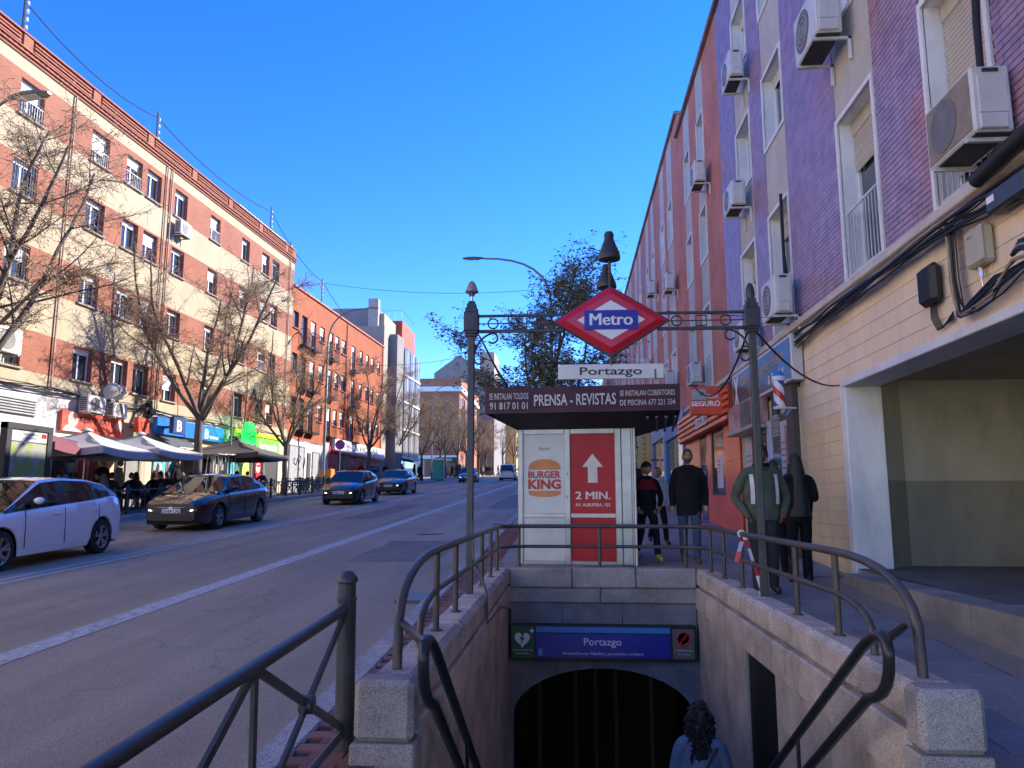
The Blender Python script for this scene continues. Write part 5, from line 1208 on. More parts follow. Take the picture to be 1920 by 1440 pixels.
def wheel_mesh(r):
    if r in WHEELS: return WHEELS[r]
    w_ = .205
    ty = MB().lathe([(r*.66,-w_/2),(r*.93,-w_/2),(r*.985,-w_/2+.02),(r,-w_/2+.05),(r,w_/2-.05),(r*.985,w_/2-.02),(r*.93,w_/2),(r*.66,w_/2)], 30, axis='x', cap=False).mesh('tyre', tyre_m, True, 30)
    rim = MB(); rim.lathe([(r*.68,w_/2-.005),(r*.64,w_/2-.015),(r*.63,w_/2-.06)], 30, axis='x', cap=False)
    rim.lathe([(.001,w_/2-.03),(r*.16,w_/2-.022),(r*.17,w_/2-.05)][::-1], 14, axis='x', cap=False)
    for k in range(5):
        a = 2*math.pi*k/5+.3
        for da in (-.10, .10):
            c, s_ = math.cos(a+da*.6), math.sin(a+da*.6); c2, s2 = math.cos(a+da*1.9), math.sin(a+da*1.9); n_ = np.array((-s_, c))*r*.055
            p0, p1 = np.array((c, s_))*r*.13, np.array((c2, s2))*r*.65; x0, x1 = w_/2-.045, w_/2-.018
            rim.hexa([(x0,*(p0-n_)),(x0,*(p0+n_)),(x0,*(p1+n_*1.1)),(x0,*(p1-n_*1.1)),(x1-.004,*(p0-n_)),(x1-.004,*(p0+n_)),(x1+.008,*(p1+n_*1.1)),(x1+.008,*(p1-n_*1.1))])
    rm_ = rim.mesh('rim', rim_m, False); 
    dk_ = MB().lathe([(r*.64,w_/2-.07),(0,w_/2-.075)], 24, axis='x').mesh('brake_disc', M('brake dark', (.03,.03,.032), .5, .3))
    WHEELS[r] = (ty, rm_, dk_); return WHEELS[r]
def car(name, label, paint, loc, rz, Lg, W, Ht, wb, fo, top, roofz, gb, wr=.32, plate=None, tail=False, belt=None, pillars=(), grille=True, cat='car', bottom=.2, drl_on=True, tumble=.16, group=None):
    """x across, y along with the front at y=0 and the rear at y=Lg. top: (y,z) of bonnet/boot line, roofz: (y,z) of roof line from cowl to tail, gb=(y0,y1) glasshouse range on the belt"""
    e = empty(name, loc, rz, label=label, cat=cat, group=group)
    ya, yb = fo, fo+wb; hw = W/2; arch = wr+.055
    plan = [(0,.70),(.08,.80),(.25,.90),(.6,.965),(1.2,1.),(Lg-1.2,1.),(Lg-.5,.965),(Lg-.15,.90),(Lg-.04,.84),(Lg,.78)]
    st_ = set(np.linspace(0, Lg, 56)) | {.015,.04,.09, Lg-.015, Lg-.05, Lg-.1}
    for yc in (ya, yb): st_ |= {yc+arch*math.cos(a) for a in np.linspace(0, math.pi, 15)}
    st_ = sorted(st_); rings = []
    def zbot(y):
        b_ = bottom + (.10*max(0, 1-y/.35)**2 if y < .35 else 0) + (.14*max(0, 1-(Lg-y)/.5)**2 if y > Lg-.5 else 0)
        for yc in (ya, yb):
            d = abs(y-yc)
            if d < arch: b_ = max(b_, wr+math.sqrt(max(0, arch*arch-d*d)))
        return b_
    for y in st_:
        zt_ = smooth_tab(top, y); w_ = hw*smooth_tab(plan, y, .04); zb_ = zbot(y); zs = max(zt_-.045, zb_+.03)
        zm = max(zb_+.01, min(.62, zt_-.12)); zl = max(zb_+.004, min(.34, zm-.01)); zm2 = (zm+zs)/2 if zs > zm else zs
        rings.append([(w_*.955,y,zb_),(w_*.985,y,zl),(w_*1.0,y,zm),(w_*.985,y,zm2+.02),(w_*.955,y,zs),(w_*.90,y,zt_+.0),(w_*.6,y,zt_+.025),(w_*.25,y,zt_+.038),(0,y,zt_+.042)])
    b = MB()
    full = [r_ + [(-p[0],p[1],p[2]) for p in r_[:-1][::-1]] for r_ in rings]
    b.grid(full); b.poly(full[0][::-1]); b.poly(full[-1])
    b.build('body', paint, e, smooth=True, ang=38, fix=True)
    MB().box(-hw*.8, hw*.8, .15, Lg-.15, .17, .5).build('underbody', under, e)
    for yc in (ya, yb): MB().box(-hw*.70, hw*.70, yc-arch*.98, yc+arch*.98, .3, wr+arch*.9).build('wheel_well', under, e)
    # glasshouse
    g0, g1 = gb; ys_ = sorted(set(np.linspace(g0, g1, 34)) | {p[0] for p in roofz} | {q for p in pillars for q in p}); G = []
    for y in ys_:
        zb_ = smooth_tab(top, y)-.01; zr = max(smooth_tab(roofz, y, .06), zb_+.004); f = (zr-zb_)/(Ht-.9); w0 = hw*.925*smooth_tab(plan, y, .04); wt = w0 - tumble*max(0,f) - .02
        G.append([(w0,y,zb_),(w0-(w0-wt)*.5,y,zb_+(zr-zb_)*.48),(wt,y,zb_+(zr-zb_)*.90),(wt-.07*min(1,f),y,zr-.004),(wt*.5,y,zr+.014*min(1,f)),(0,y,zr+.02*min(1,f))])
    yw0 = roofz[1][0]; yr1 = roofz[-2][0]
    parts = {}
    def put(nm, quad): parts.setdefault(nm, MB()).poly(quad)
    for i in range(len(ys_)-1):
        ym = (ys_[i]+ys_[i+1])/2; A, B = G[i], G[i+1]; inp = any(p0 <= ym <= p1 for p0, p1 in pillars)
        ws = ym < yw0-.02; rw_ = ym > yr1+.02
        for j in range(5):
            nm = 'roof'
            if j in (3, 4) and ws: nm = 'windscreen'
            if j in (3, 4) and rw_: nm = 'rear_window'
            for sg_ in (1, -1):
                q = [A[j], B[j], B[j+1], A[j+1]]; q = [(p[0]*sg_, p[1], p[2]) for p in q]; q = q if sg_ > 0 else q[::-1]
                if j in (0, 1):
                    k = 'L' if sg_ > 0 else 'R'
                    if inp: put('pillar'+k+str(sum(1 for p0, p1 in pillars if p0 < ym)), q)
                    else: put('side_window'+k+str(sum(1 for p0, p1 in pillars if p0 < ym)), q)
                elif j == 2: put('roof', q)
                else: put(nm, q)
    for nm, m_ in parts.items():
        base = 'side_window' if nm.startswith('side_window') else ('pillar' if nm.startswith('pillar') else nm)
        mat_ = carglass if base in ('side_window', 'windscreen', 'rear_window') else (M('pillar black', (.01,.01,.011), .25) if base == 'pillar' else paint)
        m_.build(base, mat_, e, smooth=True, ang=50, fix=False)
    # wheels
    ty, rm_, dk_ = wheel_mesh(wr)
    for sx in (1, -1):
        for yc in (ya, yb):
            w_ = link('wheel', ty, e, (sx*(hw-.125), yc, wr)); link('rim', rm_, w_); link('brake_disc', dk_, w_)
            if sx < 0: w_.rotation_euler = (0, 0, math.pi)
    # door seams, handles, sills
    zb_ = lerp_tab(top, (ya+yb)/2)
    for sx in (1, -1):
        for yy in (ya+.50, (ya+yb)/2+.18, yb-.16):
            P = [(sx*(hw*1.001),yy,.32),(sx*(hw*1.003),yy,.62),(sx*(hw*.985),yy+.02,.62+(zb_-.62)*.55),(sx*(hw*.958),yy+.03,zb_-.05)]
            MB().tube(P, .006, 4).build('door_seam', under, e)
        for yy in ((ya+yb)/2-.02, yb-.30):
            MB().bbox(sx*hw*.985-.012, sx*hw*.985+.022, yy-.10, yy+.10, zb_-.165, zb_-.13, .008).build('door_handle', paint, e, smooth=True)
        mx = sx*(hw*.93); my = g0+.62
        MB().lathe([(0,-.07),(.06,-.06),(.085,-.02),(.09,.03),(.08,.06),(0,.065)], 14).mesh('m', paint) if False else None
        mm = MB(); ell = []
        for a in range(9):
            t_ = a/8; r0 = math.sin(math.pi*min(1, max(.001, t_)))**.6; ell.append([(mx+sx*(.02+.2*t_), my+.075*r0*math.cos(q), zb_+.10+.06*r0*math.sin(q)) for q in np.linspace(0, 2*math.pi, 13)])
        mm.grid(ell); mm.build('mirror', paint, e, smooth=True, fix=True)
        MB().bbox(mx-.02*sx, mx+.06*sx, my-.03, my+.03, zb_+.0, zb_+.06, .01).build('mirror_stalk', under, e)
    # front face
    zf = lerp_tab(top, .12)
    for sx in (1, -1):
        hl = MB(); pts = [(.30,-.02),(.62,-.005),(.80,.0),(.80,.10),(.55,.055),(.30,.025)]
        def yfr(xx): 
            # follow the plan taper
            f = xx; 
            for y_ in np.linspace(0, .7, 60):
                if smooth_tab(plan, y_, .04) >= f: return y_
            return .7
        ring_a, ring_b = [], []
        for (fx, dz) in ((.42,.0),(.60,.0),(.74,.005),(.84,.02),(.90,.035)):
            yv = yfr(min(.93, fx*1.0+.02)) if fx > .66 else .0
            ring_a.append((sx*hw*fx, yv-.012+(.02 if fx < .5 else 0), zf-.215+dz+(.035 if fx < .5 else 0))); ring_b.append((sx*hw*(fx-.01), yv+.02+.03, zf-.075+dz))
        hl.grid([ring_a, ring_b]); hl.build('headlight', lampw if not tail else lampw, e, smooth=True)
        if drl_on: 
            MB().tube([(p[0]*.985, p[1]-.008, p[2]+.03) for p in ring_a[1:4]], .014, 5).build('running_light', drl, e)
        # tail lights
        ring_a, ring_b = [], []; zr_ = lerp_tab(top, Lg-.1)
        for (fx, dz) in ((.55,0),(.70,0),(.82,.01),(.90,.02),(.955,.03)):
            yv = Lg
            for y_ in np.linspace(Lg, Lg-.8, 60):
                if smooth_tab(plan, y_, .04) >= min(.97, fx+.02): yv = y_; break
            ring_a.append((sx*hw*fx, yv+.012, zr_-.24+dz)); ring_b.append((sx*hw*(fx-.01), yv-.015, zr_-.06+dz))
        MB().grid([ring_b, ring_a]).build('tail_light', lampr, e, smooth=True)
    if grille:
        MB().bbox(-hw*.38, hw*.38, -.006, .05, zf-.185, zf-.125, .01).build('upper_grille', black, e); MB().bbox(-hw*.40,hw*.40,-.014,.02,zf-.125,zf-.112,.004).build('chrome_strip', chrome, e)
        MB().lathe([(.06,0),(.06,.012),(0,.014)], 16, (0,-.018,zf-.15), axis='y').build('emblem', chrome, e)
    MB().bbox(-hw*.66, hw*.66, -.004, .06, .26, .44, .02).build('lower_grille', black, e)
    pl = MB().bbox(-.26,.26,-.022,.0,.47,.58,.004).build('number_plate', plate_m, e); MB().box(-.26,-.215,-.024,-.0225,.472,.578).build('plate_band', M('plate blue', (.02,.06,.4), .4), pl)
    if plate: text(plate, black, pl, (.02,-.0235,.488), .075, .42, bold=.02, rot=(R(90),0,0))
    if tail:
        MB().bbox(-.26,.26,Lg-.01,Lg+.022,.62,.73,.004).build('number_plate', plate_m, e)
    return e
def cp(name, c, **k): return M(name, c, .22, k.get('metal', 0.), .03, 2., coat=1., spec=.5)
whitep = cp('car white', (.80,.80,.82)); blackp = cp('car black', (.004,.004,.005)); navyp = cp('car dark blue', (.015,.02,.03)); bluep = cp('car blue', (.03,.09,.24)); vanp = cp('van white', (.6,.6,.6))
hatch_top = [(0,.62),(.1,.70),(.5,.83),(1.05,.93),(1.5,.96),(3.3,1.05),(3.9,1.10),(4.22,1.08),(4.34,.92)]
hatch_roof = [(.98,.94),(1.95,1.43),(2.5,1.465),(3.25,1.42),(3.72,1.33),(4.24,1.10)]
def put_car(fn, xc, y_front): return (xc, y_front, road(y_front)), fn
# front faces -Y: local y runs from the nose towards +Y
def tilt(o): o.rotation_euler = (math.atan(S), 0, o.rotation_euler.z); return o
tilt(car('hatchback_car', 'white hatchback cut off by the left picture edge', whitep, (-9.87, 10.98, road(10.98)), 0, 4.40, 1.79, 1.48, 2.68, .88, hatch_top, hatch_roof, (.98,4.2), .325, pillars=((2.32,2.5),(3.32,3.42),(3.86,4.3)), tail=True, drl_on=False))
sedan_top = [(0,.66),(.08,.72),(.5,.84),(1.1,.93),(1.4,.95),(3.2,1.0),(3.9,1.03),(4.45,1.02),(4.63,.88)]
sedan_roof = [(1.02,.94),(2.0,1.40),(2.6,1.435),(3.2,1.39),(3.55,1.31),(4.28,1.04)]
tilt(car('sedan_car', 'glossy black sedan with plate 3169 LXJ heading towards the camera', blackp, (-10.15, 19.28, road(19.28)), 0, 4.63, 1.78, 1.44, 2.70, .95, sedan_top, sedan_roof, (1.02,4.3), .325, plate='3169 LXJ', pillars=((2.42,2.56),(3.36,3.44),(3.86,4.4))))
tilt(car('hatchback_car', 'black hatchback following the black sedan', blackp, (-9.75, 32.4, road(32.4)), 0, 4.08, 1.74, 1.46, 2.56, .80, [(a*.94, b_) for a, b_ in hatch_top], [(a*.93, b_-.01) for a, b_ in hatch_roof], (.92,3.95), .32, plate='4984 LVT', pillars=((2.15,2.32),(3.1,3.2),(3.6,4.0))))
tilt(car('sedan_car', 'dark blue sedan with lit headlamps, third in the oncoming row', navyp, (-10.25, 43.6, road(43.6)), 0, 4.55, 1.8, 1.46, 2.68, .93, sedan_top, sedan_roof, (1.02,4.25), .325, plate='7340 MMG', pillars=((2.42,2.56),(3.36,3.44),(3.86,4.4))))
tilt(car('hatchback_car', 'small blue hatchback far along the oncoming lane', bluep, (-9.9, 75, road(75)), 0, 4.0, 1.7, 1.46, 2.5, .8, [(a*.92, b_) for a, b_ in hatch_top], [(a*.91, b_) for a, b_ in hatch_roof], (.9,3.88), .31, plate='2207 KDL', pillars=((2.1,2.25),(3.05,3.15),(3.5,4.0))))
van_top = [(0,.7),(.1,.8),(.5,.95),(.9,1.05),(1.3,1.08),(3.6,1.1),(4.3,1.1),(4.38,.9)]; van_roof = [(.85,1.06),(1.6,1.72),(2.1,1.80),(3.2,1.82),(4.2,1.78),(4.33,1.12)]
v = car('van', 'white van driving away at the far end of the right lane', vanp, (-6.75, 90, road(90)), math.pi, 4.38, 1.82, 1.82, 2.7, .85, van_top, van_roof, (.85,4.36), .32, pillars=((2.0,2.15),(2.9,4.4)), tail=True, drl_on=False, tumble=.1, cat='van'); v.rotation_euler = (-math.atan(S), 0, math.pi)
# ============================================================ trees
def prisms(p0, p1, r0, r1):
    """triangular twig segments, vectorised"""
    p0, p1 = np.asarray(p0, float), np.asarray(p1, float); n = len(p0); d = p1-p0; d /= np.maximum(np.linalg.norm(d, axis=1, keepdims=True), 1e-9)
    up = np.where(np.abs(d[:, 2:3]) < .9, np.array([[0,0,1.]]), np.array([[1.,0,0]])); a = np.cross(d, up); a /= np.linalg.norm(a, axis=1, keepdims=True); b = np.cross(d, a)
    V = np.zeros((n, 6, 3)); r0 = np.broadcast_to(np.asarray(r0, float).reshape(-1,1), (n,1)); r1 = np.broadcast_to(np.asarray(r1, float).reshape(-1,1), (n,1))
    for k in range(3):
        c, s_ = math.cos(2.0944*k), math.sin(2.0944*k); V[:, k] = p0+(a*c+b*s_)*r0; V[:, 3+k] = p1+(a*c+b*s_)*r1
    F = np.zeros((n, 3, 4), int); base = (np.arange(n)*6)[:, None]
    for k in range(3): F[:, k] = base+np.array([[k, (k+1) % 3, 3+(k+1) % 3, 3+k]])
    return V.reshape(-1, 3), F.reshape(-1, 4)
def leaves(pts, L, W, rs, droop=.6):
    n = len(pts); pts = np.asarray(pts); a = rs.uniform(0, 2*np.pi, n); dz = rs.uniform(-1, .25, n)*droop; d = np.stack([np.cos(a), np.sin(a), dz], 1); d /= np.linalg.norm(d, axis=1, keepdims=True)
    s_ = np.cross(d, rs.normal(size=(n, 3))); s_ /= np.linalg.norm(s_, axis=1, keepdims=True); l = (L*rs.uniform(.6, 1.2, n))[:, None]; w_ = (W*rs.uniform(.7, 1.2, n))[:, None]
    V = np.stack([pts, pts+d*l*.5+s_*w_, pts+d*l, pts+d*l*.5-s_*w_], 1).reshape(-1, 3); return V, np.arange(n*4).reshape(-1, 4)
def np_mesh(name, V, F, mat):
    me = bpy.data.meshes.new(name); me.vertices.add(len(V)); me.vertices.foreach_set('co', np.asarray(V, np.float32).ravel())
    F = np.asarray(F); me.loops.add(F.size); me.loops.foreach_set('vertex_index', F.ravel().astype(np.int32)); me.polygons.add(len(F)); me.polygons.foreach_set('loop_start', np.arange(0, F.size, F.shape[1], dtype=np.int32))
    me.materials.append(mat); me.update(calc_edges=True); return me
def bark():
    m, t, b = _nt('bark'); b.inputs['Roughness'].default_value = .9
    tc = N(t, 'ShaderNodeTexCoord'); mp = N(t, 'ShaderNodeMapping'); mp.inputs['Scale'].default_value = (9, 9, 1.6); t.links.new(tc.outputs['Object'], mp.inputs[0])
    n = N(t, 'ShaderNodeTexNoise', Scale=2.5, Detail=8., Roughness=.7); t.links.new(mp.outputs[0], n.inputs['Vector'])
    t.links.new(ramp(t, n.outputs[0], [(.3, (.055,.042,.034)), (.7, (.16,.125,.10))]), b.inputs['Base Color'])
    bp = N(t, 'ShaderNodeBump', Strength=.7, Distance=.03); t.links.new(n.outputs[0], bp.inputs['Height']); t.links.new(bp.outputs[0], b.inputs['Normal']); return m
barkm = bark(); twigm = M('twig', (.30,.215,.14), .9, 0, .3, 3.); podm = M('seed pods', (.42,.30,.14), .8, 0, .4, 2.); leafm = M('leaf dark', (.065,.10,.035), .6, 0, .5, 2.)
def grow_tree(seed, H=9.5, fork=2.9, spread=3.4, r0=.17, limbs=5, twigs=1.0, pods=2600, leaf=None, lean=(0,0), fine=1.):
    rr = random.Random(seed); rs = np.random.default_rng(seed)
    tr = MB(); trunk = [(0,0,-.1)]; n = 5
    bx_, by_ = lean
    for k in range(1, n+1): trunk.append((bx_*k/n*fork+rr.uniform(-.04,.04), by_*k/n*fork+rr.uniform(-.04,.04), fork*k/n))
    tr.tube(trunk, [r0*1.25]+[r0*(1-.22*k/n) for k in range(1, n+1)], 10)
    ends = []; segs0, segs1, ra, rb_ = [], [], [], []
    def limb(p, d, L, r, level):
        pts = [p]; rad = [r]; k = max(4, int(L/.35)); d = Vector(d).normalized(); q = Vector(p); wob = .20 if level < 2 else .28
        for i in range(k):
            d = (d + Vector((rr.uniform(-1,1), rr.uniform(-1,1), rr.uniform(-.6,.9)))*wob*.6 + Vector((0,0,.05 if level < 2 else -.02))).normalized(); q = q + d*(L/k); pts.append(q.copy()); rad.append(max(.006, r*(1-.72*(i+1)/k)))
        if level <= 1: tr.tube(pts, rad, 7 if level == 0 else 5)
        else:
            for i in range(len(pts)-1): segs0.append(pts[i]); segs1.append(pts[i+1]); ra.append(rad[i]); rb_.append(rad[i+1])
        return pts, rad, d
    top = Vector(trunk[-1]); a0 = rr.uniform(0, 6.28)
    for i in range(limbs):
        a = a0+i*2*math.pi/limbs+rr.uniform(-.35,.35); el = rr.uniform(.75, 1.25); d = (math.cos(a)*math.cos(el), math.sin(a)*math.cos(el), math.sin(el)); L = (H-fork)*rr.uniform(.62,.85)
        P, rad, dd = limb(top-Vector((0,0,rr.uniform(0,.3))), d, L, r0*.52*rr.uniform(.8,1.1), 0)
        for s_ in range(int(8*twigs)):
            t_ = rr.uniform(.22, 1.); k = min(len(P)-2, int(t_*(len(P)-1))); a2 = rr.uniform(0, 6.28); base = Vector(P[k+1])-Vector(P[k]); out = Vector((P[k].x-top.x, P[k].y-top.y, 0)); out = out.normalized() if out.length > .05 else Vector((math.cos(a2), math.sin(a2), 0))
            d2 = (base.normalized()*.45 + out*.5 + Vector((math.cos(a2), math.sin(a2), rr.uniform(-.15,.55)))*.75); L2 = rr.uniform(.9, 2.1)*spread/3.4*(1.1-.35*t_)
            P2, rad2, d3 = limb(P[k], d2, L2, max(.016, rad[k]*.5), 1)
            for u in range(int(9*twigs)):
                k2 = rr.randrange(1, len(P2)-1); a3 = rr.uniform(0, 6.28); d4 = (Vector(P2[k2+1])-Vector(P2[k2])).normalized()*.6+Vector((math.cos(a3), math.sin(a3), rr.uniform(-.5,.5)))*.8
                P3, rad3, _ = limb(P2[k2], d4, rr.uniform(.45, 1.1), .0115*fine, 2); ends.append(P3)
    # twiglets: vectorised
    pe = []; p0 = []; p1 = []
    for P3 in ends:
        for q in P3[1:]:
            for _ in range(3):
                d = Vector((rr.uniform(-1,1), rr.uniform(-1,1), rr.uniform(-.9,.55))); e_ = q+d.normalized()*rr.uniform(.15,.5); p0.append(q); p1.append(e_); pe.append(e_)
    V1, F1 = prisms(segs0, segs1, ra, rb_); V2, F2 = prisms(p0, p1, .0062*fine, .004*fine)
    crown = np_mesh('twigs', np.vstack([V1, V2]), np.vstack([F1, F2+len(V1)]), twigm)
    pe = np.array([tuple(q) for q in pe])
    idx = rs.choice(len(pe), min(pods, len(pe)*3), replace=True); pp = pe[idx]+rs.normal(0, .05, (len(idx), 3))
    lv, lf = leaves(pe[idx] if leaf is None else pp, .11 if leaf is None else leaf[0], .013 if leaf is None else leaf[1], rs, 1.6 if leaf is None else .7)
    lm = np_mesh('pods' if leaf is None else 'leaves', lv, lf, podm if leaf is None else leafm)
    return tr.mesh('trunk', barkm, True, 60), crown, lm
T1 = grow_tree(3, H=12., fork=3.2, spread=4.4, limbs=6, twigs=1.15, pods=4500, r0=.19); T2 = grow_tree(12, H=12.8, fork=3.5, spread=4.2, limbs=6, twigs=1.15, pods=4500, r0=.19); T3 = grow_tree(21, H=11.2, fork=2.9, spread=4.4, limbs=6, twigs=1.1, pods=4500, r0=.17)
def tree(T, loc, label, rz=0, sc=1., group='bare street trees along the left pavement', nm='street_tree', foli='pods'):
    e = empty(nm, loc, rz, label=label, cat='tree', group=group); e.scale = (sc, sc, sc)
    link('trunk', T[0], e); c = link('crown', T[1], e); c['kind'] = 'stuff'; c2 = link(foli, T[2], e); c2['kind'] = 'stuff'
    return e
TX = -15.0
for (T, X_, Y_, rz, sc, lab) in [
    (T1, -14.9, 17.9, .4, 1.12, 'leftmost bare tree leaning in from the left picture edge'),
    (T2, -15.0, 30.3, 2.2, 1.0, 'tall bare tree in front of the blue travel agency sign'),
    (T3, -15.0, 40.1, 1.1, .95, 'spreading bare tree beside the pharmacy sign'),
    (T1, -14.8, 56.5, 3.6, .9, 'bare tree in front of the red panelled shop'),
    (T3, -14.7, 77.0, 4.4, .95, 'bare tree just left of the green cabin'),
    (T2, -14.6, 88.0, .9, .9, 'bare tree just right of the green cabin'),
    (T2, -15.2, 67.0, 2.6, .85, 'bare tree in front of the glazed bay building'),
    (T1, -14.9, 93.5, 1.4, .9, 'bare tree between the green cabin and the brick corner'),
    (T2, -14.0, 106.0, 4.0, .95, 'bare tree at the near edge of the brick corner building'),
    (T3, -13.4, 116.0, .3, .95, 'bare tree beside the brick corner building balconies'),
    (T1, -14.2, 99.0, 5.2, .9, 'bare tree in front of the brick corner building'),
    (T3, -13.6, 128.0, 2.9, 1.0, 'bare tree past the brick corner building'),
    (T2, -12.6, 150.0, 1.9, 1.05, 'bare tree towards the far end of the left pavement'),
    (T1, -12.0, 172.0, .2, 1.1, 'farthest bare tree on the left pavement')]:
    tree(T, (X_, Y_, gl(Y_)), lab, rz, sc)
for (T, X_, Y_, rz, sc, lab) in [(T3, 1.5, 70, .7, 1.1, 'bare tree on the right pavement behind the kiosk'), (T1, 1.0, 120, 2.1, 1.1, 'bare tree far along the right pavement'), (T2, -2, 165, 3.3, 1.2, 'bare tree at the end of the right pavement')]:
    tree(T, (X_, Y_, g(Y_)), lab, rz, sc, group='bare street trees along the right pavement')
TE = grow_tree(33, H=9.6, fork=2.2, spread=3.6, r0=.13, limbs=7, twigs=1.1, pods=20000, leaf=(.13,.027), fine=.8)
te = tree(TE, (-.6, 20.5, g(20.5)), 'dark leaved evergreen tree standing behind the newspaper kiosk', .5, .84, group=None, nm='evergreen_tree', foli='leaves'); te.scale = (.80, .80, .87)
yg_t = M('leaf yellow', (.30,.34,.05), .7, 0, .4, 2.)

# ============================================================ newspaper kiosk
kz = g(12.35)+.005
kk = empty('newspaper_kiosk', (-.80, 12.50, kz), R(-6.5), label='closed aluminium newspaper kiosk with white and red poster panels', cat='kiosk')
KW = 1.82; KH = 2.14
MB().box(.03,KW-.03,.04,1.7,.02,KH).build('body', M('kiosk body', (.28,.27,.25), .5, .3, .2), kk)
for (x0, x1) in ((0,.085),(.755,.85),(1.56,1.66)): MB().bbox(x0,x1,-.03,.05,0,KH,.008).build('frame_post', alu, kk)
MB().bbox(1.66,KW,-.02,.05,0,KH,.01).build('frame_post', alu, kk)
for (z0, z1) in ((.0,.06),(.73,.80),(2.06,2.14)):
    MB().bbox(.086,.754,-.025,.04,z0,z1,.006).build('frame_rail', alu, kk); MB().bbox(.851,1.559,-.025,.04,z0,z1,.006).build('frame_rail', alu, kk)
pwm = M('poster white glossy', (.56,.57,.54), .35, 0, .08, 3., .15, 12); prm = M('poster red glossy', (.42,.014,.018), .4, 0, .15, 3., .25, 10, spec=.25)
MB().box(.086,.754,-.005,.03,.80,2.06).build('poster', pwm, kk); MB().box(.086,.754,-.005,.03,.06,.73).build('poster', M('poster grey white', (.56,.57,.54), .35, 0, .1, 3., .3, 9), kk)
MB().box(.851,1.559,-.005,.03,.80,2.06).build('poster', prm, kk); MB().box(.851,1.559,-.005,.03,.06,.73).build('poster', prm, kk)
bun = M('bun orange', (.62,.22,.06), .5); bkr = M('burger red', (.48,.03,.02), .5)
cxk, w2 = .43, .265
def half_ell(c, rx, rz_, up, n=12, flat=.35): 
    return [(c[0]+rx*math.cos(a), c[1]+(rz_*abs(math.sin(a))**.7 if up else -rz_*abs(math.sin(a))**.5)) for a in (np.linspace(0, math.pi, n))]
MB().prism(half_ell((cxk,1.49),w2,.17,True)[::-1], -.009, -.0055).build('bun_top', bun, kk)
MB().prism(half_ell((cxk,1.155),w2,.10,False), -.009, -.0055).build('bun_bottom', bun, kk)
text('BURGER', bkr, kk, (cxk,-.012,1.36), .11, .53, bold=.035); text('KING', bkr, kk, (cxk,-.012,1.19), .145, .53, bold=.045)
text('hsm', M('print dark green', (.05,.10,.10), .5), kk, (cxk,-.010,1.80), .07, .16)
cx2 = 1.205; cwh = M('cream white print', (.70,.66,.60), .5)
MB().prism([(cx2-.075,1.28),(cx2+.075,1.28),(cx2+.075,1.53),(cx2+.165,1.53),(cx2,1.74),(cx2-.165,1.53),(cx2-.075,1.53)], -.010, -.0055).build('arrow', cwh, kk)
text('2 MIN.', cwh, kk, (cx2,-.010,1.02), .125, .56, bold=.03); text('AV. ALBUFERA, 153.', cwh, kk, (cx2,-.010,.91), .05, .56, bold=.02)
MB().box(KW,KW+.025,-.005,1.7,.0,KH).build('side_panel', M('kiosk side', (.42,.40,.37), .4, .4, .1), kk); MB().tube([(KW+.05,-.03,0),(KW+.05,-.03,KH)], .014, 8).build('corner_pole', white_c, kk)
for zl in (1.05, 1.42): MB().lathe([(.013,0),(.013,.015),(0,.016)], 8, (.80,-.032,zl), axis='y').build('lock', black, kk)
# tapered dark canopy and printed banner
awn = M('canopy navy', (.02,.02,.028), .7, 0, .2); mar = M('banner maroon', (.065,.022,.035), .7, 0, .12, 3.)
A = [(-.02,-.05),(KW+.02,-.05),(KW+.02,1.75),(-.02,1.75)]; B = [(-.38,-.62),(2.55,-.62),(2.55,2.2),(-.38,2.2)]
mb = MB()
for i in range(4):
    j = (i+1) % 4; mb.quad((*A[i],KH),(*A[j],KH),(*B[j],KH+.24),(*B[i],KH+.24))
mb.poly([(*p,KH+.001) for p in A][::-1]); mb.build('canopy_soffit', awn, kk)
for i in range(4): MB().box(KW+.25+.14*i,KW+.29+.14*i,-.5,1.9,KH+.10,KH+.13).build('awning_arm', M('awning arm', (.12,.11,.11), .5), kk)
MB().box(-.37,2.54,-.60,2.18,KH+.235,KH+.60).build('canopy_top', awn, kk)
bnr = empty('kiosk_banner', kk.location, R(-6.5), label='maroon canvas banner reading PRENSA - REVISTAS round the kiosk roof', cat='banner')
mb = MB(); n = 24
for i in range(n):
    f0, f1 = i/n, (i+1)/n; y0, y1 = -.64-.012*math.sin(f0*17), -.64-.012*math.sin(f1*17)
    mb.hexa([(-.40+2.98*f0,y0,KH+.20),(-.40+2.98*f1,y1,KH+.20),(-.40+2.98*f1,y1+.015,KH+.20),(-.40+2.98*f0,y0+.015,KH+.20),(-.40+2.98*f0,y0,KH+.60),(-.40+2.98*f1,y1,KH+.60),(-.40+2.98*f1,y1+.015,KH+.60),(-.40+2.98*f0,y0+.015,KH+.60)])
mb.build('front_canvas', mar, bnr); MB().box(2.57,2.585,-.63,2.2,KH+.20,KH+.60).build('side_canvas', mar, bnr); MB().box(-.41,-.395,-.63,2.2,KH+.20,KH+.60).build('side_canvas', mar, bnr)
lt = M('banner letter', (.62,.58,.55), .6)
text('PRENSA - REVISTAS', lt, bnr, (1.0,-.665,KH+.31), .175, 1.26, bold=.015)
text('SE INSTALAN TOLDOS', lt, bnr, (-.03,-.665,KH+.42), .10, .62, bold=.008); text('91 817 01 01', lt, bnr, (-.03,-.665,KH+.265), .11, .60, bold=.01)
text('SE INSTALAN COBERTORES', lt, bnr, (2.10,-.665,KH+.43), .085, .82, bold=.008); text('DE PISCINA 677 221 334', lt, bnr, (2.10,-.665,KH+.285), .085, .82, bold=.008)
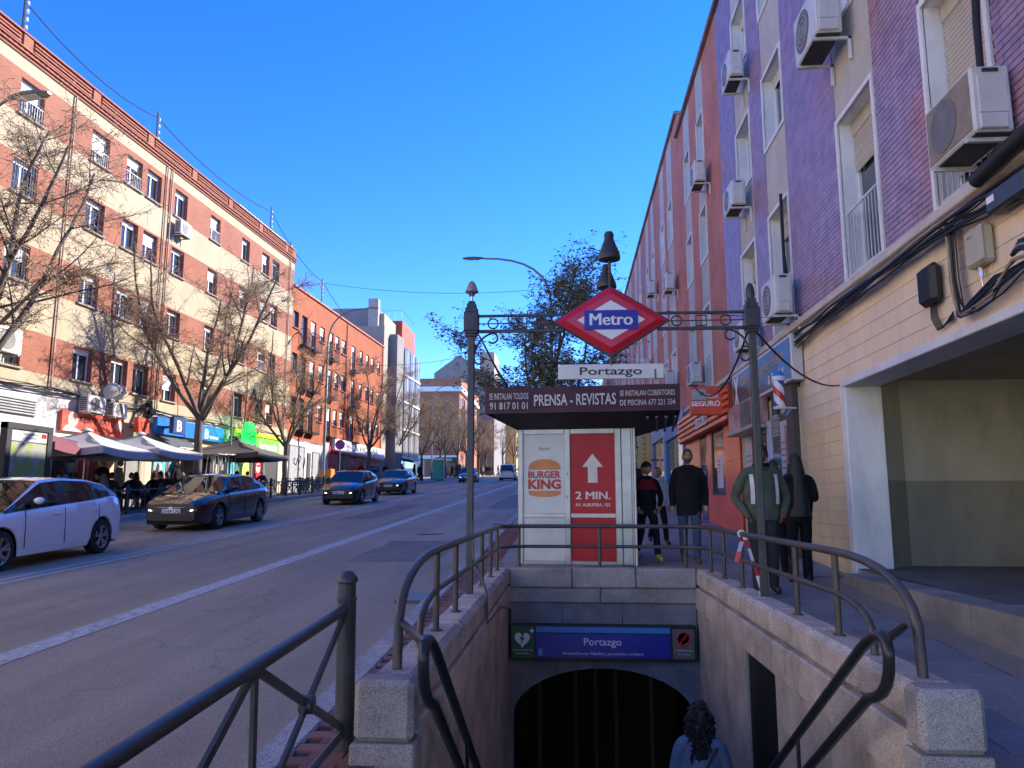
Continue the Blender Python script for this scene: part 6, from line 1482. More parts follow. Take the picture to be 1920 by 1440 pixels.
spk = empty('small_grey_box', (1.86, 11.55, 3.05), R(-6.5), label='small grey electrical box clipped to the right end of the kiosk banner', cat='box'); MB().bbox(0,.22,0,.1,0,.17,.01).build('casing', M('grey box', (.3,.31,.33), .5), spk); MB().lathe([(.03,0),(.03,.006),(0,.006)], 10, (.15,-.001,.1), axis='y').build('vent', black, spk)
hang('power_cable', 'black cable drooping from the cream wall to the right portal post', sagline((2.0,8.15,3.36),(3.9,11.2,3.2),.18))
hang('power_cable', 'black cable looping from the portal post to the kiosk roof', sagline((1.96,8.2,3.42),(1.9,11.6,3.3),.42))
hang('thin_wire', 'thin wire stretched from the portal capital to the purple wall', [(1.1,8.3,3.62),(3.97,13.4,4.7)], .005)

# ============================================================ lamp posts
lampg = M('lamp grey', (.22,.22,.22), .45, .4, .1); lens = M('lamp lens', (.5,.5,.48), .2)
def street_lamp(base, h, arm, head_dir, label, r0=.09, hs_=1.):
    e = empty('street_lamp', base, label=label, cat='street lamp'); c, s_ = math.cos(head_dir), math.sin(head_dir)
    P = [(0,0,0),(0,0,h*.35),(0,0,h*.78)]+bez((0,0,h*.80),(0,0,h),(c*arm,s_*arm,h),9)
    MB().tube(P, [r0,r0*.9,r0*.7]+[r0*.6-.02*k/9 for k in range(9)], 10).build('pole', lampg, e, smooth=True); MB().lathe([(r0*1.9,0),(r0*1.9,.03),(r0*1.3,.06),(r0*1.3,.5),(r0,.55)], 14).build('base', lampg, e, smooth=True)
    hd = MB(); L = .75
    prof = [(-.05,.05,.04),(.1,.10,.055),(.35,.145,.065),(.6,.13,.055),(L,.05,.03)]
    G = []
    for (d, w_, t_) in prof: G.append([(d, w_*math.cos(a), t_*(math.sin(a) if math.sin(a) > 0 else .55*math.sin(a))) for a in np.linspace(0, 2*math.pi, 13)])
    hd.grid(G); hd.poly(G[-1][:-1]); hd.poly(G[0][:-1][::-1]); o = hd.build('lamp_head', lampg, e, (c*arm, s_*arm, h+.01), head_dir, smooth=True, fix=True); o.scale = (hs_,)*3
    MB().bbox(.12,.58,-.09,.09,-.045,-.03,.006).build('lens', lens, o); return e
street_lamp((-15.2, 47.2, gl(47.2)), 11.6, 2.5, 0, 'tall curved street lamp in front of the orange building')
street_lamp((-.55, 28, g(28)), 9.4, 2.6, math.pi, 'tall curved street lamp behind the kiosk with its head over the road', .085)
street_lamp((-14.75, 17.2, gl(17.2)), 10.75, .95, -.15, 'street lamp whose head pokes in at the upper left picture edge', hs_=1.45)
street_lamp((-15.3, 34.0, gl(34)), 5.6, .9, math.pi*1.25, 'short curved lamp between the travel agency and the pharmacy', .05)
street_lamp((-14.9, 84.0, gl(84)), 10.5, 2.0, .3, 'distant street lamp by the green cabin')
ns = empty('no_parking_sign', (-14.6, 48.6, gl(48.6)), label='round red and blue no parking sign on a pole', cat='sign')
MB().tube([(0,0,0),(0,0,3.0)], .03, 8).build('pole', lampg, ns, smooth=True)
o = MB().lathe([(.32,0),(.32,.02),(0,.021)], 24, (0,-.04,2.9), axis='y').build('rim', M('sign red 2', (.5,.02,.05), .4), ns); MB().lathe([(.25,.0),(.25,.006),(0,.006)], 24, (0,-.048,2.9), axis='y').build('disc', M('sign blue 2', (.04,.05,.4), .4), ns)
MB().hexa([(-.19,-.056,2.73),(-.15,-.056,2.69),(-.15,-.05,2.69),(-.19,-.05,2.73),(.15,-.056,3.1),(.19,-.056,3.06),(.19,-.05,3.06),(.15,-.05,3.1)]).build('slash', MAT['sign red 2'], ns)

# ============================================================ roof masts and overhead wires
def mast(u, z, h, label, yag=False):
    e = empty('roof_mast', at_l(u, .6, z), LA, label=label, cat='mast'); MB().tube([(0,0,-.2),(0,0,h)], .045, 6).build('pole', iron, e)
    for k in range(4): MB().lathe([(.03,0),(.06,.03),(.03,.08),(.05,.12),(.02,.16)], 8, (.14,0,h-.35-.3*k)).build('insulator', white_c, e, smooth=True); MB().tube([(0,0,h-.3-.3*k),(.14,0,h-.3-.3*k)], .012, 5).build('arm', iron, e)
    return e
mast(-21.9, 16.8, 1.9, 'dark wire mast with insulators at the top left of the cream roof'); mast(-14.0, 16.8, 1.75, 'dark wire mast with insulators in the middle of the cream roof'); mast(-2.3, 16.9, 1.9, 'dark wire mast beside the white roof fence'); mast(.7, 14.7, 3.0, 'thin antenna mast at the start of the orange roof'); mast(6.2, 14.7, 2.2, 'wire mast in the middle of the orange roof')
wm_ = [at_l(-21.9,.6,18.4), at_l(-14.0,.6,18.3), at_l(-2.3,.6,18.5), at_l(6.2,.6,16.7), at_l(16,.6,15.3)]
for a, b_, nm in zip(wm_[:-1], wm_[1:], ('first', 'second', 'third', 'last')): hang('overhead_wire', '%s span of the wire strung between roof masts on the left' % nm, sagline(a, b_, .5), .022)
hang('overhead_wire', 'long wire crossing the street from the orange roof to the right buildings', sagline(at_l(6.2,.6,16.6), (4.2,46,15.2), .9, 20), .014)
hang('overhead_wire', 'thin wire crossing low behind the bare trees to the cream facade', sagline(at_l(-1,-.1,10.2), (4.2,46,15.0), 2.5, 20), .010)
ANT = empty('roof_antennas', at_l(3.2,1.,14.7), LA, label='row of thin antennas on the orange roof edge', cat='antenna')
for k in range(4): MB().tube([(k*1.1,0,0),(k*1.1,0,1.0-.15*k)], .02, 5).tube([(k*1.1-.3,0,.8-.15*k),(k*1.1+.3,0,.8-.15*k)], .012, 4).build('aerial', iron, ANT)

# ============================================================ terrace: parasols, heaters, chairs, map panel
def parasol(loc, size, h_e, h_p, mat, label, val=.22, rz=0):
    e = empty('parasol', loc, rz, label=label, cat='parasol'); s_ = size/2; nseg = 10; mb = MB()
    for i in range(4):
        ca = [(-s_,-s_),(s_,-s_),(s_,s_),(-s_,s_)][i]; cb2 = [(s_,-s_),(s_,s_),(-s_,s_),(-s_,-s_)][i]
        G = []
        for k in range(nseg+1):
            t_ = k/nseg; row = []
            for j in range(7):
                f = j/6; x_ = (ca[0]*(1-f)+cb2[0]*f)*t_; y_ = (ca[1]*(1-f)+cb2[1]*f)*t_; z_ = h_p-(h_p-h_e)*(t_**.85)-.10*t_*(4*f*(1-f))-.05*math.sin(math.pi*t_); row.append((x_, y_, z_))
            G.append(row)
        last = [(p[0]*1.01, p[1]*1.01, p[2]-val) for p in G[-1]]; G.append(last); mb.grid(G)
    mb.build('canopy', mat, e, smooth=True, ang=35); 
    MB().lathe([(.2,h_p-.02),(.12,h_p+.06),(0,h_p+.09)], 10).build('vent_cap', mat, e, smooth=True)
    MB().tube([(0,0,0),(0,0,h_p)], .03, 8).build('pole', steel, e, smooth=True); MB().bbox(-.35,.35,-.35,.35,0,.08,.01).build('base', iron, e)
    for ang in range(4):
        x_, y_ = [(-s_,-s_),(s_,-s_),(s_,s_),(-s_,s_)][ang]; MB().tube([(0,0,h_p-.08),(x_*.5,y_*.5,(h_p+h_e)/2-.06),(x_*.98,y_*.98,h_e-.03)], .012, 5).build('rib', steel, e)
    return e
cgrey = M('canvas grey', (.42,.41,.39), .85, 0, .08, 2., .1, 30); cmar = M('canvas maroon', (.20,.055,.075), .85, 0, .1, 2.); cbrn = M('canvas brown', (.10,.075,.06), .85, 0, .12, 2.)
parasol((-16.0,22.4,gl(22.4)), 2.6, 2.2, 2.62, cmar, 'maroon terrace parasol beside the map panel')
parasol((-15.6,23.9,gl(23.9)), 3.2, 2.1, 2.72, cgrey, 'left hand grey terrace parasol under the kebab sign')
parasol((-15.5,26.9,gl(26.9)), 3.2, 2.1, 2.72, cgrey, 'right hand grey terrace parasol under the travel sign')
parasol((-15.3,34.6,gl(34.6)), 3.6, 2.1, 2.85, cbrn, 'dark brown terrace parasol under the pharmacy cross')
htm = M('heater steel', (.62,.58,.54), .35, .4, .1)
for i, (X_, Y_) in enumerate(((-14.9,31.5),(-14.9,32.15),(-14.9,32.8))):
    e = empty('patio_heater', (X_, Y_, gl(Y_)), label='%s of the three pyramid patio heaters behind the black sedan' % ('left one','middle one','right one')[i], cat='heater')
    for sx in (-1,1):
        for sy in (-1,1): MB().tube([(sx*.27,sy*.27,.02),(sx*.15,sy*.15,2.0)], .018, 6).build('leg', htm, e)
    MB().bbox(-.42,.42,-.42,.42,2.02,2.06,.01).build('top_plate', htm, e); MB().bbox(-.28,.28,-.28,.28,.0,.6,.02).build('gas_housing', M('heater dark', (.06,.06,.06), .5), e); MB().tube([(0,0,.6),(0,0,1.95)], .05, 10).build('glass_tube', M('heater tube', (.5,.5,.52), .1), e)
chm = M('chair metal', (.02,.02,.022), .5)
def chair_tpl():
    e = empty('terrace_chair'); MB().bbox(-.21,.21,-.21,.21,.43,.46,.01).build('seat', chm, e)
    b = MB(); 
    for k in range(4): b.bbox(-.2,.2,.2,.22,.55+.09*k,.60+.09*k,.004)
    for k in range(4): MB().bbox(-.2,.2,.2,.22,.55+.09*k,.60+.09*k,.004).build('back_slat', chm, e)
    for sx in (-1,1): MB().tube([(sx*.2,.24,0),(sx*.2,.2,.45),(sx*.2,.22,.9)], .012, 6).build('rear_leg', chm, e); MB().tube([(sx*.2,-.22,0),(sx*.2,-.18,.45),(sx*.21,-.16,.65),(sx*.2,.2,.66)], .012, 6).build('front_leg', chm, e)
    return e
def table_tpl():
    e = empty('terrace_table'); MB().lathe([(.33,.70),(.35,.71),(.35,.73),(0,.73)], 16).build('top', M('table top', (.2,.19,.18), .4), e); MB().tube([(0,0,.05),(0,0,.7)], .03, 8).build('column', chm, e); MB().bbox(-.25,.25,-.03,.03,0,.04,.005).build('foot', chm, e); MB().bbox(-.03,.03,-.25,.25,.001,.041,.005).build('foot', chm, e); return e
ct, tt = chair_tpl(), table_tpl(); first = [True, True]
TAB = [(-15.2,21.6),(-15.3,23.6),(-15.2,25.4),(-15.4,27.2),(-15.2,29.0),(-15.2,35.2),(-15.3,37.2),(-15.1,41.6),(-15.1,43.4),(-15.1,45.2)]
seats = []
tabw = ['under the maroon parasol','between the maroon and grey parasols','under the left grey parasol','between the two grey parasols','under the right grey parasol','under the brown parasol','at the right edge of the brown parasol','left of the empty tables by the white shop','middle of the empty tables by the white shop','right of the empty tables by the white shop']
for i, (X_, Y_) in enumerate(TAB):
    o = tt if first[0] else copy_tree(tt); first[0] = False; o.location = (X_, Y_, gl(Y_)); tag(o, 'round terrace table '+tabw[i], 'table', 'terrace tables')
    for k, (dx, dy, rz) in enumerate(((0,.62,0),(0,-.62,math.pi),(.62,0,-math.pi/2))):
        o = ct if first[1] else copy_tree(ct); first[1] = False; o.location = (X_+dx, Y_+dy, gl(Y_+dy)); o.rotation_euler = (0,0,rz); seats.append((X_+dx, Y_+dy, rz, i))
        tag(o, 'black chair %s of the table %s' % (('far side','near side','road side')[k], tabw[i]), 'chair', 'terrace chairs')
mp_ = empty('street_map_panel', (-14.75, 19.3, gl(19.3)), R(90), label='dark framed street map panel behind the white car', cat='panel')
frm = M('panel frame', (.022,.022,.024), .45); MB().bbox(1.42,1.62,-.1,.1,0,2.72,.01).bbox(-.2,0,-.1,.1,0,2.72,.01).build('frame_post', frm, mp_); MB().bbox(-.2,1.62,-.11,.11,2.55,2.72,.01).build('frame_top', frm, mp_); MB().bbox(0,1.42,-.1,.1,.5,.75,.01).build('frame_bottom', frm, mp_)
def mapmat():
    m, t, b = _nt('city map'); b.inputs['Roughness'].default_value = .12
    tc = N(t, 'ShaderNodeTexCoord'); v = N(t, 'ShaderNodeTexVoronoi', Scale=16., feature='DISTANCE_TO_EDGE'); t.links.new(tc.outputs['Object'], v.inputs['Vector']); n = N(t, 'ShaderNodeTexNoise', Scale=1.7, Detail=3.); t.links.new(tc.outputs['Object'], n.inputs['Vector'])
    c = ramp(t, n.outputs[0], [(.40, (.30,.30,.27)), (.5, (.33,.33,.29)), (.58, (.26,.33,.08))]); c = mixc(t, ramp(t, v.outputs['Distance'], [(.0, 1.), (.03, 0.)]), c, (.42,.40,.36)); t.links.new(c, b.inputs['Base Color']); return m
MB().box(0,1.42,-.07,-.05,.75,2.22).build('map', mapmat(), mp_); MB().box(0,1.42,-.07,-.05,2.25,2.55).build('header', M('header grey', (.5,.5,.48), .3), mp_)
text('Paradas y lineas de', frm, mp_, (.75,-.073,2.43), .06, .6); text('Comunidad', frm, mp_, (.75,-.073,2.33), .05, .4); MB().box(1.18,1.38,-.075,-.0705,2.38,2.5).build('red_logo', red_s, mp_)
rb_ = empty('red_beer_banner', (-15.6, 37.9, gl(37.9)), R(90), label='tall red and white banner by the pharmacy window', cat='banner'); MB().bbox(-.35,.35,-.03,.03,.6,2.2,.01).build('panel', M('banner red', (.62,.02,.03), .4), rb_); MB().lathe([(.24,0),(.24,.008),(0,.008)], 18, (0,-.034,1.45), axis='y').build('white_disc', white_s, rb_); MB().tube([(0,0,0),(0,0,.6)], .03, 6).build('stand', iron, rb_); MB().prism(half_ell((0,1.5),.18,.13,True)[::-1], -.05, -.043).build('red_half_disc', MAT['banner red'], rb_)
wc = empty('portable_toilet', (-13.9, 82.5, gl(82.5)), label='green portable toilet cabin on the left pavement', cat='cabin'); gt = M('toilet green', (.02,.22,.17), .5, 0, .08)
MB().bbox(-.55,.55,-.55,.55,0,2.1,.04).build('cabin', gt, wc); MB().bbox(-.45,.45,-.57,-.54,.1,1.95,.01).build('door', M('toilet door', (.03,.28,.21), .5), wc); MB().prism([(-.6,2.1),(.6,2.1),(.45,2.3),(-.45,2.3)], -.6, .6).build('roof', M('toilet roof', (.5,.55,.53), .5), wc)
dbx = empty('orange_delivery_box', (-15.2, 47.9, gl(47.9)+.75), label='orange delivery box on a stand among the terrace tables', cat='box'); MB().bbox(-.4,.4,-.4,.4,0,.6,.04).build('box', M('delivery orange', (.62,.22,.03), .5), dbx); MB().lathe([(.3,-.75),(.3,-.72),(.05,-.7),(.05,0)], 10).build('stand', chm, dbx)
for i in range(5):
    rk = MB().tube([(.55*math.cos(a),0,.75+.55*math.sin(a)) for a in np.linspace(0,2*math.pi,21)[:-1]], .05, 6, closed=True).tube([(0,0,0),(0,0,.2)], .04, 6).build('green_ring_rack', M('rack green', (.18,.5,.04), .45), loc=(-15.6+.05*i, 71+.8*i, gl(71)+1.3), rz=R(80), label='%s green ring of the rack row by the bare tree' % ('first','second','third','fourth','fifth')[i], cat='rack', group='green ring racks')
# ============================================================ people
skinA, skinB, skinC = M('skin light', (.48,.28,.20), .55, 0, .08), M('skin tan', (.38,.21,.14), .55, 0, .08), M('skin dark', (.09,.05,.035), .5, 0, .08)
def cloth(name, c): return M(name, c, .85, 0, .3, 6., .6, 14, spec=.2)
HS = .92
def skin_body(V, E, Rr, tags, root=0, sub=2):
    me = bpy.data.meshes.new('b'); bm = bmesh.new(); ly = bm.verts.layers.skin.verify(); vs = [bm.verts.new(p) for p in V]
    for a, b_ in E: bm.edges.new((vs[a], vs[b_]))
    for v, r_ in zip(vs, Rr): v[ly].radius = r_ if isinstance(r_, tuple) else (r_, r_)
    vs[root][ly].use_root = True; bm.to_mesh(me); bm.free()
    o = bpy.data.objects.new('b', me)
    md = o.modifiers.new('s', 'SKIN'); md.use_smooth_shade = True; ms_ = o.modifiers.new('u', 'SUBSURF'); ms_.levels = sub; ms_.render_levels = sub
    out = evaluated(o); bpy.data.meshes.remove(me)
    return out
def head_geo(c, h=.235, turn=0., w_=.152, d=.195):
    """face looks along -y"""
    V = []; F = []; nu, nv = 16, 14
    for j in range(nv+1):
        t_ = math.pi*j/nv; z = math.cos(t_); rr_ = math.sin(t_)
        for i in range(nu):
            a = 2*math.pi*i/nu; x, y = rr_*math.sin(a), -rr_*math.cos(a)
            jaw = 1-.22*max(0, -z); x *= jaw
            if y < 0 and z < -.2: y *= (1-.10*(-z))
            px, py, pz = x*w_/2, y*d/2, z*h/2
            fr = max(0, math.cos(a))
            if abs(x) < .25 and y < 0 and -.30 < z < .10: py -= .020*(1-abs(x)/.25)*(1-abs(z+.14)/.25 if abs(z+.14) < .25 else 0)
            if .0 < z < .25 and y < 0 and .15 < abs(x) < .6: py += .006
            V.append((px, py, pz))
    for j in range(nv):
        for i in range(nu): F.append((j*nu+i, (j+1)*nu+i, (j+1)*nu+(i+1) % nu, j*nu+(i+1) % nu))
    c_, s_ = math.cos(turn), math.sin(turn)
    V = [(c[0]+x*c_-y*s_, c[1]+x*s_+y*c_, c[2]+z) for x, y, z in V]
    return V, F
def person(label, loc, rz, top, legs, skin, hair=(.015,.012,.01), H=1.75, shoes=(.02,.02,.02), pose='stand', arms=None, turn=0., hairstyle='short', stride=0., bulk=1., group=None, long_coat=.0, hem=None, beard=None, cat='person', sub=2, fingers=True):
    k = H/1.75; e = empty('person', loc, rz, label=label, cat=cat, group=group)
    hip = .93*k
    P = {}
    P['pel'] = (0,0,hip); P['wai'] = (0,-.005,1.10*k); P['che'] = (0,0,1.30*k); P['nb'] = (0,.01,1.45*k); P['nk'] = (0,-.005,1.52*k)
    if pose == 'sit':
        hip = .52; dz = hip-.93*k
        P = {a: (p[0], p[1]-.03*(p[2]-.93*k), p[2]+dz) for a, p in P.items()}
    for s_, n in ((1,'r'),(-1,'l')):
        st_ = stride*s_
        if pose == 'sit':
            P['hip'+n] = (.10*s_,-.02,hip-.01); P['kne'+n] = (.13*s_,-.43,hip+.02); P['ank'+n] = (.12*s_,-.44,.10); P['toe'+n] = (.13*s_,-.60,.05)
        else:
            P['hip'+n] = (.095*s_*k,0,.87*k); P['kne'+n] = (.10*s_*k,-.30*st_-.03-.10*max(0,-st_),.49*k); P['ank'+n] = (.095*s_*k,-.62*st_+.06*abs(st_)+(.10*max(0,-st_)),.09*k+.10*max(0,-st_)); P['toe'+n] = (P['ank'+n][0]+.02*s_,P['ank'+n][1]-.155,.045*k+.05*max(0,-st_))
        sh = P['nb']; P['sho'+n] = (.175*s_*k*bulk**.5,sh[1]+.0,sh[2]-.04*k)
        A = (arms or {}).get(n, 'down'); S0 = np.array(P['sho'+n])
        if A == 'down': el = S0+np.array((.07*s_,.03,-.29))*k; wr_ = el+np.array((.0,-.06-.1*stride*s_,-.25))*k
        elif A == 'pocket': el = S0+np.array((.13*s_,.06,-.28))*k; wr_ = el+np.array((-.10*s_,-.17,-.20))*k
        elif A == 'front': el = S0+np.array((.08*s_,-.02,-.28))*k; wr_ = el+np.array((-.10*s_,-.22,.06))*k
        elif A == 'table': el = S0+np.array((.08*s_,-.12,-.25))*k; wr_ = el+np.array((-.06*s_,-.24,.02))*k
        elif A == 'back': el = S0+np.array((.10*s_,.10,-.26))*k; wr_ = el+np.array((-.06*s_,-.02,-.24))*k
        P['elb'+n] = tuple(el); P['wri'+n] = tuple(wr_); d = (wr_-el)/np.linalg.norm(wr_-el); P['han'+n] = tuple(wr_+d*.075*k)
    names = list(P); ix = {n: i for i, n in enumerate(names)}; b = bulk
    rad = {'pel': (.145*b*k,.105*b*k),'wai': (.132*b*k,.098*b*k),'che': (.158*b*k,.108*b*k),'nb': (.085*b*k,.068*b*k),'nk': .054*k}
    E = [('pel','wai'),('wai','che'),('che','nb'),('nb','nk')]
    for n in 'rl':
        E += [('pel','hip'+n),('hip'+n,'kne'+n),('kne'+n,'ank'+n),('ank'+n,'toe'+n),('nb','sho'+n),('sho'+n,'elb'+n),('elb'+n,'wri'+n),('wri'+n,'han'+n)]
        rad.update({'hip'+n: .098*k*b**.5,'kne'+n: .072*k,'ank'+n: .06*k,'toe'+n: (.048*k,.036*k),'sho'+n: .078*k*b**.5,'elb'+n: .060*k*b**.5,'wri'+n: .043*k,'han'+n: (.036*k,.026*k)})
    me = skin_body([P[n] for n in names], [(ix[a], ix[c]) for a, c in E], [rad[n] for n in names], None, 0, sub)
    mats = [top if isinstance(top, bpy.types.Material) else cloth('cloth top %.3f %.3f %.3f' % top, top), cloth('cloth legs %.3f %.3f %.3f' % legs, legs), skin, M('shoe %.3f %.3f %.3f' % shoes, shoes, .5, 0, .1), M('hair %.3f %.3f %.3f' % hair, hair, .6, 0, .3, 30., .4, 90)]
    # material by nearest bone
    segm = []
    for a, c in E:
        t_ = 0
        if a[:3] in ('hip','kne') or c[:3] == 'hip': t_ = 1
        if c[:3] == 'toe': t_ = 3
        if c == 'nk': t_ = 0
        if c[:3] == 'han': t_ = 2
        segm.append((np.array(P[a]), np.array(P[c]), t_))
    nf = len(me.polygons); cen = np.zeros(nf*3); me.polygons.foreach_get('center', cen); cen = cen.reshape(-1, 3); D = []
    for a, c, t_ in segm:
        ab = c-a; t2 = np.clip(((cen-a)@ab)/(ab@ab), 0, 1); D.append(np.linalg.norm(cen-(a+t2[:, None]*ab), axis=1))
    idx = np.array([s_[2] for s_ in segm])[np.argmin(np.array(D), 0)]
    zn = P['nk'][2]; idx[(cen[:, 2] > zn-.005*k) & (np.abs(cen[:, 0]) < .09)] = 2
    if pose != 'sit': idx[(cen[:, 2] < .115*k)] = 3
    if pose != 'sit': idx[(cen[:, 2] < hip-.04) & (idx == 0) & (np.abs(cen[:, 0]) < .16)] = 1
    # join: body + head + fingers
    nv = len(me.vertices); co = np.zeros(nv*3); me.vertices.foreach_get('co', co); V = [tuple(p) for p in co.reshape(-1, 3)]; F = [list(p.vertices) for p in me.polygons]; MI = list(idx)
    hc = (P['nk'][0], P['nk'][1]-.02, P['nk'][2]+.125*k); hv, hf = head_geo(hc, .235*k, turn); o = len(V); V += hv; F += [[i+o for i in f] for f in hf]; MI += [2]*len(hf)
    mb = MB()
    ct_, st2 = math.cos(turn), math.sin(turn)
    def hp(x, y, z): return (hc[0]+x*ct_-y*st2, hc[1]+x*st2+y*ct_, hc[2]+z)
    for s_ in (1, -1):
        G = [[hp(s_*(.074+.016*math.sin(a_)), .0+.03*math.cos(q), -.01+.035*math.sin(q)) for q in np.linspace(0, 2*math.pi, 8)] for a_ in (0, 1.2)]; mb.grid(G)
        mb.poly(G[1][:-1])
    if fingers:
        for n, s_ in (('r',1),('l',-1)):
            w_ = np.array(P['han'+n]); d = w_-np.array(P['wri'+n]); d = d/np.linalg.norm(d); sd_ = np.cross(d, (1,0,0)); sd_ = sd_/max(1e-6, np.linalg.norm(sd_))
            for q, (off, L) in enumerate(((-.028,.062),(-.010,.075),(.009,.070),(.026,.055))):
                p0 = w_+sd_*off-d*.01; p1 = p0+d*L*.5*k; p2 = p1+d*L*.4*k+np.array((-.022*s_,0,0)); mb.tube([p0,p1,p2], [.0095,.009,.007], 6)
            p0 = w_-d*.045-sd_*.03; mb.tube([p0, p0-sd_*.028+d*.022, p0-sd_*.03+d*.052], [.011,.010,.008], 6)
    o = len(V); V += mb.v; F += [[i+o for i in f] for f in mb.f]; MI += [2]*len(mb.f)
    bm_ = bpy.data.meshes.new('body'); bm_.from_pydata([tuple(map(float, p)) for p in V], [], F)
    for m_ in mats: bm_.materials.append(m_)
    bm_.polygons.foreach_set('material_index', np.array(MI, np.int32)); bm_.polygons.foreach_set('use_smooth', [True]*len(bm_.polygons)); bm_.update()
    bpy.data.meshes.remove(me); body = link('body', bm_, e)
    # eyes, brows, mouth
    fm = MB()
    for s_ in (1, -1):
        fm.hexa([hp(s_*.030-.012,-.094,.006),hp(s_*.030+.012,-.094,.006),hp(s_*.030+.012,-.086,.006),hp(s_*.030-.012,-.086,.006),hp(s_*.030-.010,-.093,.016),hp(s_*.030+.010,-.093,.016),hp(s_*.030+.010,-.085,.016),hp(s_*.030-.010,-.085,.016)])
        fm.hexa([hp(s_*.031-.018,-.094,.028),hp(s_*.031+.018,-.09,.028),hp(s_*.031+.018,-.08,.028),hp(s_*.031-.018,-.085,.028),hp(s_*.031-.017,-.093,.035),hp(s_*.031+.017,-.089,.035),hp(s_*.031+.017,-.08,.035),hp(s_*.031-.017,-.085,.035)])
    fm.hexa([hp(-.022,-.0925,-.062),hp(.022,-.0925,-.062),hp(.022,-.080,-.062),hp(-.022,-.080,-.062),hp(-.022,-.0925,-.055),hp(.022,-.0925,-.055),hp(.022,-.080,-.055),hp(-.022,-.080,-.055)])
    fm.build('face_features', M('face dark', (.06,.03,.025), .6), e)
    # hair
    G = []; nu = 18
    def hairgrid(zmin_front, zmin_back, sc, flare=0.):
        G = []
        for j in range(15):
            row = []
            for i in range(nu+1):
                a = 2*math.pi*i/nu; back = (1-math.cos(a))/2; zmin = zmin_front+(zmin_back-zmin_front)*min(1, back*1.6); za_ = max(zmin, -.1); tj = j/14; zz_ = 1-(1-math.cos(math.pi/2*min(1, tj*2)))*0 + (za_-1)*min(1, tj*2)**1.4 + (zmin-za_)*max(0, tj*2-1)
                zc = max(-1, min(1, zz_)); rr_ = math.sqrt(max(0.0001, 1-zc*zc)) if zz_ > -.05 else (1.+flare*(-zz_)**.7)
                row.append(hp(rr_*math.sin(a)*.0765*sc*k, (-rr_*math.cos(a)*.0985)*sc*k, zz_*.119*sc*k))
            G.append(row)
        return G
    hm = mats[4]
    if hairstyle == 'short': MB().grid(hairgrid(.60,-.35,1.07)).build('hair', hm, e, smooth=True)
    elif hairstyle == 'cap': MB().grid(hairgrid(.32,-.15,1.12)).build('cap', hm, e, smooth=True)
    elif hairstyle == 'long':
        MB().grid(hairgrid(.55,-5.2,1.2,.28)).build('hair', hm, e, smooth=True)
    elif hairstyle == 'curly':
        cu_ = MB(); rr_ = random.Random(5)
        cu_.grid(hairgrid(.5,-2.0,1.45,.1))
        for q in range(220):
            a = rr_.uniform(0, 6.28); z = rr_.uniform(-1.7, 1.0); r1 = math.sqrt(max(.05, 1-z*z)) if z > 0 else 1.05
            if math.cos(a) > .3 and z < .4: continue
            p = hp(r1*math.sin(a)*.115, -r1*math.cos(a)*.14, z*.165); q_ = [np.array(p)+np.array((rr_.uniform(-.03,.03), rr_.uniform(-.03,.03), -.04*t_)) for t_ in range(4)]; cu_.tube(q_, [.014,.016,.013,.006], 5)
        cu_.build('hair', hm, e, smooth=True)
    if beard:
        G = []
        for j in range(5):
            row = []
            for i in range(9):
                a = -1.25+2.5*i/8; z = -.28-.68*j/4; r1 = math.sqrt(max(.01, 1-z*z)); row.append(hp(r1*math.sin(a)*.079*(1-.18*max(0,-z)), -r1*math.cos(a)*.101, z*.12))
            G.append(row)
        MB().grid(G).build('beard', M('beard', beard, .8, 0, .3, 30.), e, smooth=True)
    # jacket shell with hem and collar
    if hem is not None and pose != 'sit':
        zs = np.linspace(hem*k, 1.385*k, 22); G = []
        for z in zs:
            f = (z-hem*k)/(1.385*k-hem*k); rx = (.168+.030*math.sin(f*2.5)-.012*f**4)*b*k; ry = (.122+.014*math.sin(f*2.6)-.03*f**3)*b*k
            G.append([(rx*math.cos(a)*(1+.02*math.sin(a*5+z*30)+.015*math.sin(z*55+a*2)), ry*math.sin(a)*(1+.03*math.sin(a*4+z*22)+.02*math.sin(z*48-a*3)), z+.008*math.sin(a*3)) for a in np.linspace(0, 2*math.pi, 29)])
        G.append([(p[0]*.84, p[1]*.86, p[2]+.035*k) for p in G[-1]]); G.append([(p[0]*.5, p[1]*.72, p[2]+.04*k) for p in G[-1]]); inner = [[(p[0]*.93, p[1]*.93, p[2]+.01) for p in G[0]]]
        MB().grid(inner+G).build('jacket', mats[0], e, smooth=True, ang=80)
        MB().tube([(.085*k*math.cos(a), .075*k*math.sin(a)-.01, (1.485+.015*math.sin(a))*k) for a in np.linspace(0, 2*math.pi, 17)[:-1]], .028*k, 6, closed=True).build('collar', mats[0], e, smooth=True)
    return e
blk = (.010,.010,.012); dnm = (.045,.075,.13); chr_ = (.03,.032,.036)
def pg(x, y): return (x, y, g(y))
boy = person('young man with dark hair, red shouldered black jacket and yellow shoes walking by the kiosk', pg(1.30,13.0), R(12), blk, (.012,.014,.022), skinB, H=1.60, shoes=(.45,.46,.03), arms={'r':'pocket','l':'pocket'}, turn=R(40), hairstyle='cap', stride=.45, hem=.80, bulk=.92)
MB().grid([[((.186-.014*j)*math.cos(a), (.132-.012*j)*math.sin(a), 1.15+.045*j) for a in np.linspace(0,2*math.pi,25)] for j in range(5)]).build('red_yoke', cloth('red yoke', (.16,.012,.02)), boy, smooth=True)
person('tall bearded man in a black coat and blue jeans walking towards the camera', pg(1.93,12.6), R(-6), blk, dnm, skinB, hair=(.06,.05,.045), H=1.80, shoes=(.10,.07,.05), stride=.22, hem=.74, bulk=1.1, beard=(.10,.08,.07), arms={'r':'down','l':'down'})
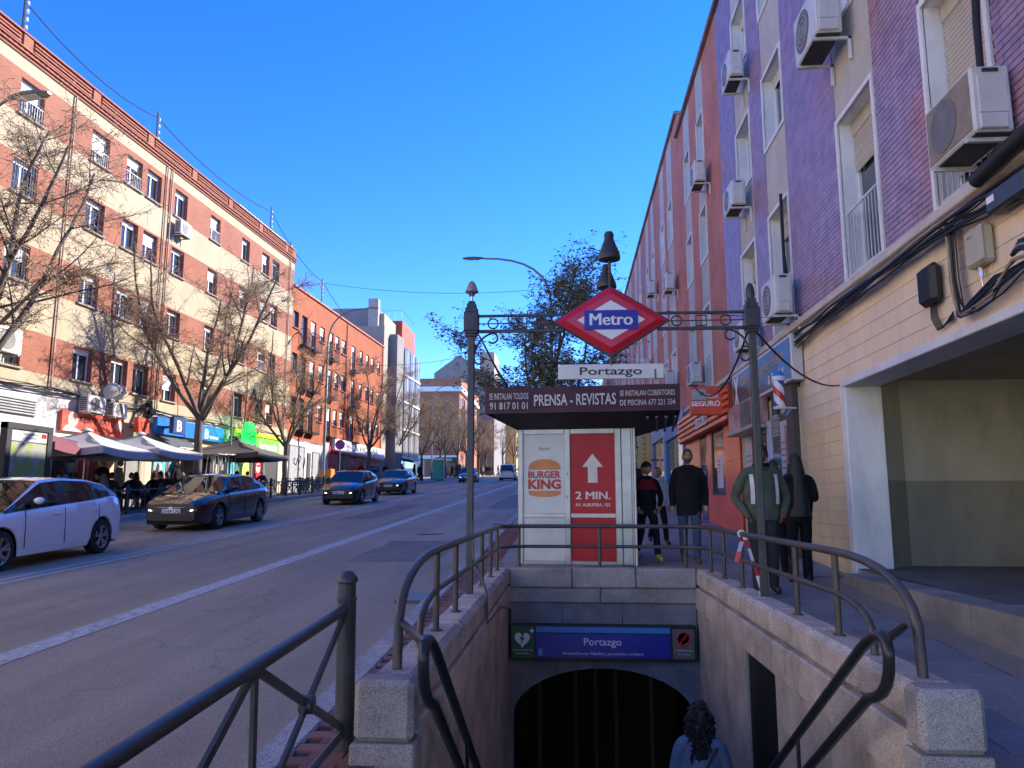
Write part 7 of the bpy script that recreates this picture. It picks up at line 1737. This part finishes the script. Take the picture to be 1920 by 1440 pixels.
person('person in a white top half hidden behind the bearded man', pg(1.78,15.6), R(8), (.6,.6,.66), blk, skinB, H=1.5, stride=.5, hem=.82)
grn_ = (.075,.095,.065)
gm_ = person('man in a green bomber jacket standing behind the right portal post, hands in pockets', pg(2.38,9.75), R(2), grn_, chr_, skinC, hair=(.008,.008,.008), H=1.80, arms={'r':'pocket','l':'pocket'}, hairstyle='cap', hem=.86, bulk=1.1)
for s_ in (1,-1): MB().grid([[(s_*(.125+.045*j), -.150-.012*math.sin(3.1*t_)+.02*j+.045*t_**3, 1.08+.36*t_) for j in range(2)] for t_ in np.linspace(0,1,7)]).build('backpack_strap', cloth('strap white', (.6,.58,.54)), gm_, smooth=True)
MB().tube([(.075*math.cos(a), .07*math.sin(a)-.02, 1.55) for a in np.linspace(0,2*math.pi,13)[:-1]], .035, 6, closed=True).build('scarf', cloth('scarf black', (.008,.008,.009)), gm_, smooth=True)
person('person in a red jacket with black hair seen from behind by the barber shop', pg(2.95,11.35), R(170), (.42,.015,.03), blk, skinA, H=1.62, hem=.80, arms={'r':'pocket','l':'down'})
wm2 = person('woman with very long black hair and black clothes seen from behind on the right pavement', pg(3.1,10.75), R(186), blk, (.008,.008,.01), skinA, H=1.68, hairstyle='long', hem=.84, arms={'r':'front','l':'front'}, shoes=(.008,.008,.008), bulk=1.05)
for s_ in (1,-1): MB().lathe([(.062,.0),(.066,.12),(.070,.30)], 12, (.097*s_,-.03,.0)).build('boot', M('boot leather', (.008,.008,.009), .3), wm2, smooth=True)
# denim jacket woman on the stairs
den = person('person with dark curly hair and a pale denim jacket going down the metro stairs', (1.25,7.98,-2.13), R(172), M('denim pale', (.16,.22,.32), .85, 0, .25, 5., .3, 60), blk, skinB, H=1.70, hairstyle='curly', hem=.85, arms={'r':'front','l':'front'}, bulk=1.1, hair=(.02,.014,.012))
MB().tube([(-.16,.13,1.38),(-.02,.165,1.15),(.14,.15,.95)], .012, 6).build('bag_strap', M('strap black', (.01,.01,.01), .5), den)
person('man with dark hair and beard coming up from the metro lobby shadow', (.18,10.95,-3.75), R(0), blk, blk, skinB, H=1.75, hem=.82, beard=(.02,.015,.012))
# pavement passers by beyond the kiosk
person('distant passer-by in black beyond the kiosk on the right pavement', pg(1.6,24), R(5), blk, blk, skinB, H=1.72, stride=.4, hem=.75)
person('second distant passer-by in dark clothes nearer the shops', pg(2.5,29), R(170), (.02,.02,.03), blk, skinA, H=1.7, stride=-.4, hem=.8)
# terrace people
colsP = [(.012,.012,.014),(.02,.024,.035),(.05,.045,.04),(.10,.02,.02),(.03,.035,.03),(.18,.17,.16),(.015,.02,.04),(.06,.05,.05),(.012,.014,.012),(.20,.16,.13)]
names_ = ['black coat','navy jacket','brown jacket','dark red jumper','dark green jacket','pale grey jumper','navy coat','taupe jacket','black jacket','beige coat']
si = 0
for j, (x, y, rz, ti) in enumerate(seats):
    if ti > 6 or (j % 3 == 2 and ti in (2, 5, 6)) or (ti == 6 and j % 3 == 1): continue
    kx = si % 10; tb = ['under the maroon parasol','by the maroon parasol edge','under the left grey parasol','between the grey parasols','under the right grey parasol','under the brown parasol','at the brown parasol edge'][ti]
    person('person in a %s seated on the %s %s' % (names_[kx], ('far side','near side','road side')[j % 3], tb), (x, y, gl(y)), rz, colsP[kx], chr_, skinA if si % 2 else skinB, hair=[(.015,.012,.01),(.03,.02,.014),(.10,.08,.07)][si % 3], H=1.7+.06*math.sin(si*2.1), pose='sit', arms={'r':'table','l':'table'}, hairstyle='long' if si % 4 == 1 else 'short', sub=1, fingers=False); si += 1
def lp(x, y): return (x, y, gl(y))
person('waiter in a dark jacket standing between the grey parasols', lp(-16.4,26.2), R(60), (.03,.03,.028), blk, skinA, H=1.78, hem=.8, sub=1)
person('person in a pale jacket standing beside the waiter', lp(-16.2,26.9), R(100), (.35,.34,.33), chr_, skinA, H=1.75, hem=.8, sub=1)
person('dark dressed person standing beside the travel agency tree trunk', lp(-15.5,29.7), R(80), blk, blk, skinB, H=1.78, hem=.78, sub=1)
person('woman with pale hair standing near the right grey parasol', lp(-16.0,29.2), R(190), (.33,.24,.22), chr_, skinA, hair=(.5,.4,.28), H=1.65, hem=.7, hairstyle='long', sub=1)
person('man in a dark red top walking past the red panelled shop', lp(-15.6,57.5), R(20), (.12,.03,.03), blk, skinB, H=1.75, stride=.4, hem=.82, sub=1)
# far crowd: copies of three base figures
base = [person('c', (0,0,0), 0, c1, c2, skinB, H=1.72, stride=st_, hem=.8, sub=1, fingers=False, hairstyle=hs_) for c1, c2, st_, hs_ in (((.012,.012,.014), blk, .4, 'short'), ((.10,.02,.025), (.02,.025,.04), -.35, 'long'), ((.03,.035,.05), dnm, .3, 'cap'), ((.3,.29,.27), blk, .0, 'short'))]
rp_ = random.Random(9); used = [False]*4
spots = [(-15.2+rp_.uniform(0,1.0), 62+rp_.uniform(-1,1)+3.4*i) for i in range(9)] + [(-14.9+rp_.uniform(0,2.2)*.4, 96+1.7*i) for i in range(10)] + [(-13.4+.45*i, 119+rp_.uniform(-2,6)) for i in range(14)]
desc = ['black coated','dark red topped','dark blue jacketed','pale jacketed']
for i, (x, y) in enumerate(spots):
    kx = rp_.randrange(4); src = base[kx]; o = src if not used[kx] else copy_tree(src); used[kx] = True
    o.location = (x, y, gl(y) if x < LX+.1 else road(y)); o.rotation_euler = (0, 0, rp_.uniform(0, 6.28)); wh = ('on the left pavement past the orange building' if i < 9 else 'in front of the brick corner building' if i < 19 else 'in the crowd crossing at the far end of the street')
    tag(o, '%s pedestrian %s' % (desc[kx], wh), 'person', '%s pedestrians %s' % (desc[kx], wh))

bpy.data.scenes.remove(TMP)
